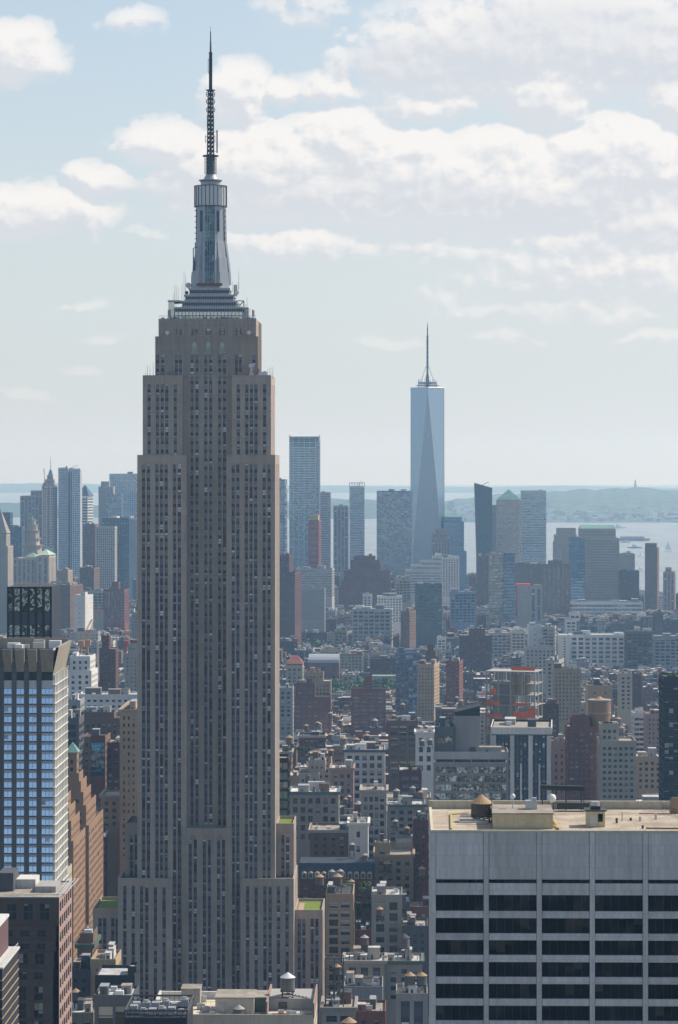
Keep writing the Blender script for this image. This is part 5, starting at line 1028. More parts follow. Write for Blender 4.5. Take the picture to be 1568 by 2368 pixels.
# --- far middle band
hero('brick_tower', AP, 'dark red brick apartment tower rising right of the skyscraper', 640, 683, 1322, 1430, 4000, 30, 'small', 'dark_brick', short='the tall dark brick tower', rot=-14, tiers=((644, 667, 1283, 4, 16),))
hero('office_block', B, 'grey block with bright ribbon windows in the middle distance', 684, 768, 1314, 1370, 4500, 34, 'rib', 'concrete', 'haze', short='the bright-ribbon grey block', rot=-5)
hero('loft_building', B, 'plain beige-grey loft block below the bright-ribbon block', 692, 751, 1360, 1420, 4300, 34, 'small', 'concrete', short='the plain beige-grey loft')
hero('brick_tower', B, 'massive dark red art deco brick block with stepped wings', 788, 905, 1345, 1400, 4700, 60, 'small', 'red_brick', short='the massive art deco block', tiers=((795, 902, 1318, 6, 48), (810, 880, 1296, 12, 30), (818, 868, 1286, 14, 24)), clut=1)
hero('loft_building', B, 'broad grey warehouse block with rows of big windows mid picture', 814, 904, 1407, 1470, 4000, 36, 'loft', 'concrete', short='the broad grey warehouse', clut=3, st=dict(bay=7, fh=5.2), rot=-4)
hero('loft_building', B, 'white-grey block with regular square windows in the far middle', 872, 930, 1378, 1425, 4200, 34, 'punch', 'white', short='the white-grey square-windowed block')
hero('apartment_block', AP, 'beige block with a terrace roof left of the terraced white building', 914, 950, 1338, 1380, 4450, 30, 'loft', 'beige', short='the far beige terraced block')
hero('glass_tower', T, 'dark teal glass tower in front of the terraced white building', 960, 1022, 1350, 1440, 4000, 30, 'cur', 'dark_grey', 'teal', short='the dark teal tower', rows=True, clut=1, st=dict(bay=5, fh=4.4, ww=.7, wh=.6))
hero('white_building', B, 'slim white roof-house block in the far middle', 839, 860, 1374, 1400, 4150, 20, 'punch', 'white', short='the slim white block')
hero('brick_tower', AP, 'narrow brown brick tower with balcony side', 926, 948, 1412, 1470, 3900, 24, 'small', 'brown', short='the narrow balcony tower', rot=-20)
hero('loft_building', B, 'grey-blue loft block right of the dark teal tower', 1041, 1100, 1368, 1430, 4200, 34, 'loft', 'blue_grey', short='the grey-blue loft block')
hero('terraced_building', B, 'white building of sweeping curved terraces in the far middle', 938, 1040, 1318, 1365, 4900, 50, 'rib', 'white', 'haze', short='the terraced white building', tiers=((950, 1045, 1306, 5, 40), (972, 1052, 1296, 8, 34), (1000, 1062, 1286, 10, 30)), clut=2, rows=True, st=dict(fh=4.5, bay=5))
hero('office_block', B, 'light concrete slab with close windows right of the curved terraces', 1022, 1062, 1288, 1370, 4800, 34, 'punch', 'white', short='the light concrete slab', rows=False)
# left far band
hero('courthouse_tower', T, 'pale stone courthouse tower cut by the left edge', -30, 19, 1262, 1470, 4700, 36, 'small', 'beige', short='the pale courthouse tower', rot=-6, tiers=((-22, 14, 1235, 4, 26),), clut=0)
hero('civic_building', B, 'cream civic block with a tiered wedding-cake tower and gold statue', 28, 84, 1290, 1400, 4900, 60, 'pier', 'beige', short='the wedding-cake civic building', rot=-10, clut=0, st=dict(bay=8, ww=.4, fh=5))
hero('civic_wing', B, 'cream civic wing with a light green pyramid roof', 84, 114, 1285, 1400, 4880, 40, 'pier', 'beige', short='the green-roofed civic wing', rot=-10, clut=0, st=dict(bay=8, ww=.4, fh=5))
hero('apartment_block', AP, 'big brown-grey apartment block with sunlit peach side', 132, 164, 1352, 1440, 4000, 44, 'small', 'brown', short='the peach-sided apartments', rot=-16)
hero('white_building', B, 'white-grey blank block with a sunlit end left of the skyscraper', 171, 198, 1375, 1440, 3900, 30, 'blank', 'white', short='the white blank block', rot=-14)
hero('brick_apartments', AP, 'brick red apartment block with a stepped central tank house', 239, 288, 1362, 1430, 4200, 34, 'punch', 'red_brick', 'haze', short='the brick red stepped apartments', tiers=((256, 272, 1346, 8, 12),), rot=-6, clut=0)
hero('warehouse', B, 'long grey arcaded block with a blue roof shed', 180, 246, 1366, 1400, 4300, 34, 'loft', 'concrete', short='the arcaded grey block')
hero('office_block', B, 'brown-grey office block with a dark mansard in the left distance', 184, 218, 1312, 1380, 4600, 36, 'small', 'brown', short='the mansarded brown block', rot=-8)
hero('office_block', B, 'tan-grey stepped block below the wavy silver tower', 132, 158, 1318, 1370, 4700, 30, 'small', 'tan', short='the tan-grey stepped block', rot=-8)
hero('loft_building', B, 'yellow-beige loft block above the black mirrored tower roof', 225, 262, 1482, 1520, 3300, 26, 'punch', 'cream', short='the yellow-beige loft')
# --- downtown skyline, left group
hero('dark_tower', T, 'low dark glass tower at the far left shore', -14, 24, 1185, 1300, 5600, 40, 'cur', 'slate', 'dark', short='the far-left dark tower', st=dict(bay=5, fh=5), clut=1)
hero('dark_tower', T, 'low dark ribbed block right of the far-left glass tower', 13, 51, 1218, 1300, 5500, 40, 'pier', 'slate', short='the low dark ribbed block')
hero('striped_tower', T, 'dark tower with pale vertical piers and a flat roof box', 47, 99, 1146, 1260, 6300, 45, 'pier', 'tan', 'blue', short='the pale-piered dark tower', st=dict(bay=8, ww=.6, fh=5), tiers=((70, 98, 1134, 8, 24),), clut=0)
hero('spired_tower', T, 'slim stone tower with a stepped crown and needle spire', 97, 128, 1121, 1280, 6400, 34, 'pier', 'pink', 'blue', short='the needle-spired tower', st=dict(bay=4, ww=.5, fh=4), tiers=((103, 124, 1108, 5, 22), (108, 121, 1098, 8, 14)), clut=0)
hero('scaffolded_tower', T, 'tower wrapped in white scaffolding with red hoist rails', 101, 124, 1124, 1262, 6000, 26, 'grid', 'white', 'lit', short='the scaffolded tower', st=dict(bay=4.5, fh=5, ww=.7), clut=0, rot=-12)
hero('wavy_tower', T, 'tall silver tower with a rippled steel facade and a dark fold', 135, 158, 1081, 1330, 6000, 40, 'punch', 'silver', 'dark', short='the rippled silver tower', st=dict(bay=3.6, fh=4.4, ww=.6, wh=.55, r=.6), clut=1, rows=False)
hero('wavy_wing', T, 'right wing of the rippled silver tower beside its dark fold', 167, 186, 1083, 1325, 5990, 34, 'punch', 'silver', 'dark', short='the rippled right wing', st=dict(bay=3.6, fh=4.4, ww=.6, wh=.55, r=.6), clut=0, rows=False)
hero('wavy_core', T, 'dark folded middle bay of the rippled silver tower', 157, 168, 1082, 1330, 6012, 30, 'punch', 'blue_grey', 'dark', short='the dark folded bay', st=dict(bay=3.6, fh=4.4, ww=.6, wh=.55, r=.6), clut=0, rows=False)
hero('pyramid_tower', T, 'dark banded tower with a sloping pyramid roof', 176, 204, 1148, 1290, 6500, 34, 'rib', 'white', 'dark', short='the sloping-roofed banded tower', rot=-14, st=dict(fh=6, wh=.6), clut=0)
hero('brick_tower', T, 'reddish brick slab behind the dark slabs', 192, 221, 1212, 1310, 5400, 34, 'small', 'red_brick', short='the reddish brick slab', rot=-5)
hero('stepped_tower', T, 'pale stepped stone tower with a roof frame in the left distance', 228, 262, 1125, 1270, 6200, 40, 'small', 'limestone', short='the pale stepped tower', tiers=((233, 252, 1113, 6, 18),), clut=0)
hero('glass_tower', T, 'light glass tower in front of the pale stepped one', 245, 281, 1143, 1270, 6100, 36, 'cur', 'blue_grey', 'haze', short='the light glass tower', st=dict(bay=4, fh=5), clut=1)
hero('grid_tower', T, 'wide blue tower with a white grid facade behind the skyscraper edge', 253, 345, 1095, 1300, 6350, 44, 'grid', 'silver', 'blue', short='the white-grid blue tower', st=dict(bay=4.5, fh=4.6, ww=.7, wh=.66), clut=1)
hero('slab_tower', T, 'grey slab tower with staggered slit windows', 222, 266, 1217, 1390, 5100, 30, 'punch', 'concrete', short='the staggered-slit slab', st=dict(bay=3.2, fh=4.2, ww=.5, wh=.55), rows=False, clut=0, rot=-2)
hero('slab_tower', T, 'dark ribbed slab tower with a sunlit grey end wall', 234, 301, 1197, 1390, 5150, 60, 'pier', 'slate', 'blue', short='the dark ribbed slab', st=dict(bay=3, fh=4), clut=3, rot=-14)
# downtown, middle group
hero('jagged_tower', T, 'tower of jagged stacked glass boxes right of the skyscraper', 640, 659, 1108, 1330, 4700, 26, 'cur', 'blue_grey', 'haze', short='the jagged stacked tower', clut=1, st=dict(fh=4.4, bay=4), rot=-6)
hero('glass_tower', T, 'tall pale blue glass tower with silver vertical fins', 669, 738, 1009, 1320, 5400, 40, 'cur', 'grey', 'blue', short='the tall finned blue tower', rows=True, clut=0, st=dict(bay=3.2, fh=4.4, ww=.8, wh=.72, top=8), rot=-1.5)
hero('glass_tower', T, 'reddish blue glass tower tucked behind the finned tower', 738, 764, 1138, 1300, 5900, 30, 'cur', 'pink', 'haze', short='the tucked reddish tower', st=dict(bay=4, fh=4.5), clut=1)
hero('scaffolded_tower', T, 'unfinished tower with red netting and a yellow crane platform', 713, 737, 1202, 1315, 5000, 26, 'grid', 'red_brick', 'lit', short='the red-netted tower', st=dict(bay=5, fh=4.4, ww=.6), clut=0, rot=-8)
hero('apartment_tower', T, 'grey apartment tower with blue vertical window bays', 771, 806, 1169, 1310, 5600, 34, 'pier', 'limestone', 'blue', short='the blue-bayed grey tower', st=dict(bay=7, ww=.6, fh=4), clut=1)
hero('glass_tower', T, 'slim dark tower with pale balcony bands and a crown frame', 808, 843, 1124, 1310, 5700, 34, 'rib', 'silver', 'blue', short='the balcony-banded dark tower', st=dict(fh=4.6, wh=.66), clut=0)
hero('glass_tower', T, 'broad flat-topped glass tower left of the tallest glass tower', 871, 952, 1135, 1330, 5800, 50, 'cur', 'blue_grey', 'haze', short='the broad glass tower', rows=True, st=dict(bay=4.6, fh=4.4), clut=2, rot=-3)
hero('domed_tower', T, 'stepped blue tower with a green dome roof right of the tallest glass tower', 1026, 1079, 1275, 1370, 6000, 46, 'grid', 'blue_grey', 'blue', short='the green-domed tower', st=dict(bay=4, fh=4.4), tiers=((1026, 1073, 1206, 3, 38), (1028, 1068, 1196, 6, 30)), clut=0)
hero('deco_tower', T, 'pinkish art deco tower in front of the tallest glass tower', 998, 1041, 1243, 1340, 5500, 36, 'pier', 'pink', short='the pinkish art deco tower', st=dict(bay=5, ww=.5, fh=4.4), tiers=((1001, 1037, 1232, 4, 26), (1006, 1030, 1222, 8, 18)), clut=0)
# downtown, right group
hero('leaning_tower', T, 'dark twisted tower with a roof crane right of the tallest glass tower', 1102, 1138, 1128, 1330, 5600, 34, 'cur', 'slate', 'dark', short='the dark twisted tower', st=dict(bay=4, fh=5), clut=0)
hero('round_tower', T, 'tower with a rounded dark roof left of the green pyramid', 1138, 1160, 1168, 1320, 6200, 30, 'grid', 'brown', 'blue', short='the rounded-roof tower', clut=0)
hero('pyramid_tower', T, 'broad tower with a green pyramid roof', 1149, 1204, 1157, 1330, 6100, 46, 'grid', 'tan', 'blue', short='the green pyramid tower', st=dict(bay=4.5, fh=4.6, ww=.7), clut=0, tiers=((1152, 1204, 1155, 3, 40),))
hero('striped_tower', T, 'boxy tower with white horizontal stripes and a flat top', 1205, 1263, 1134, 1330, 6000, 40, 'rib', 'white', 'blue', short='the white-striped boxy tower', rows=True, st=dict(fh=5.2, wh=.58, bay=5), clut=1, rot=-1)
hero('stepped_tower', T, 'rounded stepped tower in front of the bay', 1281, 1336, 1252, 1330, 5700, 46, 'grid', 'tan', 'blue', short='the rounded stepped tower', tiers=((1283, 1334, 1236, 4, 36), (1288, 1332, 1221, 8, 26)), clut=0)
hero('glass_wing', T, 'dark blue glass wing left of the beige green-roofed tower', 1319, 1357, 1242, 1400, 5150, 40, 'rib', 'blue_grey', 'blue', short='the dark blue glass wing', rows=True, st=dict(fh=5, wh=.7), clut=1)
hero('stone_tower', T, 'beige stone tower with small windows and a green sloped roof', 1354, 1432, 1244, 1400, 5140, 46, 'punch', 'beige', short='the beige green-roofed tower', st=dict(bay=4, fh=4.6, ww=.5, wh=.5), tiers=((1340, 1424, 1223, 3, 36),), clut=0)
hero('office_block', B, 'grey stepped office block right of the beige tower', 1434, 1468, 1280, 1360, 5200, 34, 'grid', 'grey', 'haze', short='the grey stepped office block')
hero('brick_block', B, 'dark brick block below the grey stepped offices', 1434, 1478, 1320, 1380, 5000, 34, 'small', 'dark_brick', short='the dark waterfront brick block')
hero('brick_tower', AP, 'lone brown brick apartment tower by the water at right', 1491, 1520, 1266, 1400, 5000, 32, 'small', 'brown', short='the lone waterfront brick tower', rot=-10, tiers=((1491, 1517, 1256, 3, 16),), clut=0)
hero('stone_tower', B, 'pinkish stone block with a small spire at the right waterfront', 1533, 1560, 1322, 1400, 4900, 34, 'pier', 'pink', short='the spired waterfront block', st=dict(bay=5, fh=5), tiers=((1538, 1552, 1312, 6, 10),), clut=0, rot=-8)
hero('mirror_tower', T, 'slim tower of mottled mirror glass with a peach-lit left half', 1131, 1165, 1281, 1440, 4600, 30, 'cur', 'pink', 'mirror', short='the mottled mirror tower', rows=True, st=dict(bay=4, fh=5, ww=.9), clut=1)
hero('glass_tower', T, 'dark blue glass half-tower joined to the mottled mirror tower', 1165, 1191, 1279, 1440, 4590, 30, 'cur', 'slate', 'blue', short='the dark blue half-tower', rows=True, st=dict(bay=4, fh=5), clut=1)
hero('brick_tower', AP, 'brown residential tower left of the mottled mirror tower', 1103, 1134, 1286, 1400, 4900, 30, 'small', 'brown', short='the brown residential tower', rows=False)
hero('housing_slab', AP, 'dark brown housing slab with balcony columns', 1191, 1253, 1303, 1380, 5000, 30, 'rib', 'brown', 'haze', short='the dark brown housing slab', st=dict(bay=7, ww=.5))
hero('housing_slab', AP, 'taller dark brown housing slab with a ribbed front', 1254, 1318, 1305, 1420, 4700, 30, 'rib', 'brown', 'haze', short='the ribbed housing slab', st=dict(bay=7, ww=.5), tiers=((1268, 1300, 1296, 6, 12),))
hero('construction_tower', T, 'grey concrete core with red hoist strips and an orange top', 1193, 1226, 1353, 1425, 4400, 24, 'blank', 'concrete', short='the red-striped concrete core', clut=0)
hero('apartment_tower', T, 'slim grey tower with green glass columns beside the red-striped core', 1225, 1254, 1356, 1420, 4350, 24, 'pier', 'limestone', 'blue', short='the green-columned tower', st=dict(bay=7, ww=.5, fh=4.5))
hero('depot_building', B, 'long low blue-banded depot near the right waterfront', 1298, 1486, 1392, 1420, 4700, 60, 'rib', 'white', 'blue', short='the long blue-banded depot', st=dict(fh=6, wh=.55, bay=9), clut=4, rows=True)
# ---------------------------------------------------------------- roofs, crowns and details that belong to buildings above
def find(short): return next(h for h in HERO if h['short'] == short)
def pyramid(short, x0, x1, ye, ya, mat, y0=None, y1=None, name='pyramid_roof', ridge=0.0, ov=.6):
    h = find(short); d = h['d']; a, b_ = (x0 - (h['x0'] + h['x1']) / 2) * d / F - ov, (x1 - (h['x0'] + h['x1']) / 2) * d / F + ov
    y0 = -ov if y0 is None else y0; y1 = h['dep'] + ov if y1 is None else y1; z0, z1 = zof(ye, d) + .05, zof(ya, d); cx_, cy_ = (a + b_) / 2, (y0 + y1) / 2; rg = (b_ - a) / 2 * ridge
    q = MB(); q.quad((a, y0, z0), (b_, y0, z0), (cx_ + rg, cy_, z1), (cx_ - rg, cy_, z1)); q.quad((b_, y0, z0), (b_, y1, z0), (cx_ + rg, cy_ + .01, z1), (cx_ + rg, cy_, z1)); q.quad((b_, y1, z0), (a, y1, z0), (cx_ - rg, cy_, z1), (cx_ + rg, cy_, z1)); q.quad((a, y1, z0), (a, y0, z0), (cx_ - rg, cy_, z1), (cx_ - rg, cy_ + .01, z1)); q.quad((a, y1, z0), (b_, y1, z0), (b_, y0, z0), (a, y0, z0))
    return q.build(name, mat, h['root'])
pyramid('the stepped orange building', 150, 176, 1742, 1719, ROOF['copper'], 5.4, 15.6, 'turret_roof')
pyramid('the red pyramid-roofed building', 662, 700, 1535, 1516, ROOF['red'], ridge=.3, name='tiled_roof')
pyramid('the brick clock tower', 1308, 1325, 1605, 1567, WALL['slate'], name='spire')
pyramid('the green pyramid tower', 1150, 1204, 1155, 1131, ROOF['copper'], 2, 44)
pyramid('the sloping-roofed banded tower', 176, 206, 1147, 1122, WALL['slate'], ridge=.1)
pyramid('the green-roofed civic wing', 84, 114, 1283, 1270, ROOF['palegreen'])
pyramid('the wedding-cake civic building', 54, 86, 1288, 1274, ROOF['palegreen'], 0, 22)
pyramid('the pale courthouse tower', -24, 14, 1233, 1175, ROOF['gravel'], 4, 30)
pyramid('the beige green-roofed tower', 1341, 1424, 1222, 1214, ROOF['copper'], 3, 38, ridge=.92)
pyramid('the green-domed tower', 1029, 1067, 1195, 1186, ROOF['copper'], 6, 36, 'dome_roof', ridge=.5)
pyramid('the grey windowless block', 1052, 1110, 1655, 1634, WALL['black'], 0, 20, 'sloped_top', ridge=.0, ov=0) if False else None
h = find('the grey windowless block'); d = h['d']; q = MB(); a = h['W'] / 2; z0, zl_, zr_ = zof(1655, d) + .01, zof(1646, d), zof(1632, d)
q.quad((-a, 0, z0), (a, 0, z0), (a, 0, zr_), (-a, 0, zl_)); q.quad((a, 0, z0), (a, 20, z0), (a, 20, zr_), (a, 0, zr_)); q.quad((-a, 20, z0), (-a, 0, z0), (-a, 0, zl_), (-a, 20, zl_)); q.quad((a, 20, z0), (-a, 20, z0), (-a, 20, zl_), (a, 20, zr_)); q.quad((-a, 0, zl_), (a, 0, zr_), (a, 20, zr_), (-a, 20, zl_)); q.build('sloped_top', WALL['black'], h['root'])
h = find('the vaulted brick hall'); q = MB(); a = h['W'] / 2; z = zof(1532, h['d']); rr_ = zof(1514, h['d']) - z; n = 8
for k in range(n):
    t0, t1 = math.pi * k / n, math.pi * (k + 1) / n; q.quad((-a, 20 - 20 * math.cos(t0), z + rr_ * math.sin(t0)), (a, 20 - 20 * math.cos(t0), z + rr_ * math.sin(t0)), (a, 20 - 20 * math.cos(t1), z + rr_ * math.sin(t1)), (-a, 20 - 20 * math.cos(t1), z + rr_ * math.sin(t1)))
for s in (-1, 1): q.poly([(s * a, 20 - 20 * math.cos(math.pi * k / n), z + rr_ * math.sin(math.pi * k / n)) for k in range(n + 1)])
q.build('vault_roof', M['duct'], h['root'])
h = find('the drum-topped red tower'); dx = (1389.5 - 1351) * h['d'] / F; Rr = 26 * h['d'] / F; z0 = h['z0']
q = MB(); q.prism(dx, 13, z0, zof(1622, h['d']), Rr, Rr, 24); q.prism(dx, 13, zof(1652, h['d']), zof(1650, h['d']), Rr + .3, Rr + .3, 24, 1); q.prism(dx, 13, zof(1623, h['d']), zof(1620.5, h['d']), Rr + .3, Rr + .3, 24, 1); q.prism(dx, 13, zof(1620.5, h['d']), zof(1613, h['d']), Rr * .5, .1, 14, 2); q.build('drum', [WALL['orange'], WALL['concrete'], M['tanroof']], h['root'])
h = find('the white-piered black tower'); W2 = h['W'] / 2
for k in range(4):
    x = -W2 + (W2 * 2 - 2.2) * k / 3 ; q = MB(); q.box(x, x + 2.2, -1.0, -.003, 0, zof(1700, h['d'])); q.build('pier', WALL['white'], h['root'])
    if k < 3: q = MB(); xm = x + (W2 * 2 - 2.2) / 6 + .9; q.box(xm - .45, xm + .45, -.6, -.003, 0, zof(1765, h['d'])); q.build('slim_pier', WALL['white'], h['root'])
q = MB(); q.box(-W2 - .4, W2 + .4, -1.3, -.004, zof(1697, h['d']), zof(1681, h['d']) + .1); q.box(W2 + .003, W2 + .5, 0, h['dep'], zof(1697, h['d']), zof(1681, h['d']) + .1); q.box(-W2 - .5, -W2 - .003, 0, h['dep'], zof(1697, h['d']), zof(1681, h['d']) + .1); q.build('roof_band', WALL['white'], h['root'])
for k in range(3): q = MB(); y = 8 + k * 14; q.box(-W2 - 1.0, -W2 - .004, y, y + 2, 0, zof(1700, h['d'])); q.build('pier', WALL['white'], h['root'])
# mansard of the long brick building
h = find('the blue mansard building'); a = h['W'] / 2; z0 = zof(2030, h['d']); z1 = zof(1997, h['d']); q = MB()
q.quad((-a, -.4, z0), (a, -.4, z0), (a, 3.2, z1), (-a, 3.2, z1)); q.quad((a, -.4, z0), (a, 26, z0), (a, 26, z1), (a, 3.2, z1)); q.quad((-a, 26, z0), (-a, -.4, z0), (-a, 3.2, z1), (-a, 26, z1)); q.quad((a, 26, z0), (-a, 26, z0), (-a, 26, z1), (a, 26, z1)); q.quad((-a, 3.2, z1), (a, 3.2, z1), (a, 26, z1), (-a, 26, z1)); q.build('mansard_roof', ROOF['slate'], h['root'])
for k in range(11):
    x = -a + 2.4 + k * (2 * a - 4.8) / 10; dm = MB(); dm.box(x - 1.2, x + 1.2, -.7, 1.4, z0 - .2, z0 + 2.6, 0); dm.prism(x, .2, z0 + 2.6, z0 + 3.3, 1.3, .5, 10, 0, sy=.7); dm.box(x - .7, x + .7, -.78, -.71, z0 + .2, z0 + 2.2, 1); dm.build('dormer', [WALL['beige'], GLASS['dark']], h['root'])
# wedding-cake tower
h = find('the wedding-cake civic building'); dd = h['d']; cxx = (65 - 56) * dd / F
q = MB()
for (hw, ya, yb) in ((22, 1290, 1262), (17, 1262, 1246), (14, 1246, 1228), (11, 1228, 1214), (7, 1214, 1203)): q.prism(cxx, 26, zof(ya, dd), zof(yb, dd), hw * dd / F * 1.15, hw * dd / F * 1.08, 4 if hw > 12 else 12, rot=math.pi / 4 if hw > 12 else 0); q.prism(cxx, 26, zof(yb, dd), zof(yb, dd) + .8, hw * dd / F * 1.2, hw * dd / F * 1.2, 12)
q.prism(cxx, 26, zof(1202, dd), zof(1197, dd), 2.4, .8, 10); q.build('tiered_tower', WALL['beige'], h['root'])
for k in range(14):
    t = 2 * math.pi * k / 14; q = MB(); r_ = 15.4 * dd / F; q.tube((cxx + r_ * math.cos(t), 26 + r_ * math.sin(t), zof(1246, dd)), (cxx + r_ * math.cos(t), 26 + r_ * math.sin(t), zof(1230, dd)), .5, 5); q.build('column', WALL['beige'], h['root'])
q = MB(); q.prism(cxx, 26, zof(1197, dd), zof(1191, dd), .9, .35, 8); q.ball(cxx, 26, zof(1190, dd), .5); q.build('statue', M['yellow'], h['root'])
h = find('the needle-spired tower'); dd = h['d']; q = MB(); cx2 = (115.5 - 112.5) * dd / F
q.prism(cx2, 15, zof(1098, dd), zof(1086, dd), 5.5, 2.2, 8); q.prism(cx2, 15, zof(1086, dd), zof(1056, dd), .8, .25, 6); q.build('spire', WALL['blue_grey'], h['root'])
h = find('the scaffolded tower'); dd = h['d']; q = MB()
for k in range(3): x = -h['W'] / 2 + h['W'] * k / 2; q.box(x - .8, x + .8, -1.2, -.01, zof(1262, dd), zof(1124, dd))
q.build('hoist_rail', M['red'], h['root'])
h = find('the red-netted tower'); dd = h['d']; W2 = h['W'] / 2
for k in range(8): q = MB(); z = zof(1310 - 13 * k, dd); q.box(-W2 - .3, W2 + .3, -.5, -.01, z, z + 4.2); q.build('safety_net', M['red'], h['root'])
q = MB(); q.box(-W2 + 3, W2 - 1, 2, 14, h['z'], h['z'] + 9); q.build('crane_platform', M['yellow'], h['root'])
h = find('the red-striped concrete core'); dd = h['d']; W2 = h['W'] / 2
for s in (-1, 1): q = MB(); q.box(s * W2 * .93 - 1, s * W2 * .93 + 1, -.8, -.01, zof(1425, dd), zof(1353, dd)); q.build('hoist_rail', M['red'], h['root'])
q = MB(); q.box(-W2, W2, -.6, 12, h['z'] + 1.2, h['z'] + 3.4); q.build('safety_net', M['orange'], h['root'])
h = find('the tall finned blue tower'); dd = h['d']; W2 = h['W'] / 2
for k in range(5): q = MB(); x = -W2 * .74 + 1.48 * W2 * k / 4; q.box(x - .55, x + .55, -.9, -.01, zof(1320, dd), zof(1010, dd)); q.build('fin', M['alum'], h['root'])
for s in (-1, 1): q = MB(); q.box(s * W2 - .5, s * W2 + .5, .5, 30, h['z'], h['z'] + 4); q.build('crown_fin', M['alum'], h['root'])
for k in range(4): q = MB(); z = zof(1017 + 4.4 * k, dd); q.box(-W2 * .74, W2 * .74, -.4, -.01, z, z + 1.3); q.build('louvre', M['steel'], h['root'])
h = find('the balcony-banded dark tower'); dd = h['d']; W2 = h['W'] / 2; q = MB()
for k in range(7): x = -W2 + 2 * W2 * k / 6; q.tube((x, .5, h['z']), (x, .5, zof(1116, dd)), .5, 4); q.tube((x, 30, h['z']), (x, 30, zof(1116, dd)), .5, 4)
q.tube((-W2, .5, zof(1116, dd)), (W2, .5, zof(1116, dd)), .6, 4); q.tube((0, 8, h['z']), (8, 8, zof(1111, dd)), .5, 4); q.build('crown_frame', M['alum'], h['root'])
h = find('the dark twisted tower'); dd = h['d']; W2 = h['W'] / 2; q = MB(); z0, z1 = zof(1290, dd), zof(1116, dd)
q.quad((-W2, -1, z0), (W2, -1, z0), (W2, -1, zof(1128, dd)), (-W2 - 4, -1, z1)); q.quad((-W2, 30, z0), (-W2, -1, z0), (-W2 - 4, -1, z1), (-W2 - 4, 30, z1)); q.quad((W2, -1, z0), (W2, 33, z0), (W2, 33, zof(1128, dd)), (W2, -1, zof(1128, dd))); q.quad((-W2 - 4, -1, z1), (W2, -1, zof(1128, dd)), (W2, 33, zof(1128, dd)), (-W2 - 4, 30, z1)); q.quad((W2, 33, z0), (-W2, 30, z0), (-W2 - 4, 30, z1), (W2, 33, zof(1128, dd)))
tw = mat_glass('glass_twist', (.26, .30, .36), blind=.35, bcol=(.6, .62, .64), rough=.2, metal=.15, wav=.12, sash=False, wscale=.3); q.build('leaning_face', tw, h['root'])
h = find('the jagged stacked tower'); dd = h['d']; rj = random.Random(2)
for k in range(11): q = MB(); z = zof(1320 - 19 * k, dd); s = rj.uniform(.3, 2.5); q.box(h['W'] / 2 + .01, h['W'] / 2 + 1 + s, 2 + rj.uniform(0, 6), 16, z, z + 5); q.build('balcony_box', M['alum'], h['root'])
# painted sign on the brown building
h = find('the painted-sign building'); dd = h['d'] - .4; sx = lambda px: (px - 217.5) * dd / F
q = MB(); q.box(sx(210), sx(243.3), -.36, -.01, zof(1852, dd), zof(1700, dd)); q.build('party_wall', WALL['dark_brick'], h['root'])
q = MB(); q.box(sx(211), sx(242), -.46, -.365, zof(1794, dd), zof(1717, dd)); 
mur, t3, b3 = newmat('mural_paint'); tc3 = t3.n('ShaderNodeTexCoord'); nn = t3.n('ShaderNodeTexNoise', i_Vector=tc3.outputs['Object'], i_Scale=.35, i_Detail=4.0); t3.put(b3.inputs['Base Color'], t3.mix(t3.ss(nn.outputs[0], .42, .6), (.05, .06, .08, 1), (.32, .30, .29, 1))); sg = q.build('painted_sign', mur, h['root'])
q = MB(); q.box(sx(211), sx(242), -.50, -.462, zof(1794, dd), zof(1773, dd)); q.build('sign_panel', WALL['black'], sg)
cy_ = mat_plain('cyan_paint', (.02, .34, .55), .6, var=.05); q = MB(); yy = -.52
q.poly([(sx(211), yy, zof(1718, dd)), (sx(237), yy, zof(1717, dd)), (sx(234), yy, zof(1732, dd)), (sx(229), yy, zof(1739, dd)), (sx(222), yy, zof(1734, dd)), (sx(213), yy, zof(1733, dd))][::-1][::-1]); q.box(sx(211.5), sx(236), -.55, -.505, zof(1783, dd), zof(1781.5, dd)); q.box(sx(223), sx(236), -.55, -.505, zof(1779, dd), zof(1777.5, dd)); q.prism(sx(239), -.53, zof(1776, dd), zof(1771, dd), .75, .75, 12, sy=.04); q.build('speech_bubble', cy_, sg)
for word, px_, py_, s in (('PHOTO', 223.5, 1727.0, 1.55), ('BOMB!', 223.0, 1734.2, 1.5)):
    cu = bpy.data.curves.new('lettering', 'FONT'); cu.body = word; cu.size = s; cu.align_x = 'CENTER'; cu.extrude = .02
    o = bpy.data.objects.new('lettering', cu); C.objects.link(o); o.parent = sg; o.location = (sx(px_), -.56, zof(py_, dd)); o.rotation_euler = (rad(90), 0, 0); o.rotation_euler = (rad(90), rad(-7), 0); cu.materials.append(M['white'])
    bpy.context.view_layer.update(); me = bpy.data.meshes.new_from_object(o); o2 = bpy.data.objects.new('lettering', me); C.objects.link(o2); o2.parent = sg; o2.location = o.location; o2.rotation_euler = o.rotation_euler; bpy.data.objects.remove(o)
# clock face
h = find('the brick clock tower'); q = MB(); cz_ = zof(1618, h['d']); n = 16; q.poly([(1.5 * math.cos(2 * math.pi * k / n), -.12, cz_ + 1.5 * math.sin(2 * math.pi * k / n)) for k in range(n)]); q.box(-.1, .1, -.2, -.13, cz_, cz_ + 1.2, 1); q.box(-.1, .8, -.2, -.131, cz_ - .1, cz_ + .1, 1); q.build('clock_face', [M['white'], M['steel']], h['root'])
for k in range(4): q = MB(); z = zof(1632 + 7 * k, h['d']); q.box(-h['W'] / 2 - .25, h['W'] / 2 + .25, -.25, 7.25, z, z + .8); q.build('belt_course', WALL['limestone'], h['root'])
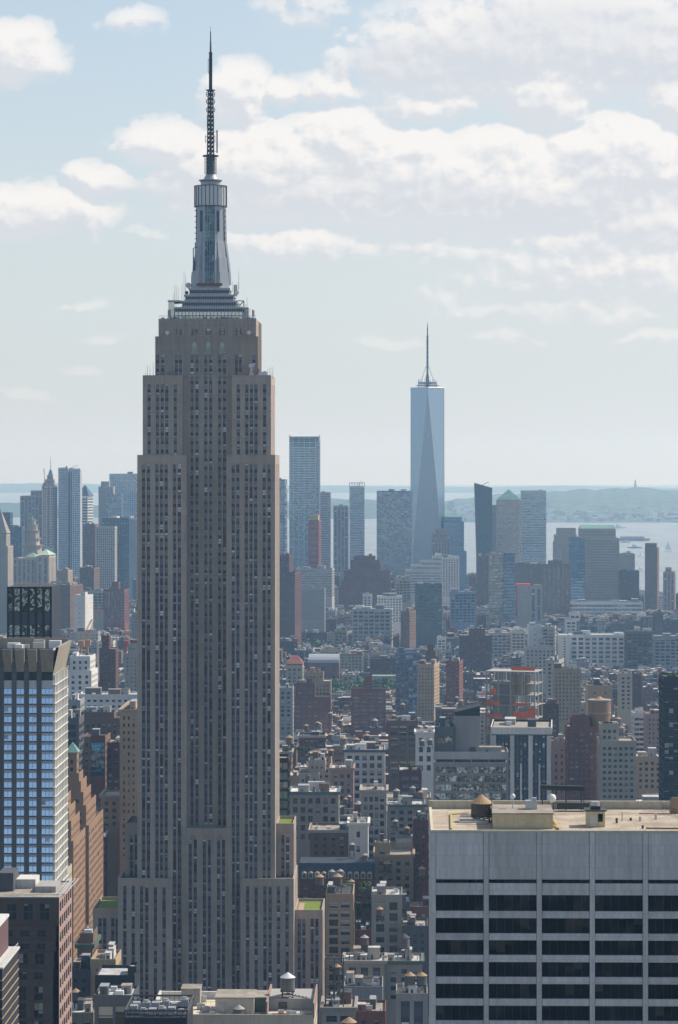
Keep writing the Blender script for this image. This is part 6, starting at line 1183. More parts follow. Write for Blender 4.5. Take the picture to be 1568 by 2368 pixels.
# roof terrace building in the bottom centre: parapets, huts, tank stand
h = find('the cream roof-terrace building'); dd = h['d']; root = h['root']; z = h['z0']; W2 = h['W'] / 2
lx2 = lambda px, y=0: (px - 537.5) * (dd + y) / F
q = MB(); zt2 = zof(2290, dd + 34); q.box(-W2, lx2(612), 32, 33, z, zt2, 0); q.box(-W2, -W2 + .6, 6, 32, z, z + 2.6, 0); q.build('high_parapet', WALL['white'], root)
for (a, b_, y0, y1, hh, mt, nm) in ((408, 452, 20, 28, 5.0, 'concrete', 'plant_room'), (495, 585, 6, 20, 4.8, 'cream', 'bulkhead'), (548, 612, 22, 30, 2.6, 'tan', 'bulkhead'), (585, 614, 10, 22, 4.2, 'green', 'planter_wall')):
    q = MB(); q.box(lx2(a), lx2(b_), y0, y1, z + .01, z + hh, 0); q.box(lx2(a) - .2, lx2(b_) + .2, y0 - .2, y1 + .2, z + hh, z + hh + .3, 1); q.build(nm, [WALL[mt], ROOF['gravel']], root)
q = MB(); q.box(lx2(503), lx2(517), 5.8, 5.99, z + .8, z + 3.6); q.build('louvre_panel', M['duct'], root)
q = MB(); zz = zof(2296, dd); q.box(lx2(614), lx2(618), 2, 33, z, zof(2318, dd), 0); q.box(lx2(724), lx2(727), 0, 33, z, zof(2318, dd), 0); q.box(lx2(618), lx2(724), 31.5, 33, z, zof(2300, dd + 32), 0); q.build('brick_parapet', WALL['pink'], root)
q = MB(); q.box(lx2(618.2), lx2(723.8), 14, 31.3, z + .02, z + 3.4, 0); q.box(lx2(640), lx2(660), 13.8, 13.99, z + .4, z + 2.4, 1); q.build('lower_bulkhead', [WALL['concrete'], GLASS['dark']], root)
q = MB(); r3 = random.Random(9)
for k in range(13): x = lx2(r3.uniform(455, 720)); y = r3.uniform(1, 12); s = r3.uniform(.5, 1.3); q.box(x, x + s * 1.6, y, y + s, z + .3, z + .3 + s)
for k in range(6): x = lx2(r3.uniform(455, 720)); y = r3.uniform(1, 12); q.prism(x, y, z, z + r3.uniform(1, 2.4), .25, .25, 8)
q.build('roof_vent', M['duct'], root)
for k in range(9):
    q = MB(); y = 1.5 + 2.1 * k + r3.uniform(-.4, .4); xa = lx2(r3.uniform(450, 600)); q.tube((xa, y, z + .35), (xa + r3.uniform(5, 16), y + r3.uniform(-.3, .3), z + .35), r3.choice([.09, .12, .2]), 5); q.build('roof_pipe', r3.choice([M['duct'], M['rust'], M['steel']]), root)
for k in range(10):
    q = MB(); x = lx2(r3.uniform(440, 600)); y = r3.uniform(2, 28); s = r3.uniform(.8, 1.8); q.box(x, x + s * 1.5, y, y + s, z + .25, z + .25 + s * .9); q.prism(x + s * .75, y + s * .5, z + .25 + s * .9, z + .4 + s * .9, s * .4, s * .4, 10); q.build('air_conditioner', r3.choice([M['duct'], M['white'], M['duct'], M['steel']]), root)
q = MB()
for k in range(24): q.tube((lx2(455 + k * 11.2), 20.5, z), (lx2(455 + k * 11.2), 20.5, z + 1.2), .05, 4)
q.tube((lx2(455), 20.5, z + 1.2), (lx2(713), 20.5, z + 1.2), .06, 4); q.build('railing', M['yellow'], root)
tk = tank(665.5, 2247, 33, dd + 16, 'dark water tank with a white cone on a braced stand, bottom centre roof', 'woodgrey', 'white', base=z + 3.4)
q = MB(); lzb = zof(2292, dd + 16) - (z + 3.4)
for sx_ in (-1, 1):
    q.tube((0, 0, lzb * .55), (sx_ * 6.6, -2, 0.0), .22, 5); q.tube((0, 1.5, lzb * .55), (sx_ * 6.6, -.5, 0.0), .14, 5)
    for k in range(6): a0 = k / 6; q.tube((sx_ * 6.6 * a0, -2 * a0, lzb * .55 * (1 - a0)), (sx_ * 6.6 * min(1, a0 + .16), 1.5 - 2 * a0, lzb * .55 * (1 - min(1, a0 + .16))), .08, 4)
q.build('strut', M['duct'], tk)
tank(552.5, 2322, 26, dd + 3, 'grey water tank standing low beside the cream bulkhead, bottom centre roof', 'woodgrey', 'greyroof', base=z)
# steel-framed machine deck at its left
fd = 850.0; fr = thing('machine_deck', 'black steel frame deck crowded with silver air handling units, bottom edge', 'machine deck', (xof(361, fd), fd, 0), GROT)
fz = zof(2352, fd); W2 = 72 * fd / F
q = MB(); q.box(-W2, W2, 0, 24, fz - 12, fz); q.build('deck', WALL['black'], fr)
q = MB(); ft = zof(2336, fd)
for x, y in ((-W2, 0), (W2, 0), (-W2, 24), (W2, 24)): q.tube((x, y, fz), (x, y, ft), .2, 4)
for a, b_ in (((-W2, 0), (W2, 0)), ((W2, 0), (W2, 24)), ((W2, 24), (-W2, 24)), ((-W2, 24), (-W2, 0))): q.tube((*a, ft), (*b_, ft), .28, 4); q.tube((*a, fz + .6), (*b_, fz + .6), .14, 4)
for k in range(14): x = -W2 + 2 * W2 * k / 13; q.tube((x, 0, fz), (x, 0, ft), .07, 4); q.tube((x, 24, fz), (x, 24, ft), .07, 4)
q.build('steel_frame', M['steel'], fr)
for k in range(12):
    q = MB(); x = -W2 + 1 + (k % 6) * 2.7; y = 2 + (k // 6) * 10 + r3.uniform(0, 3); hh = r3.uniform(1.2, 2.6); q.box(x, x + 2.1, y, y + 3.2, fz + .3, fz + hh); 
    if k % 2: q.prism(x + 1, y + 1.6, fz + hh, fz + hh + .5, .8, .8, 12)
    q.build('air_handler', M['duct'], fr)
HERO.append(dict(x0=289, x1=433, yt=2318, yb=2600, d=fd, dep=26, W=2 * W2, cx=xof(361, fd), z=fz, z0=fz, label='', short='the black machine deck', root=fr))
# dark steel tank cage beside the skyscraper
kd = 1240.0; kg = thing('steel_cage', 'tall black steel cage around an old water tank right of the skyscraper', 'steel cage', (xof(773, kd), kd, 0), GROT); a = 21 * kd / F; z0, z1 = zof(2345, kd), zof(2216, kd); q = MB()
for x in (-a, 0, a):
    for y in (0, 8): q.tube((x, y, z0), (x, y, z1), .22, 4)
for zz in (z0 + (z1 - z0) * t for t in (.25, .5, .82, 1)):
    for y in (0, 8): q.tube((-a, y, zz), (a, y, zz), .2, 4)
    for x in (-a, 0, a): q.tube((x, 0, zz), (x, 8, zz), .2, 4)
q.build('frame', M['steel'], kg); q = MB(); q.box(-a, a, -.3, 9, 0, z0); q.build('base', WALL['dark_grey'], kg)
tank(779, 2227, 20, kd + 4, 'old dark water tank enclosed in the black steel cage', base=z0 + 6)
# unfinished concrete frame with orange netting
cd2 = 1800.0; cf = thing('unfinished_building', 'unfinished concrete building frame hung with orange safety netting', 'building frame', (xof(1180, cd2), cd2, 0), GROT + rad(-14)); s = cd2 / F; Wf = 118 * s; Df = 22.0; levels = [1690, 1662, 1632, 1608, 1582, 1554]
for y in levels: q = MB(); z = zof(y, cd2); q.box(-Wf / 2 * (1 if y < 1640 else 1.15), Wf / 2, 0, Df, z, z + .55); q.build('floor_slab', WALL['concrete'], cf)
for i in range(5):
    for j in range(3): q = MB(); x, y = -Wf / 2 + .6 + (Wf - 1.2) * i / 4, .6 + (Df - 1.2) * j / 2; q.box(x - .4, x + .4, y - .4, y + .4, 0, zof(1554, cd2)); q.build('column', WALL['concrete'], cf)
r4 = random.Random(4)
for k, (xa, xb, yl, yh) in enumerate(((.52, .99, 1552, 1541), (.50, .99, 1690, 1668), (.55, .99, 1662, 1644), (.86, 1, 1690, 1636), (.0, .34, 1662, 1652), (.05, .4, 1690, 1678), (.12, .22, 1608, 1592), (.55, .9, 1632, 1624), (0, .3, 1632, 1622))):
    q = MB(); yq = -.12 - .06 * (k % 3); x0_, x1_ = -Wf / 2 + Wf * xa, -Wf / 2 + Wf * xb; n = 6
    for m_ in range(n): t0, t1 = m_ / n, (m_ + 1) / n; q.quad((x0_ + (x1_ - x0_) * t0, yq + .25 * math.sin(m_ * 2.1), zof(yl, cd2) + .6), (x0_ + (x1_ - x0_) * t1, yq + .25 * math.sin(m_ * 2.1 + 2.1), zof(yl, cd2) + .6), (x0_ + (x1_ - x0_) * t1, yq + .1, zof(yh, cd2)), (x0_ + (x1_ - x0_) * t0, yq + .1, zof(yh, cd2)))
    q.build('safety_net', M['orange'], cf)
for k in range(3): q = MB(); x = 1 + k * 4.2; q.prism(x, 6, zof(1606, cd2), zof(1562, cd2), 1.9, 1.9, 14); q.build('core_cylinder', WALL['tan'], cf)
q = MB()
for k in range(9): q.tube((-Wf / 2 * 1.15 + 1.6 * k * .55, -1.2, zof(1720, cd2)), (-Wf / 2 * 1.15 + 1.6 * k * .55, -1.2, zof(1600, cd2)), .08, 4)
for k in range(10): z = zof(1716 - 12 * k, cd2); q.tube((-Wf / 2 * 1.15, -1.2, z), (-Wf / 2 * 1.15 + 7, -1.2, z), .08, 4)
q.build('scaffold', M['rust'], cf); q = MB(); q.box(-Wf / 2 + 1, Wf / 2 - 1, 1.2, Df - 1.2, 0, zof(1700, cd2)); q.build('lower_wall', WALL['grey'], cf); q = MB(); q.box(-Wf / 2 + 3, 0, 7, Df - 3, zof(1700, cd2), zof(1584, cd2) - .2); q.build('core_wall', WALL['concrete'], cf)
HERO.append(dict(x0=1117, x1=1244, yt=1551, yb=1690, d=cd2, dep=24, W=Wf, cx=xof(1180, cd2), z=zof(1554, cd2), z0=zof(1554, cd2), label='', short='the orange-netted frame', root=cf))
# tallest glass tower far downtown
wd = 6010.0; wt = thing('glass_skyscraper', 'tallest faceted blue glass tower far downtown with a tall banded spire', 'skyscraper', (xof(989.5, wd), wd + 31, 0), rad(-1.0)); s = wd / F
hb_ = 33.0; ZB, ZTp = 56.0, zof(896, wd); ht = hb_
Bc = [(-hb_, -hb_), (hb_, -hb_), (hb_, hb_), (-hb_, hb_)]; Tc = [(0, -ht), (ht, 0), (0, ht), (-ht, 0)]
wg = mat_glass('glass_facet', (.28, .345, .43), cv=(.93, 1.05), blind=.05, bcol=(.42, .5, .6), rough=.28, metal=.85, wav=.006, sash=False, fw=.04, frame=(.2, .26, .34))
for k in range(4):
    A_, B_, T_ = Bc[k], Bc[(k + 1) % 4], Tc[k]; T2 = Tc[(k + 1) % 4]
    for tri, uvs in (((( *A_, ZB), (*B_, ZB), (*T_, ZTp)), ((0, 0), (22, 0), (11, 90))), (((*B_, ZB), (*T2, ZTp), (*T_, ZTp)), ((11, 0), (22, 90), (0, 90)))):
        q = MB(); q.poly(list(tri)); q.u = [(u + 40 * k + 3, v + 5) for u, v in uvs]; q.build('facet', wg, wt)
q = MB(); q.box(-hb_ - .1, hb_ + .1, -hb_ - .1, hb_ + .1, 0, ZB); q.build('base', GLASS['haze'], wt)
q = MB(); q.poly([(*t, ZTp) for t in Tc]); q.build('roof', ROOF['silver'], wt)
for k in range(4): q = MB(); q.tube((*Tc[k], ZTp), (*Tc[(k + 1) % 4], ZTp), 1.1, 5); q.build('parapet', M['white'], wt)
for k in range(4):
    for b_ in (Bc[k], Bc[(k + 1) % 4]): q = MB(); q.tube((*b_, ZB), (*Tc[k], ZTp), .5, 4); q.build('edge_trim', M['alum'], wt)
q = MB(); zr = ZTp
for k, (r_, z) in enumerate(((23, 4), (19, 7.5), (18.5, 10))): q.prism(0, 0, zr + z, zr + z + 1.3, r_, r_, 20)
for k in range(20): t = k * math.pi / 10; q.tube((18 * math.cos(t), 18 * math.sin(t), zr), (18 * math.cos(t), 18 * math.sin(t), zr + 12 + 3 * (k % 3)), .4, 4)
q.build('antenna_ring', M['steel'], wt)
q = MB(); wz = lambda y: zof(y, wd + 31)
for (r0, r1, ya, yb) in ((3.6, 3.4, 896, 872), (3.2, 1.9, 872, 862), (1.9, 1.9, 862, 828), (2.0, 1.6, 828, 800), (1.9, 1.6, 800, 778), (1.2, 1.0, 778, 760), (1.1, .2, 760, 744)): q.prism(0, 0, wz(ya), wz(yb), r0, r1, 8)
for y in (849, 838, 828, 816, 805, 791, 779): q.prism(0, 0, wz(y), wz(y) + 1.2, 3.2, 3.2, 10)
for k in range(4): t = k * math.pi / 2; q.tube((13 * math.cos(t), 13 * math.sin(t), zr + 12), (2.6 * math.cos(t), 2.6 * math.sin(t), wz(846)), .4, 4)
q.build('spire', M['steel'], wt)
HERO.append(dict(x0=951, x1=1028, yt=740, yb=1330, d=wd, dep=66, W=66, cx=xof(989, wd), z=ZTp, z0=ZTp, label='', short='the tallest glass tower', root=wt))
# cranes
def crane(px, ybase, ytop, xtip, d, label, mat, name='crane'):
    c = thing(name, label, 'crane', (xof(px, d), d, 0), GROT); p = Vector((0, 0, zof(ybase, d))); q_ = Vector((xof(xtip, d) - xof(px, d), 6, zof(ytop, d)))
    for k in range(4):
        ox, oy = ((-1, -1), (1, -1), (1, 1), (-1, 1))[k]; g = MB(); o_ = Vector((ox * .9, oy * .9, 0)); g.tube(p + o_, q_ + o_ * .5, .22, 4); g.build('boom_chord', mat, c)
    g = MB(); n = 16
    for k in range(n):
        a, b_ = p.lerp(q_, k / n), p.lerp(q_, (k + 1) / n); sgn = 1 if k % 2 else -1
        g.tube(a + Vector((-sgn * .9, -.9, 0)), b_ + Vector((sgn * .9, -.9, 0)), .15, 4); g.tube(a + Vector((-.9, -sgn * .9, 0)), b_ + Vector((-.9, sgn * .9, 0)), .15, 4)
    g.build('lattice', mat, c); g = MB(); g.box(-3, 3, -3, 3, zof(ybase, d) - 6, zof(ybase, d) - .5); g.prism(0, 0, 0, zof(ybase, d) - 6, 1.2, 1.2, 6); g.build('cab', mat, c)
    g = MB(); g.tube(q_, (q_.x + .2, q_.y, max(2, q_.z - 26)), .08, 4); g.build('hoist_cable', M['steel'], c)
crane(188, 1480, 1432, 212, 3000, 'orange lattice crane with the lower boom left of the skyscraper', M['craneyellow']); crane(203, 1478, 1400, 230, 3050, 'taller orange lattice crane leaning right, left of the skyscraper', M['craneyellow'])
crane(292, 1480, 1437, 286, 3100, 'thin red crane mast tucked beside the skyscraper left edge', M['red']); crane(104, 1115, 1083, 101.5, 6300, 'small red and white crane on top of the spired tower', M['red'])
crane(1110, 1124, 1114, 1130, 5600, 'roof crane lying flat on top of the dark twisted tower', M['steel']); crane(164, 1082, 1075, 180, 6000, 'window cleaning crane on the rippled silver tower roof', M['alum'])
# hilltop mast
g0 = thing('radio_mast', 'thin lattice radio mast standing on the distant wooded hill', 'mast', (xof(1469, 16800), 16800, 95)); g = MB(); lattice(g, 0, 0, 0, 72, 9, 1.0, 8, .8); g.build('lattice', M['steel'], g0)
# boats on the bay
def boat(px, py, L, label, kind, rz=0.0):
    d = (EYE + 2) * F / (py - HY); b_ = thing(kind, label, 'boat', (xof(px, d), d, -2), rz); g = MB(); w2 = L * .11; hgt = L * .07
    out = [(-L / 2, -w2), (L * .3, -w2), (L / 2, 0), (L * .3, w2), (-L / 2, w2)]
    g.poly([(x, y, hgt) for x, y in out]); 
    for i in range(5): (xa, ya), (xb, yb) = out[i], out[(i + 1) % 5]; g.quad((xa * .94, ya * .8, 0), (xb * .94, yb * .8, 0), (xb, yb, hgt), (xa, ya, hgt))
    g.build('hull', M['rust'] if kind == 'barge' else (M['steel'] if kind == 'tugboat' else M['white']), b_)
    if kind == 'sailboat': g = MB(); g.tube((0, 0, hgt), (0, 0, L * 1.4), .2, 5); g.build('mast', M['alum'], b_); g = MB(); g.poly([(-.3, .0, L * .2), (-.3, .0, L * 1.35), (-L * .42, .5, L * .2)]); g.poly([(.3, 0, L * 1.1), (.3, 0, L * .15), (L * .42, .4, L * .15)]); g.build('sail', M['white'], b_)
    elif kind == 'barge':
        g = MB()
        for k in range(5): g.box(-L * .42 + k * L * .15, -L * .30 + k * L * .15, -w2 * .8, w2 * .8, hgt, hgt * 1.9)
        g.build('cargo', M['tanmetal'], b_)
    else: g = MB(); g.box(-L * .2, L * .15, -w2 * .7, w2 * .7, hgt, hgt * 2.2); g.box(-L * .08, L * .1, -w2 * .5, w2 * .5, hgt * 2.2, hgt * 3.3); g.build('deckhouse', M['white'], b_); g = MB(); g.prism(-L * .12, 0, hgt * 2.2, hgt * 3.8, L * .03, L * .025, 8); g.build('funnel', M['steel'], b_)
boat(1466, 1250, 110, 'long rust-coloured barge out on the bay', 'barge', .1); boat(1446, 1254, 34, 'dark tugboat beside the long barge', 'tugboat', .2); boat(1468, 1267, 46, 'white tugboat towing on the bay below the barge', 'tugboat', .1); boat(1545, 1274, 24, 'white sailboat on the bay at the right edge', 'sailboat', .2); boat(1483, 1286, 30, 'small ferry with a white wake in the middle of the bay', 'ferry', .9); boat(1481, 1318, 26, 'motorboat on the bay nearest the shore', 'ferry', .6); boat(1430, 1221, 60, 'pale ship far out on the bay behind the beige tower', 'ferry', 0)
# ---------------------------------------------------------------- named water tanks
for a in ((739, 2031 - 12, 21, 1405, 'tan-roofed water tank, left one of the pair on the tan loft roof', 'wood', 'tanroof'), (781, 2018, 22, 1406, 'tan-roofed water tank, right one of the pair on the tan loft roof', 'wood', 'tanroof'),
          (767.5, 2009, 15, 1425, 'small grey water tank behind the left tan-roofed pair tank', 'woodgrey', 'greyroof'), (787, 2008, 15, 1427, 'small grey water tank behind the right tan-roofed pair tank', 'woodgrey', 'greyroof'),
          (896, 1989, 19, 1512, 'tan-roofed water tank on a black roof house beside the mansard', 'wood', 'tanroof'), (976, 2002, 17, 1480, 'tan-roofed water tank on tall stilts left of the travertine tower', 'wood', 'tanroof'),
          (814, 1947, 14, 1520, 'weathered water tank on a tall stand above the mansard roof', 'wood', 'greyroof'), (844, 1971, 15, 1512, 'grey lidded water tank among roof machines above the mansard', 'woodgrey', 'greyroof'),
          (914, 1893, 14, 1660, 'wooden water tank on the shaded roof in front of the grey offices', 'wood', 'greyroof'), (941, 1909, 14, 1640, 'wooden water tank on legs below the grey offices', 'wood', 'tanroof'),
          (917, 1822, 16, 1710, 'big grey water tank beside the orange roof fence', 'woodgrey', 'greyroof'), (972, 1826, 14, 1720, 'tan-roofed water tank at the right end of the grey offices', 'wood', 'tanroof'), (954, 1816, 14, 1730, 'dark-sided water tank left of the tan-roofed one on the grey offices', 'woodgrey', 'greyroof'),
          (799, 1843, 11, 1720, 'dark water tank between the teal-cornice building and the pedimented loft', 'wood', 'tanroof'), (807, 1837, 12, 1730, 'pale grey water tank behind the dark one by the teal cornice', 'woodgrey', 'greyroof'),
          (827, 1876, 12, 1640, 'tan water tank above the narrow white building', 'wood', 'tanroof'), (878, 2095, 17, 1320, 'tan-roofed water tank on a steel trestle in the shaded yard', 'wood', 'tanroof'), (813, 2032, 15, 1440, 'orange-roofed water tank beside the courtyard trees', 'wood', 'tanroof'),
          (764, 1693, 14, 2080, 'large tan-roofed water tank left of the white terracotta building', 'wood', 'tanroof'), (848, 1695, 14, 2080, 'large orange-roofed water tank above the white terracotta building', 'wood', 'tanroof'), (867, 1660, 15, 2150, 'big grey-capped water tank in front of the banded red apartments', 'woodgrey', 'greyroof'),
          (931, 1624, 12, 2300, 'tan-roofed water tank in front of the blue glass tower', 'wood', 'tanroof'), (910, 1650, 11, 2200, 'round tan-roofed water tank left of the blue glass tower foot', 'wood', 'tanroof'), (931.5, 1669, 10, 2070, 'tall narrow water tank on the brown-grey loft', 'woodgrey', 'greyroof'),
          (764, 1645, 11, 2300, 'tan-roofed water tank below the wide red apartments', 'wood', 'tanroof'), (708, 1673, 11, 2250, 'brown water tank left below the wide red apartments', 'wood', 'tanroof'), (734, 1667, 10, 2240, 'thin brown water tank between two roof sheds below the red apartments', 'wood', 'tanroof'),
          (995, 1706, 12, 1960, 'grey water tank in front of the small white arcaded building', 'woodgrey', 'greyroof'), (976, 1708, 12, 1960, 'tan water tank in front of the small white arcaded building', 'wood', 'tanroof'), (712, 1789, 13, 1780, 'black iron water tank on the blank-topped beige building', 'woodgrey', 'blackroof'),
          (1056, 1609, 9, 2450, 'pale small water tank left of the sloping black top', 'woodgrey', 'greyroof'), (765, 1730, 13, 1880, 'tan-roofed water tank peeking over the pink loft', 'wood', 'tanroof'),
          (948, 2246, 24, 1186, 'silver-staved water tank, left of the twin pair by the travertine tower', 'woodgrey', 'tanroof'), (975.5, 2246, 24, 1186, 'silver-staved water tank, right of the twin pair by the travertine tower', 'woodgrey', 'tanroof'),
          (843, 2160, 19, 1340, 'dark wooden water tank behind the pilastered low building', 'wood', 'greyroof'), (934, 2157, 27, 1300, 'large black-roofed water tank in deep shade by the travertine tower', 'woodgrey', 'blackroof'), (807, 2350, 34, 1180, 'broad tan tank cone peeking over the bottom edge', 'wood', 'tanroof'),
          (175.5, 2284, 23, 1085, 'white-staved water tank with tan cone beside the granite tower', 'woodgrey', 'tanroof'), (280, 1448 + 8, 8, 3000, 'far small water tank beside the skyscraper left edge', 'wood', 'tanroof'), (302, 1843 - 0 - 205, 10, 2120, 'tan-roofed water tank on the long white apartments', 'wood', 'tanroof'), (268, 1868, 17, 1600, 'tan-roofed water tank right on the ornate block', 'wood', 'tanroof'), (246, 1868 - 0, 17, 1600, 'tan-roofed water tank left on the ornate block', 'wood', 'greyroof')):
    if a[4].endswith('ornate block'): continue
    tank(*a)
tank(164.5, 1638 - 20, 16, 2060, 'grey-coned water tank left on the battlemented building', 'woodgrey', 'greyroof') if False else None
tank(266, 1870 - 0 - 230, 14, 2000, 'tan-roofed water tank on the wide battlemented building', 'wood', 'tanroof'); tank(211, 1632, 12, 2010, 'grey water tank behind the battlemented parapet', 'woodgrey', 'greyroof')
# ---------------------------------------------------------------- city filling the blocks between: every lot drawn from a street grid
NAMED = list(HERO)
TREEZ = []
for x0, x1, yt_, yb_ in ((1298, 1348, 1655, 1700), (1432, 1480, 1608, 1650), (690, 815, 1482, 1500), (925, 1004, 1486, 1505), (1060, 1125, 1512, 1535), (1228, 1264, 1535, 1560), (964, 1003, 1646, 1675), (765, 916, 1566, 1606), (1246, 1256, 1600, 1622), (1474, 1532, 1668, 1712), (1420, 1500, 1530, 1552), (1180, 1240, 1495, 1512)):
    d0 = 244 * F / (yt_ - HY); d1 = 244 * F / (yb_ - 14 - HY); TREEZ.append((x0, x1, d1, d0)); NAMED.append(dict(x0=x0, x1=x1, yt=yt_, yb=yb_ - 4, d=d1 - 10, dep=d0 - d1 + 20, short='', W=1, cx=0))
def ymin_of(px, d):
    if d < 2300: return 1700 if px > 650 else 1690
    if d < 3000: return 1620
    if d < 3600: return 1545
    if d < 4300: return 1455 if px < 1300 else 1480
    if d < 5000: return 1400 if px < 1280 else 1412
    return (1335 if px < 330 else 1325) if px < 1130 else 1372
lots = []; rf = random.Random(11)
d = 1330.0; rowi = 0
while d < 6300:
    half = .122 * d; x = -half + rf.uniform(-20, 0); dep = rf.uniform(24, 32)
    nxt = d + (39 if rowi % 2 == 0 else 47) * (1 if d < 3500 else 1.25)
    while x < half:
        wd_ = rf.choice([rf.uniform(8, 13), rf.uniform(12, 21), rf.uniform(18, 33)]) * (1 if d < 2600 else 1.1)
        if d > 2400 and rf.random() < .5: wd_ = rf.uniform(7, 13)
        if rf.random() < .03: x += 16; continue
        px0_, px1_ = 784 + F * x / d, 784 + F * (x + wd_) / d
        xc = x + wd_ / 2; x += wd_ + (.25 if rf.random() < .85 else 3)
        ax = xc - GS * d
        if abs(ax - (-115 - GS * 1480)) < 16 + wd_ / 2 and d < 3300: continue      # the avenue on the left stays open
        if abs(ax - 60) < 13 and d > 1700 and d < 3200: continue
        if px1_ < -30 or px0_ > 1600: continue
        if d < 2000 and px0_ < 640 and px1_ > 320: continue
        if ((250 < px1_ and px0_ < 300 and 1900 < d < 2090)): continue
        if px0_ > 1440 and d > 5650 - (px0_ - 1440) * 4: continue
        zone = 52 if d < 1700 else 44 if d < 2300 else 30 if d < 2900 else 22 if d < 3700 else 30 if d < 4600 else 38
        hgt = max(9, rf.gauss(zone, zone * .30)); 
        if rf.random() < .05: hgt *= 1.5
        lim = EYE - (ymin_of((px0_ + px1_) / 2, d) - HY) * d / F; hgt = min(hgt, lim - rf.uniform(0, 8)); bad = False
        for h in NAMED:
            if h['x1'] > px0_ - 1 and h['x0'] < px1_ + 1:
                if h['d'] + h['dep'] + 2 > d and h['d'] < d + dep + 2:
                    xa = xof(h['x0'], h['d']); xb = xof(h['x1'], h['d'])
                    if xb + 1.5 > xc - wd_ / 2 and xa - 1.5 < xc + wd_ / 2: bad = True; break
                if h['d'] > d: hgt = min(hgt, EYE - (h['yb'] - HY) * d / F - rf.uniform(0, 5))
        if bad or hgt < 6: continue
        lots.append([px0_, px1_, HY + (EYE - hgt) * F / d, d, dep, xc, wd_, hgt])
    d = nxt; rowi += 1
# what shows: nearest first against a rising roof line
NCOL = 800; hor = [2367.0] * NCOL
def cols(a, b_): return range(max(0, int(a / 2)), min(NCOL, int(b_ / 2) + 1))
ev = [(h['d'], 0, h) for h in NAMED] + [(l[3], 1, l) for l in lots]; ev.sort(key=lambda e: e[0])
vis = []
for d_, k, o in ev:
    if k == 0:
        for c in cols(o['x0'], o['x1']): hor[c] = min(hor[c], o['yt'])
    else:
        roof_y = HY + (EYE - o[7]) * F / (o[3] + o[4]); s = 0
        for c in cols(o[0], o[1]):
            if o[1] > 0 and c * 2 < 1568: s += max(0, hor[c] - roof_y) * 2
            hor[c] = min(hor[c], roof_y)
        o.append(s)
        if s > 6: vis.append(o)
vis.sort(key=lambda o: -o[8])
NB = 175
indiv, rest = vis[:NB], vis[NB:]
COLN = dict(red_brick='red brick', dark_brick='dark brick', brown='brown', tan='tan', beige='beige', limestone='pale stone', white='white', grey='grey', concrete='concrete-grey', pink='pinkish', cream='cream', orange='orange brick', dark_grey='dark grey', blue_grey='blue-grey')
PICK = ['red_brick', 'red_brick', 'dark_brick', 'dark_brick', 'dark_brick', 'brown', 'brown', 'brown', 'tan', 'tan', 'beige', 'limestone', 'grey', 'concrete', 'pink', 'cream', 'dark_grey', 'dark_grey', 'orange', 'white']
KIND = dict(punch='apartment house', loft='loft building', rib='office block', small='tenement', grid='office block', pier='office block')
used = set(LABELS)
def near_short(o):
    best = None
    for h in NAMED:
        if not h['short'] or h['d'] > o[3] + 900: continue
        c = (h['x0'] + h['x1']) / 2; dx = (o[0] + o[1]) / 2 - c; dy = (o[2] - h['yt']) * .7 + abs(h['d'] - o[3]) * .06
        sc_ = abs(dx) + abs(dy)
        if best is None or sc_ < best[0]: best = (sc_, h, dx, o[3] - h['d'])
    h, dx, dd_ = best[1:]
    if abs(dx) > (h['x1'] - h['x0']) / 2 + 4: rel = 'left of' if dx < 0 else 'right of'
    else: rel = 'behind' if dd_ > 0 else 'in front of'
    return rel + ' ' + h['short']
DET = ['', 'with a bright roof', 'with a black roof', 'with a lift house', 'with roof sheds', 'with broad windows', 'with small windows', 'with a bare side wall', 'with roof vents']
nt_ = 0
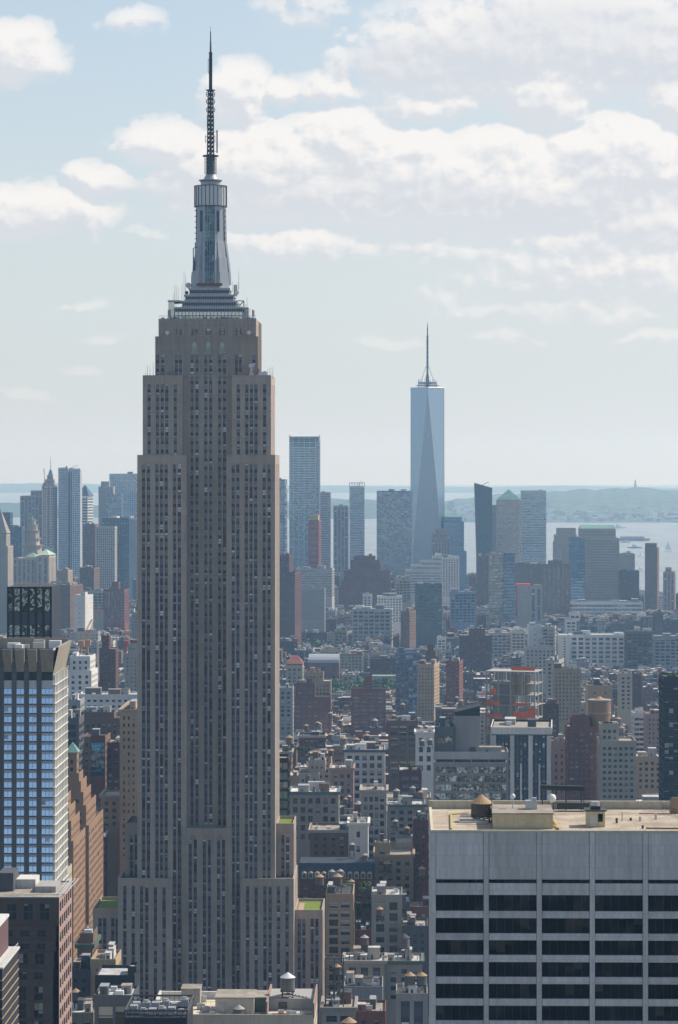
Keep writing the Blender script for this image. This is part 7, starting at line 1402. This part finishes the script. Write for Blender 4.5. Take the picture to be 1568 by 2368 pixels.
for i, o in enumerate(indiv):
    st_n = rf.choice(['punch', 'punch', 'loft', 'small', 'small', 'rib', 'loft', 'grid', 'pier']); col_ = rf.choice(PICK); rk = rf.choice(['tar', 'tar', 'tar', 'silver', 'white', 'gravel', 'gravel'])
    size = 'low' if o[7] < 16 else 'narrow' if o[6] < 13 else 'wide' if o[6] > 27 else 'tall' if o[7] > 50 else 'mid-height'
    place = near_short(o); lab = None
    nfl = int(o[7] / 3.6)
    dets = [dict(tar='black-roofed', silver='silver-roofed', white='white-roofed', gravel='grey-roofed')[rk]]
    for cand in (f'{size} {dets[0]} {COLN[col_]} {KIND[st_n]} {place}', f'{size} {dets[0]} {COLN[col_]} {KIND[st_n]} of {nfl} storeys {place}', f'{size} {dets[0]} {COLN[col_]} {KIND[st_n]} about {round(o[6])} metres wide {place}'):
        if cand not in used and len(cand.split()) <= 16: lab = cand; break
    if lab is None: lab = f'{size} {COLN[col_]} {KIND[st_n]} of {nfl} storeys, {round(o[6])} metres wide {place}'
    used.add(lab); near = o[3] < 2000
    bld(KIND[st_n].replace(' ', '_'), lab, 'building', o[0], o[1], o[2], min(2430, o[2] + 1.1 * (o[8] / max(4, o[1] - o[0])) + 45), o[3], o[4], st_n, col_, rf.choice(['dark', 'loft', 'dark', 'haze']), roof=rk, clut=1 if o[6] < 12 else rf.choice([1, 2, 3]), rows=near, group='buildings filling the city blocks', seed=i, cornice=rf.choice([None, None, 'limestone', 'brown', 'slate']) if near else rf.choice([None, None, None, 'limestone', 'brown', 'dark_grey']), st=dict(fh=rf.uniform(3.2, 4.4), bay=rf.uniform(2.6, 4.6) * (1.3 if st_n == 'loft' else 1), **(dict(ww=rf.uniform(.36, .58), wh=rf.uniform(.42, .6)) if st_n in ('punch', 'small') else {})), short=lab)
    if o[3] < 3000 and rf.random() < .34 and nt_ < 40:
        nt_ += 1; h = HERO[-1]; w_px = rf.uniform(4.0, 5.4) * F / o[3]; zt_ = h['z'] + rf.uniform(8.5, 12); yt_ = HY + (EYE - zt_) * F / (o[3] + 8)
        xx = rf.uniform(o[0] + w_px * .6, o[1] - w_px * .6) if o[1] - o[0] > w_px * 1.4 else (o[0] + o[1]) / 2
        tl = f'wooden water tank on the {size} {COLN[col_]} {KIND[st_n]} {place}'
        if tl in used or len(tl.split()) > 16: tl = f'{rf.choice(["leaning", "stout", "weathered", "plain", "pale", "brown", "tarred"])} tank on the {COLN[col_]} {KIND[st_n]} {place}'
        used.add(tl); tank(xx, yt_, w_px, o[3] + 8, tl, rf.choice(['wood', 'wood', 'woodgrey']), rf.choice(['tanroof', 'tanroof', 'greyroof']), base=h['z'], hoop=o[3] < 2000, legs=o[3] < 2400)
# the rest of the far roofs read as one mass
pal = [WALL[k] for k in ('red_brick', 'dark_brick', 'brown', 'tan', 'limestone', 'brown', 'dark_brick', 'pink', 'white')]; mass = MB(); NP = len(pal)
mats_ = pal + [GLASS['dark'], ROOF['tar'], ROOF['silver'], ROOF['white'], ROOF['gravel'], M['duct']]
def mass_lot(o):
    px0_, px1_, yt_, d_, dep_, xc, wd_, hg = o[:8]; k = rf.randrange(NP); ca, sa = math.cos(GROT), math.sin(GROT)
    def tr(x, y, z): return (xc + x * ca - y * sa, d_ + x * sa + y * ca, z)
    def bx(x0, x1, y0, y1, z0, z1, m, mt):
        p = [tr(x, y, z) for x, y, z in ((x0, y0, z0), (x1, y0, z0), (x1, y1, z0), (x0, y1, z0), (x0, y0, z1), (x1, y0, z1), (x1, y1, z1), (x0, y1, z1))]
        for q in ((0, 1, 5, 4), (1, 2, 6, 5), (2, 3, 7, 6), (3, 0, 4, 7)): mass.quad(*[p[i] for i in q], m=m)
        mass.quad(p[4], p[5], p[6], p[7], m=mt)
    a = wd_ / 2; bx(-a, a, 0, dep_, 0, hg, k, NP + 1 + rf.randrange(4)); z = hg
    for w0, w1, y0, y1 in ((-a, a, -.02, .35), (-a, -a + .35, .36, dep_), (a - .35, a, .36, dep_)): bx(w0, w1, y0, y1, hg + .01, hg + 1.0, k, k)
    for f_ in range(min(6, int(hg / 3.6))):
        zz = hg - 2.2 - 3.6 * f_; n = max(1, int(wd_ / 3.2))
        for j in range(n): c = -a + (j + .5) * wd_ / n; w2 = .75 if wd_ < 18 else 1.0; mass.quad(tr(c - w2, -.03, zz - 1.9), tr(c + w2, -.03, zz - 1.9), tr(c + w2, -.03, zz), tr(c - w2, -.03, zz), m=NP, uv=[(j + f_ * 50 + xc, f_), (j + .99 + f_ * 50 + xc, f_), (j + .99 + f_ * 50 + xc, f_ + .99), (j + f_ * 50 + xc, f_ + .99)])
    for j in range(rf.randint(1, 3)):
        w2 = rf.uniform(1.2, min(5, wd_ * .3)); x = rf.uniform(-a + w2, a - w2); y = rf.uniform(2, dep_ - 6); bx(x - w2, x + w2, y, y + rf.uniform(2, 5), hg + .01, hg + rf.uniform(1.8, 4.5), rf.choice([k, rf.randrange(NP), NP + 5]), NP + 1 + rf.randrange(4))
    if rf.random() < .12 and d_ < 4000:
        x, y = tr(rf.uniform(-a + 2, a - 2), 8, 0)[:2]; mass.prism(x, y, hg + 3, hg + 7, 2, 1.9, 10, 2); mass.prism(x, y, hg + 7, hg + 8.6, 2.2, .1, 10, 3); mass.box(x - 1, x + 1, y - 1, y + 1, hg, hg + 3, NP + 1)
for o in rest: mass_lot(o)
tag(mass.build('distant_rooftops', mats_), 'mass of low rooftops spreading through the far city', None, None, 'stuff')
# waterfront town under the distant hill
g = MB(); 
for k in range(420):
    px_ = rf.uniform(1030, 1620); y = rf.choice([rf.uniform(1195, 1206), rf.uniform(1180, 1204), rf.uniform(1165, 1200)]); dd_ = EYE * F / (1207 - HY) + (1207 - y) * 40
    x = xof(px_, dd_); s = rf.uniform(8, 40); z = max(0, zof(y, dd_)) ; g.box(x, x + s, dd_, dd_ + 20, max(0, z - 12), z + rf.uniform(6, 22), rf.choice([0, 0, 1, 2]))
tag(g.build('waterfront_town', [M['white'], WALL['tan'], WALL['pink']]), 'scattered pale waterfront houses under the distant wooded hill', None, None, 'stuff')
# ---------------------------------------------------------------- trees
def crown_mesh(seed, R_, n):
    r = random.Random(seed); q = MB(); lobes = [(r.uniform(-.55, .55), r.uniform(-.55, .55), r.uniform(.25, .95), r.uniform(.35, .6)) for _ in range(9)]
    for k in range(n):
        lx_, ly_, lz_, lr = r.choice(lobes); v = Vector((r.gauss(0, 1), r.gauss(0, 1), r.gauss(0, 1))).normalized() * lr * r.uniform(.6, 1.05)
        c = Vector((lx_, ly_, lz_)) + v; c = c * R_; s = R_ * r.uniform(.07, .15); u = Vector((r.gauss(0, 1), r.gauss(0, 1), r.gauss(0, 1))).normalized(); w_ = u.cross(v).normalized() if u.cross(v).length > 1e-3 else Vector((1, 0, 0)); u2 = (v.normalized() * .3 + u * .7).normalized()
        q.quad(tuple(c - u2 * s - w_ * s * .6), tuple(c + u2 * s * .2 - w_ * s), tuple(c + u2 * s + w_ * s * .5), tuple(c - u2 * s * .3 + w_ * s), m=0 if r.random() < .7 else 1)
    return q
def trunk_mesh(R_):
    q = MB(); q.tube((0, 0, -R_ * 1.6), (0, 0, R_ * .3), R_ * .08, 6, 0, R_ * .05)
    for k in range(5): a = k * 1.3; q.tube((0, 0, -R_ * .1 + k * .06 * R_), (R_ * .5 * math.cos(a), R_ * .5 * math.sin(a), R_ * .55), R_ * .04, 5, 0, R_ * .015)
    return q
proto = []
for k in range(3):
    cm = crown_mesh(k + 20, 1.0, 420).build('crown', [M['leaf'], M['leaf2']]); tm = trunk_mesh(1.0).build('trunk', M['bark']); proto.append((cm, tm))
usedp = [False] * 3; TN = 0
def tree(px, ytop, d, R_, label, group, zbase=0.0):
    global TN
    k = TN % 3; TN += 1; t = thing('tree', label, 'tree', (xof(px, d), d, zbase), rf.uniform(0, 6.28), group)
    zt = zof(ytop, d); cz2 = zt - R_ * 1.35
    for j in (0, 1):
        o_ = proto[k][j] if not usedp[k] else proto[k][j].copy()
        if usedp[k]: C.objects.link(o_)
        o_.parent = t; sc2 = R_
        if j == 1: o_.scale = (sc2, sc2, max(.3 * sc2, min(2.2 * sc2, (cz2 - zbase) / 1.6))); o_.location = (0, 0, cz2 - zbase)
        else: o_.scale = (sc2, sc2, sc2 * .9); o_.location = (0, 0, cz2 - zbase)
    usedp[k] = True
TZ = [('tree around the brick clock tower', 8), ('tree right of the blank beige block', 7), ('street tree among the far low roofs right of the skyscraper', 9), ('street tree left of the large brown apartments', 6), ('tree in front of the large brown apartments', 7), ('tree beside the concrete frame top', 5), ('tree right of the blue glass tower foot', 5), ('leafy tree in the wide green park beyond the red apartments', 30), ('tree peeking beside the dark red apartments', 2), ('tree between the pink apartments and the beige stepped tower', 6), ('tree in front of the rust-brown loft block', 7), ('tree below the pale framed loft blocks', 5)]
for (x0, x1, d0, d1), (lab, n) in zip(TREEZ, TZ):
    n = int(n * 1.8)
    for k in range(n):
        d_ = d0 + (d1 - d0) * (k + rf.random()) / n; h_ = rf.uniform(13, 19); tree(rf.uniform(x0, x1), HY + (EYE - h_) * F / d_, d_, rf.uniform(6, 9), lab, 'trees: ' + lab)
for k in range(9): tree(rf.uniform(262, 286), 1925 + 8 * k + rf.uniform(-3, 3), 2030 - 34 * k, rf.uniform(4, 6), 'leafy avenue tree left of the skyscraper', 'avenue trees left of the skyscraper')
def rooftree(px, ytop, d, R_, lab): 
    base = 0.0
    for h in HERO:
        if abs(xof(px, d) - h['cx']) < h['W'] / 2 and h['d'] - 1 <= d <= h['d'] + h['dep'] + 1: base = max(base, h['z0'])
    tree(px, ytop, d, R_, lab, None, base if base < zof(ytop, d) - 1 else zof(ytop, d) - 2.2 * R_)
for k, px_ in enumerate((662, 693, 701, 716)): rooftree(px_, 1724, 1900, 2.4, ('roof-garden tree nearest the skyscraper', 'roof-garden tree, left of the close pair', 'roof-garden tree, right of the close pair', 'roof-garden tree at the right end of the terrace')[k] + ' on the white terrace')
for px_, y, d_, R_, lab in ((796, 2032, 1445, 2.6, 'slim courtyard tree beside the mansard'), (848, 2034, 1445, 3.4, 'bright courtyard tree right of the slim one'), (838, 2048, 1440, 2.2, 'small courtyard shrub left of the bright tree'), (828, 2080, 1420, 3.6, 'dark shaded courtyard tree below the mansard'), (853, 2082, 1422, 2.6, 'shaded courtyard tree next to the pale grid-fronted building'), (946, 1760, 1815, 3.4, 'wide light-green tree on the roof-garden brick loft'), (966, 1770, 1812, 2.4, 'round tree at the right end of the roof-garden loft'), (1551, 1552, 1506, 3.2, 'dark round tree on the dark edge tower top'), (221, 1905, 1690, 2.6, 'tree on the green-parapet red building roof'), (230, 1903, 1705, 2.4, 'second roof tree on the green-parapet red building'), (219, 1962, 1600, 2.6, 'tree between the orange and red avenue buildings')): rooftree(px_, y, d_, R_, lab)
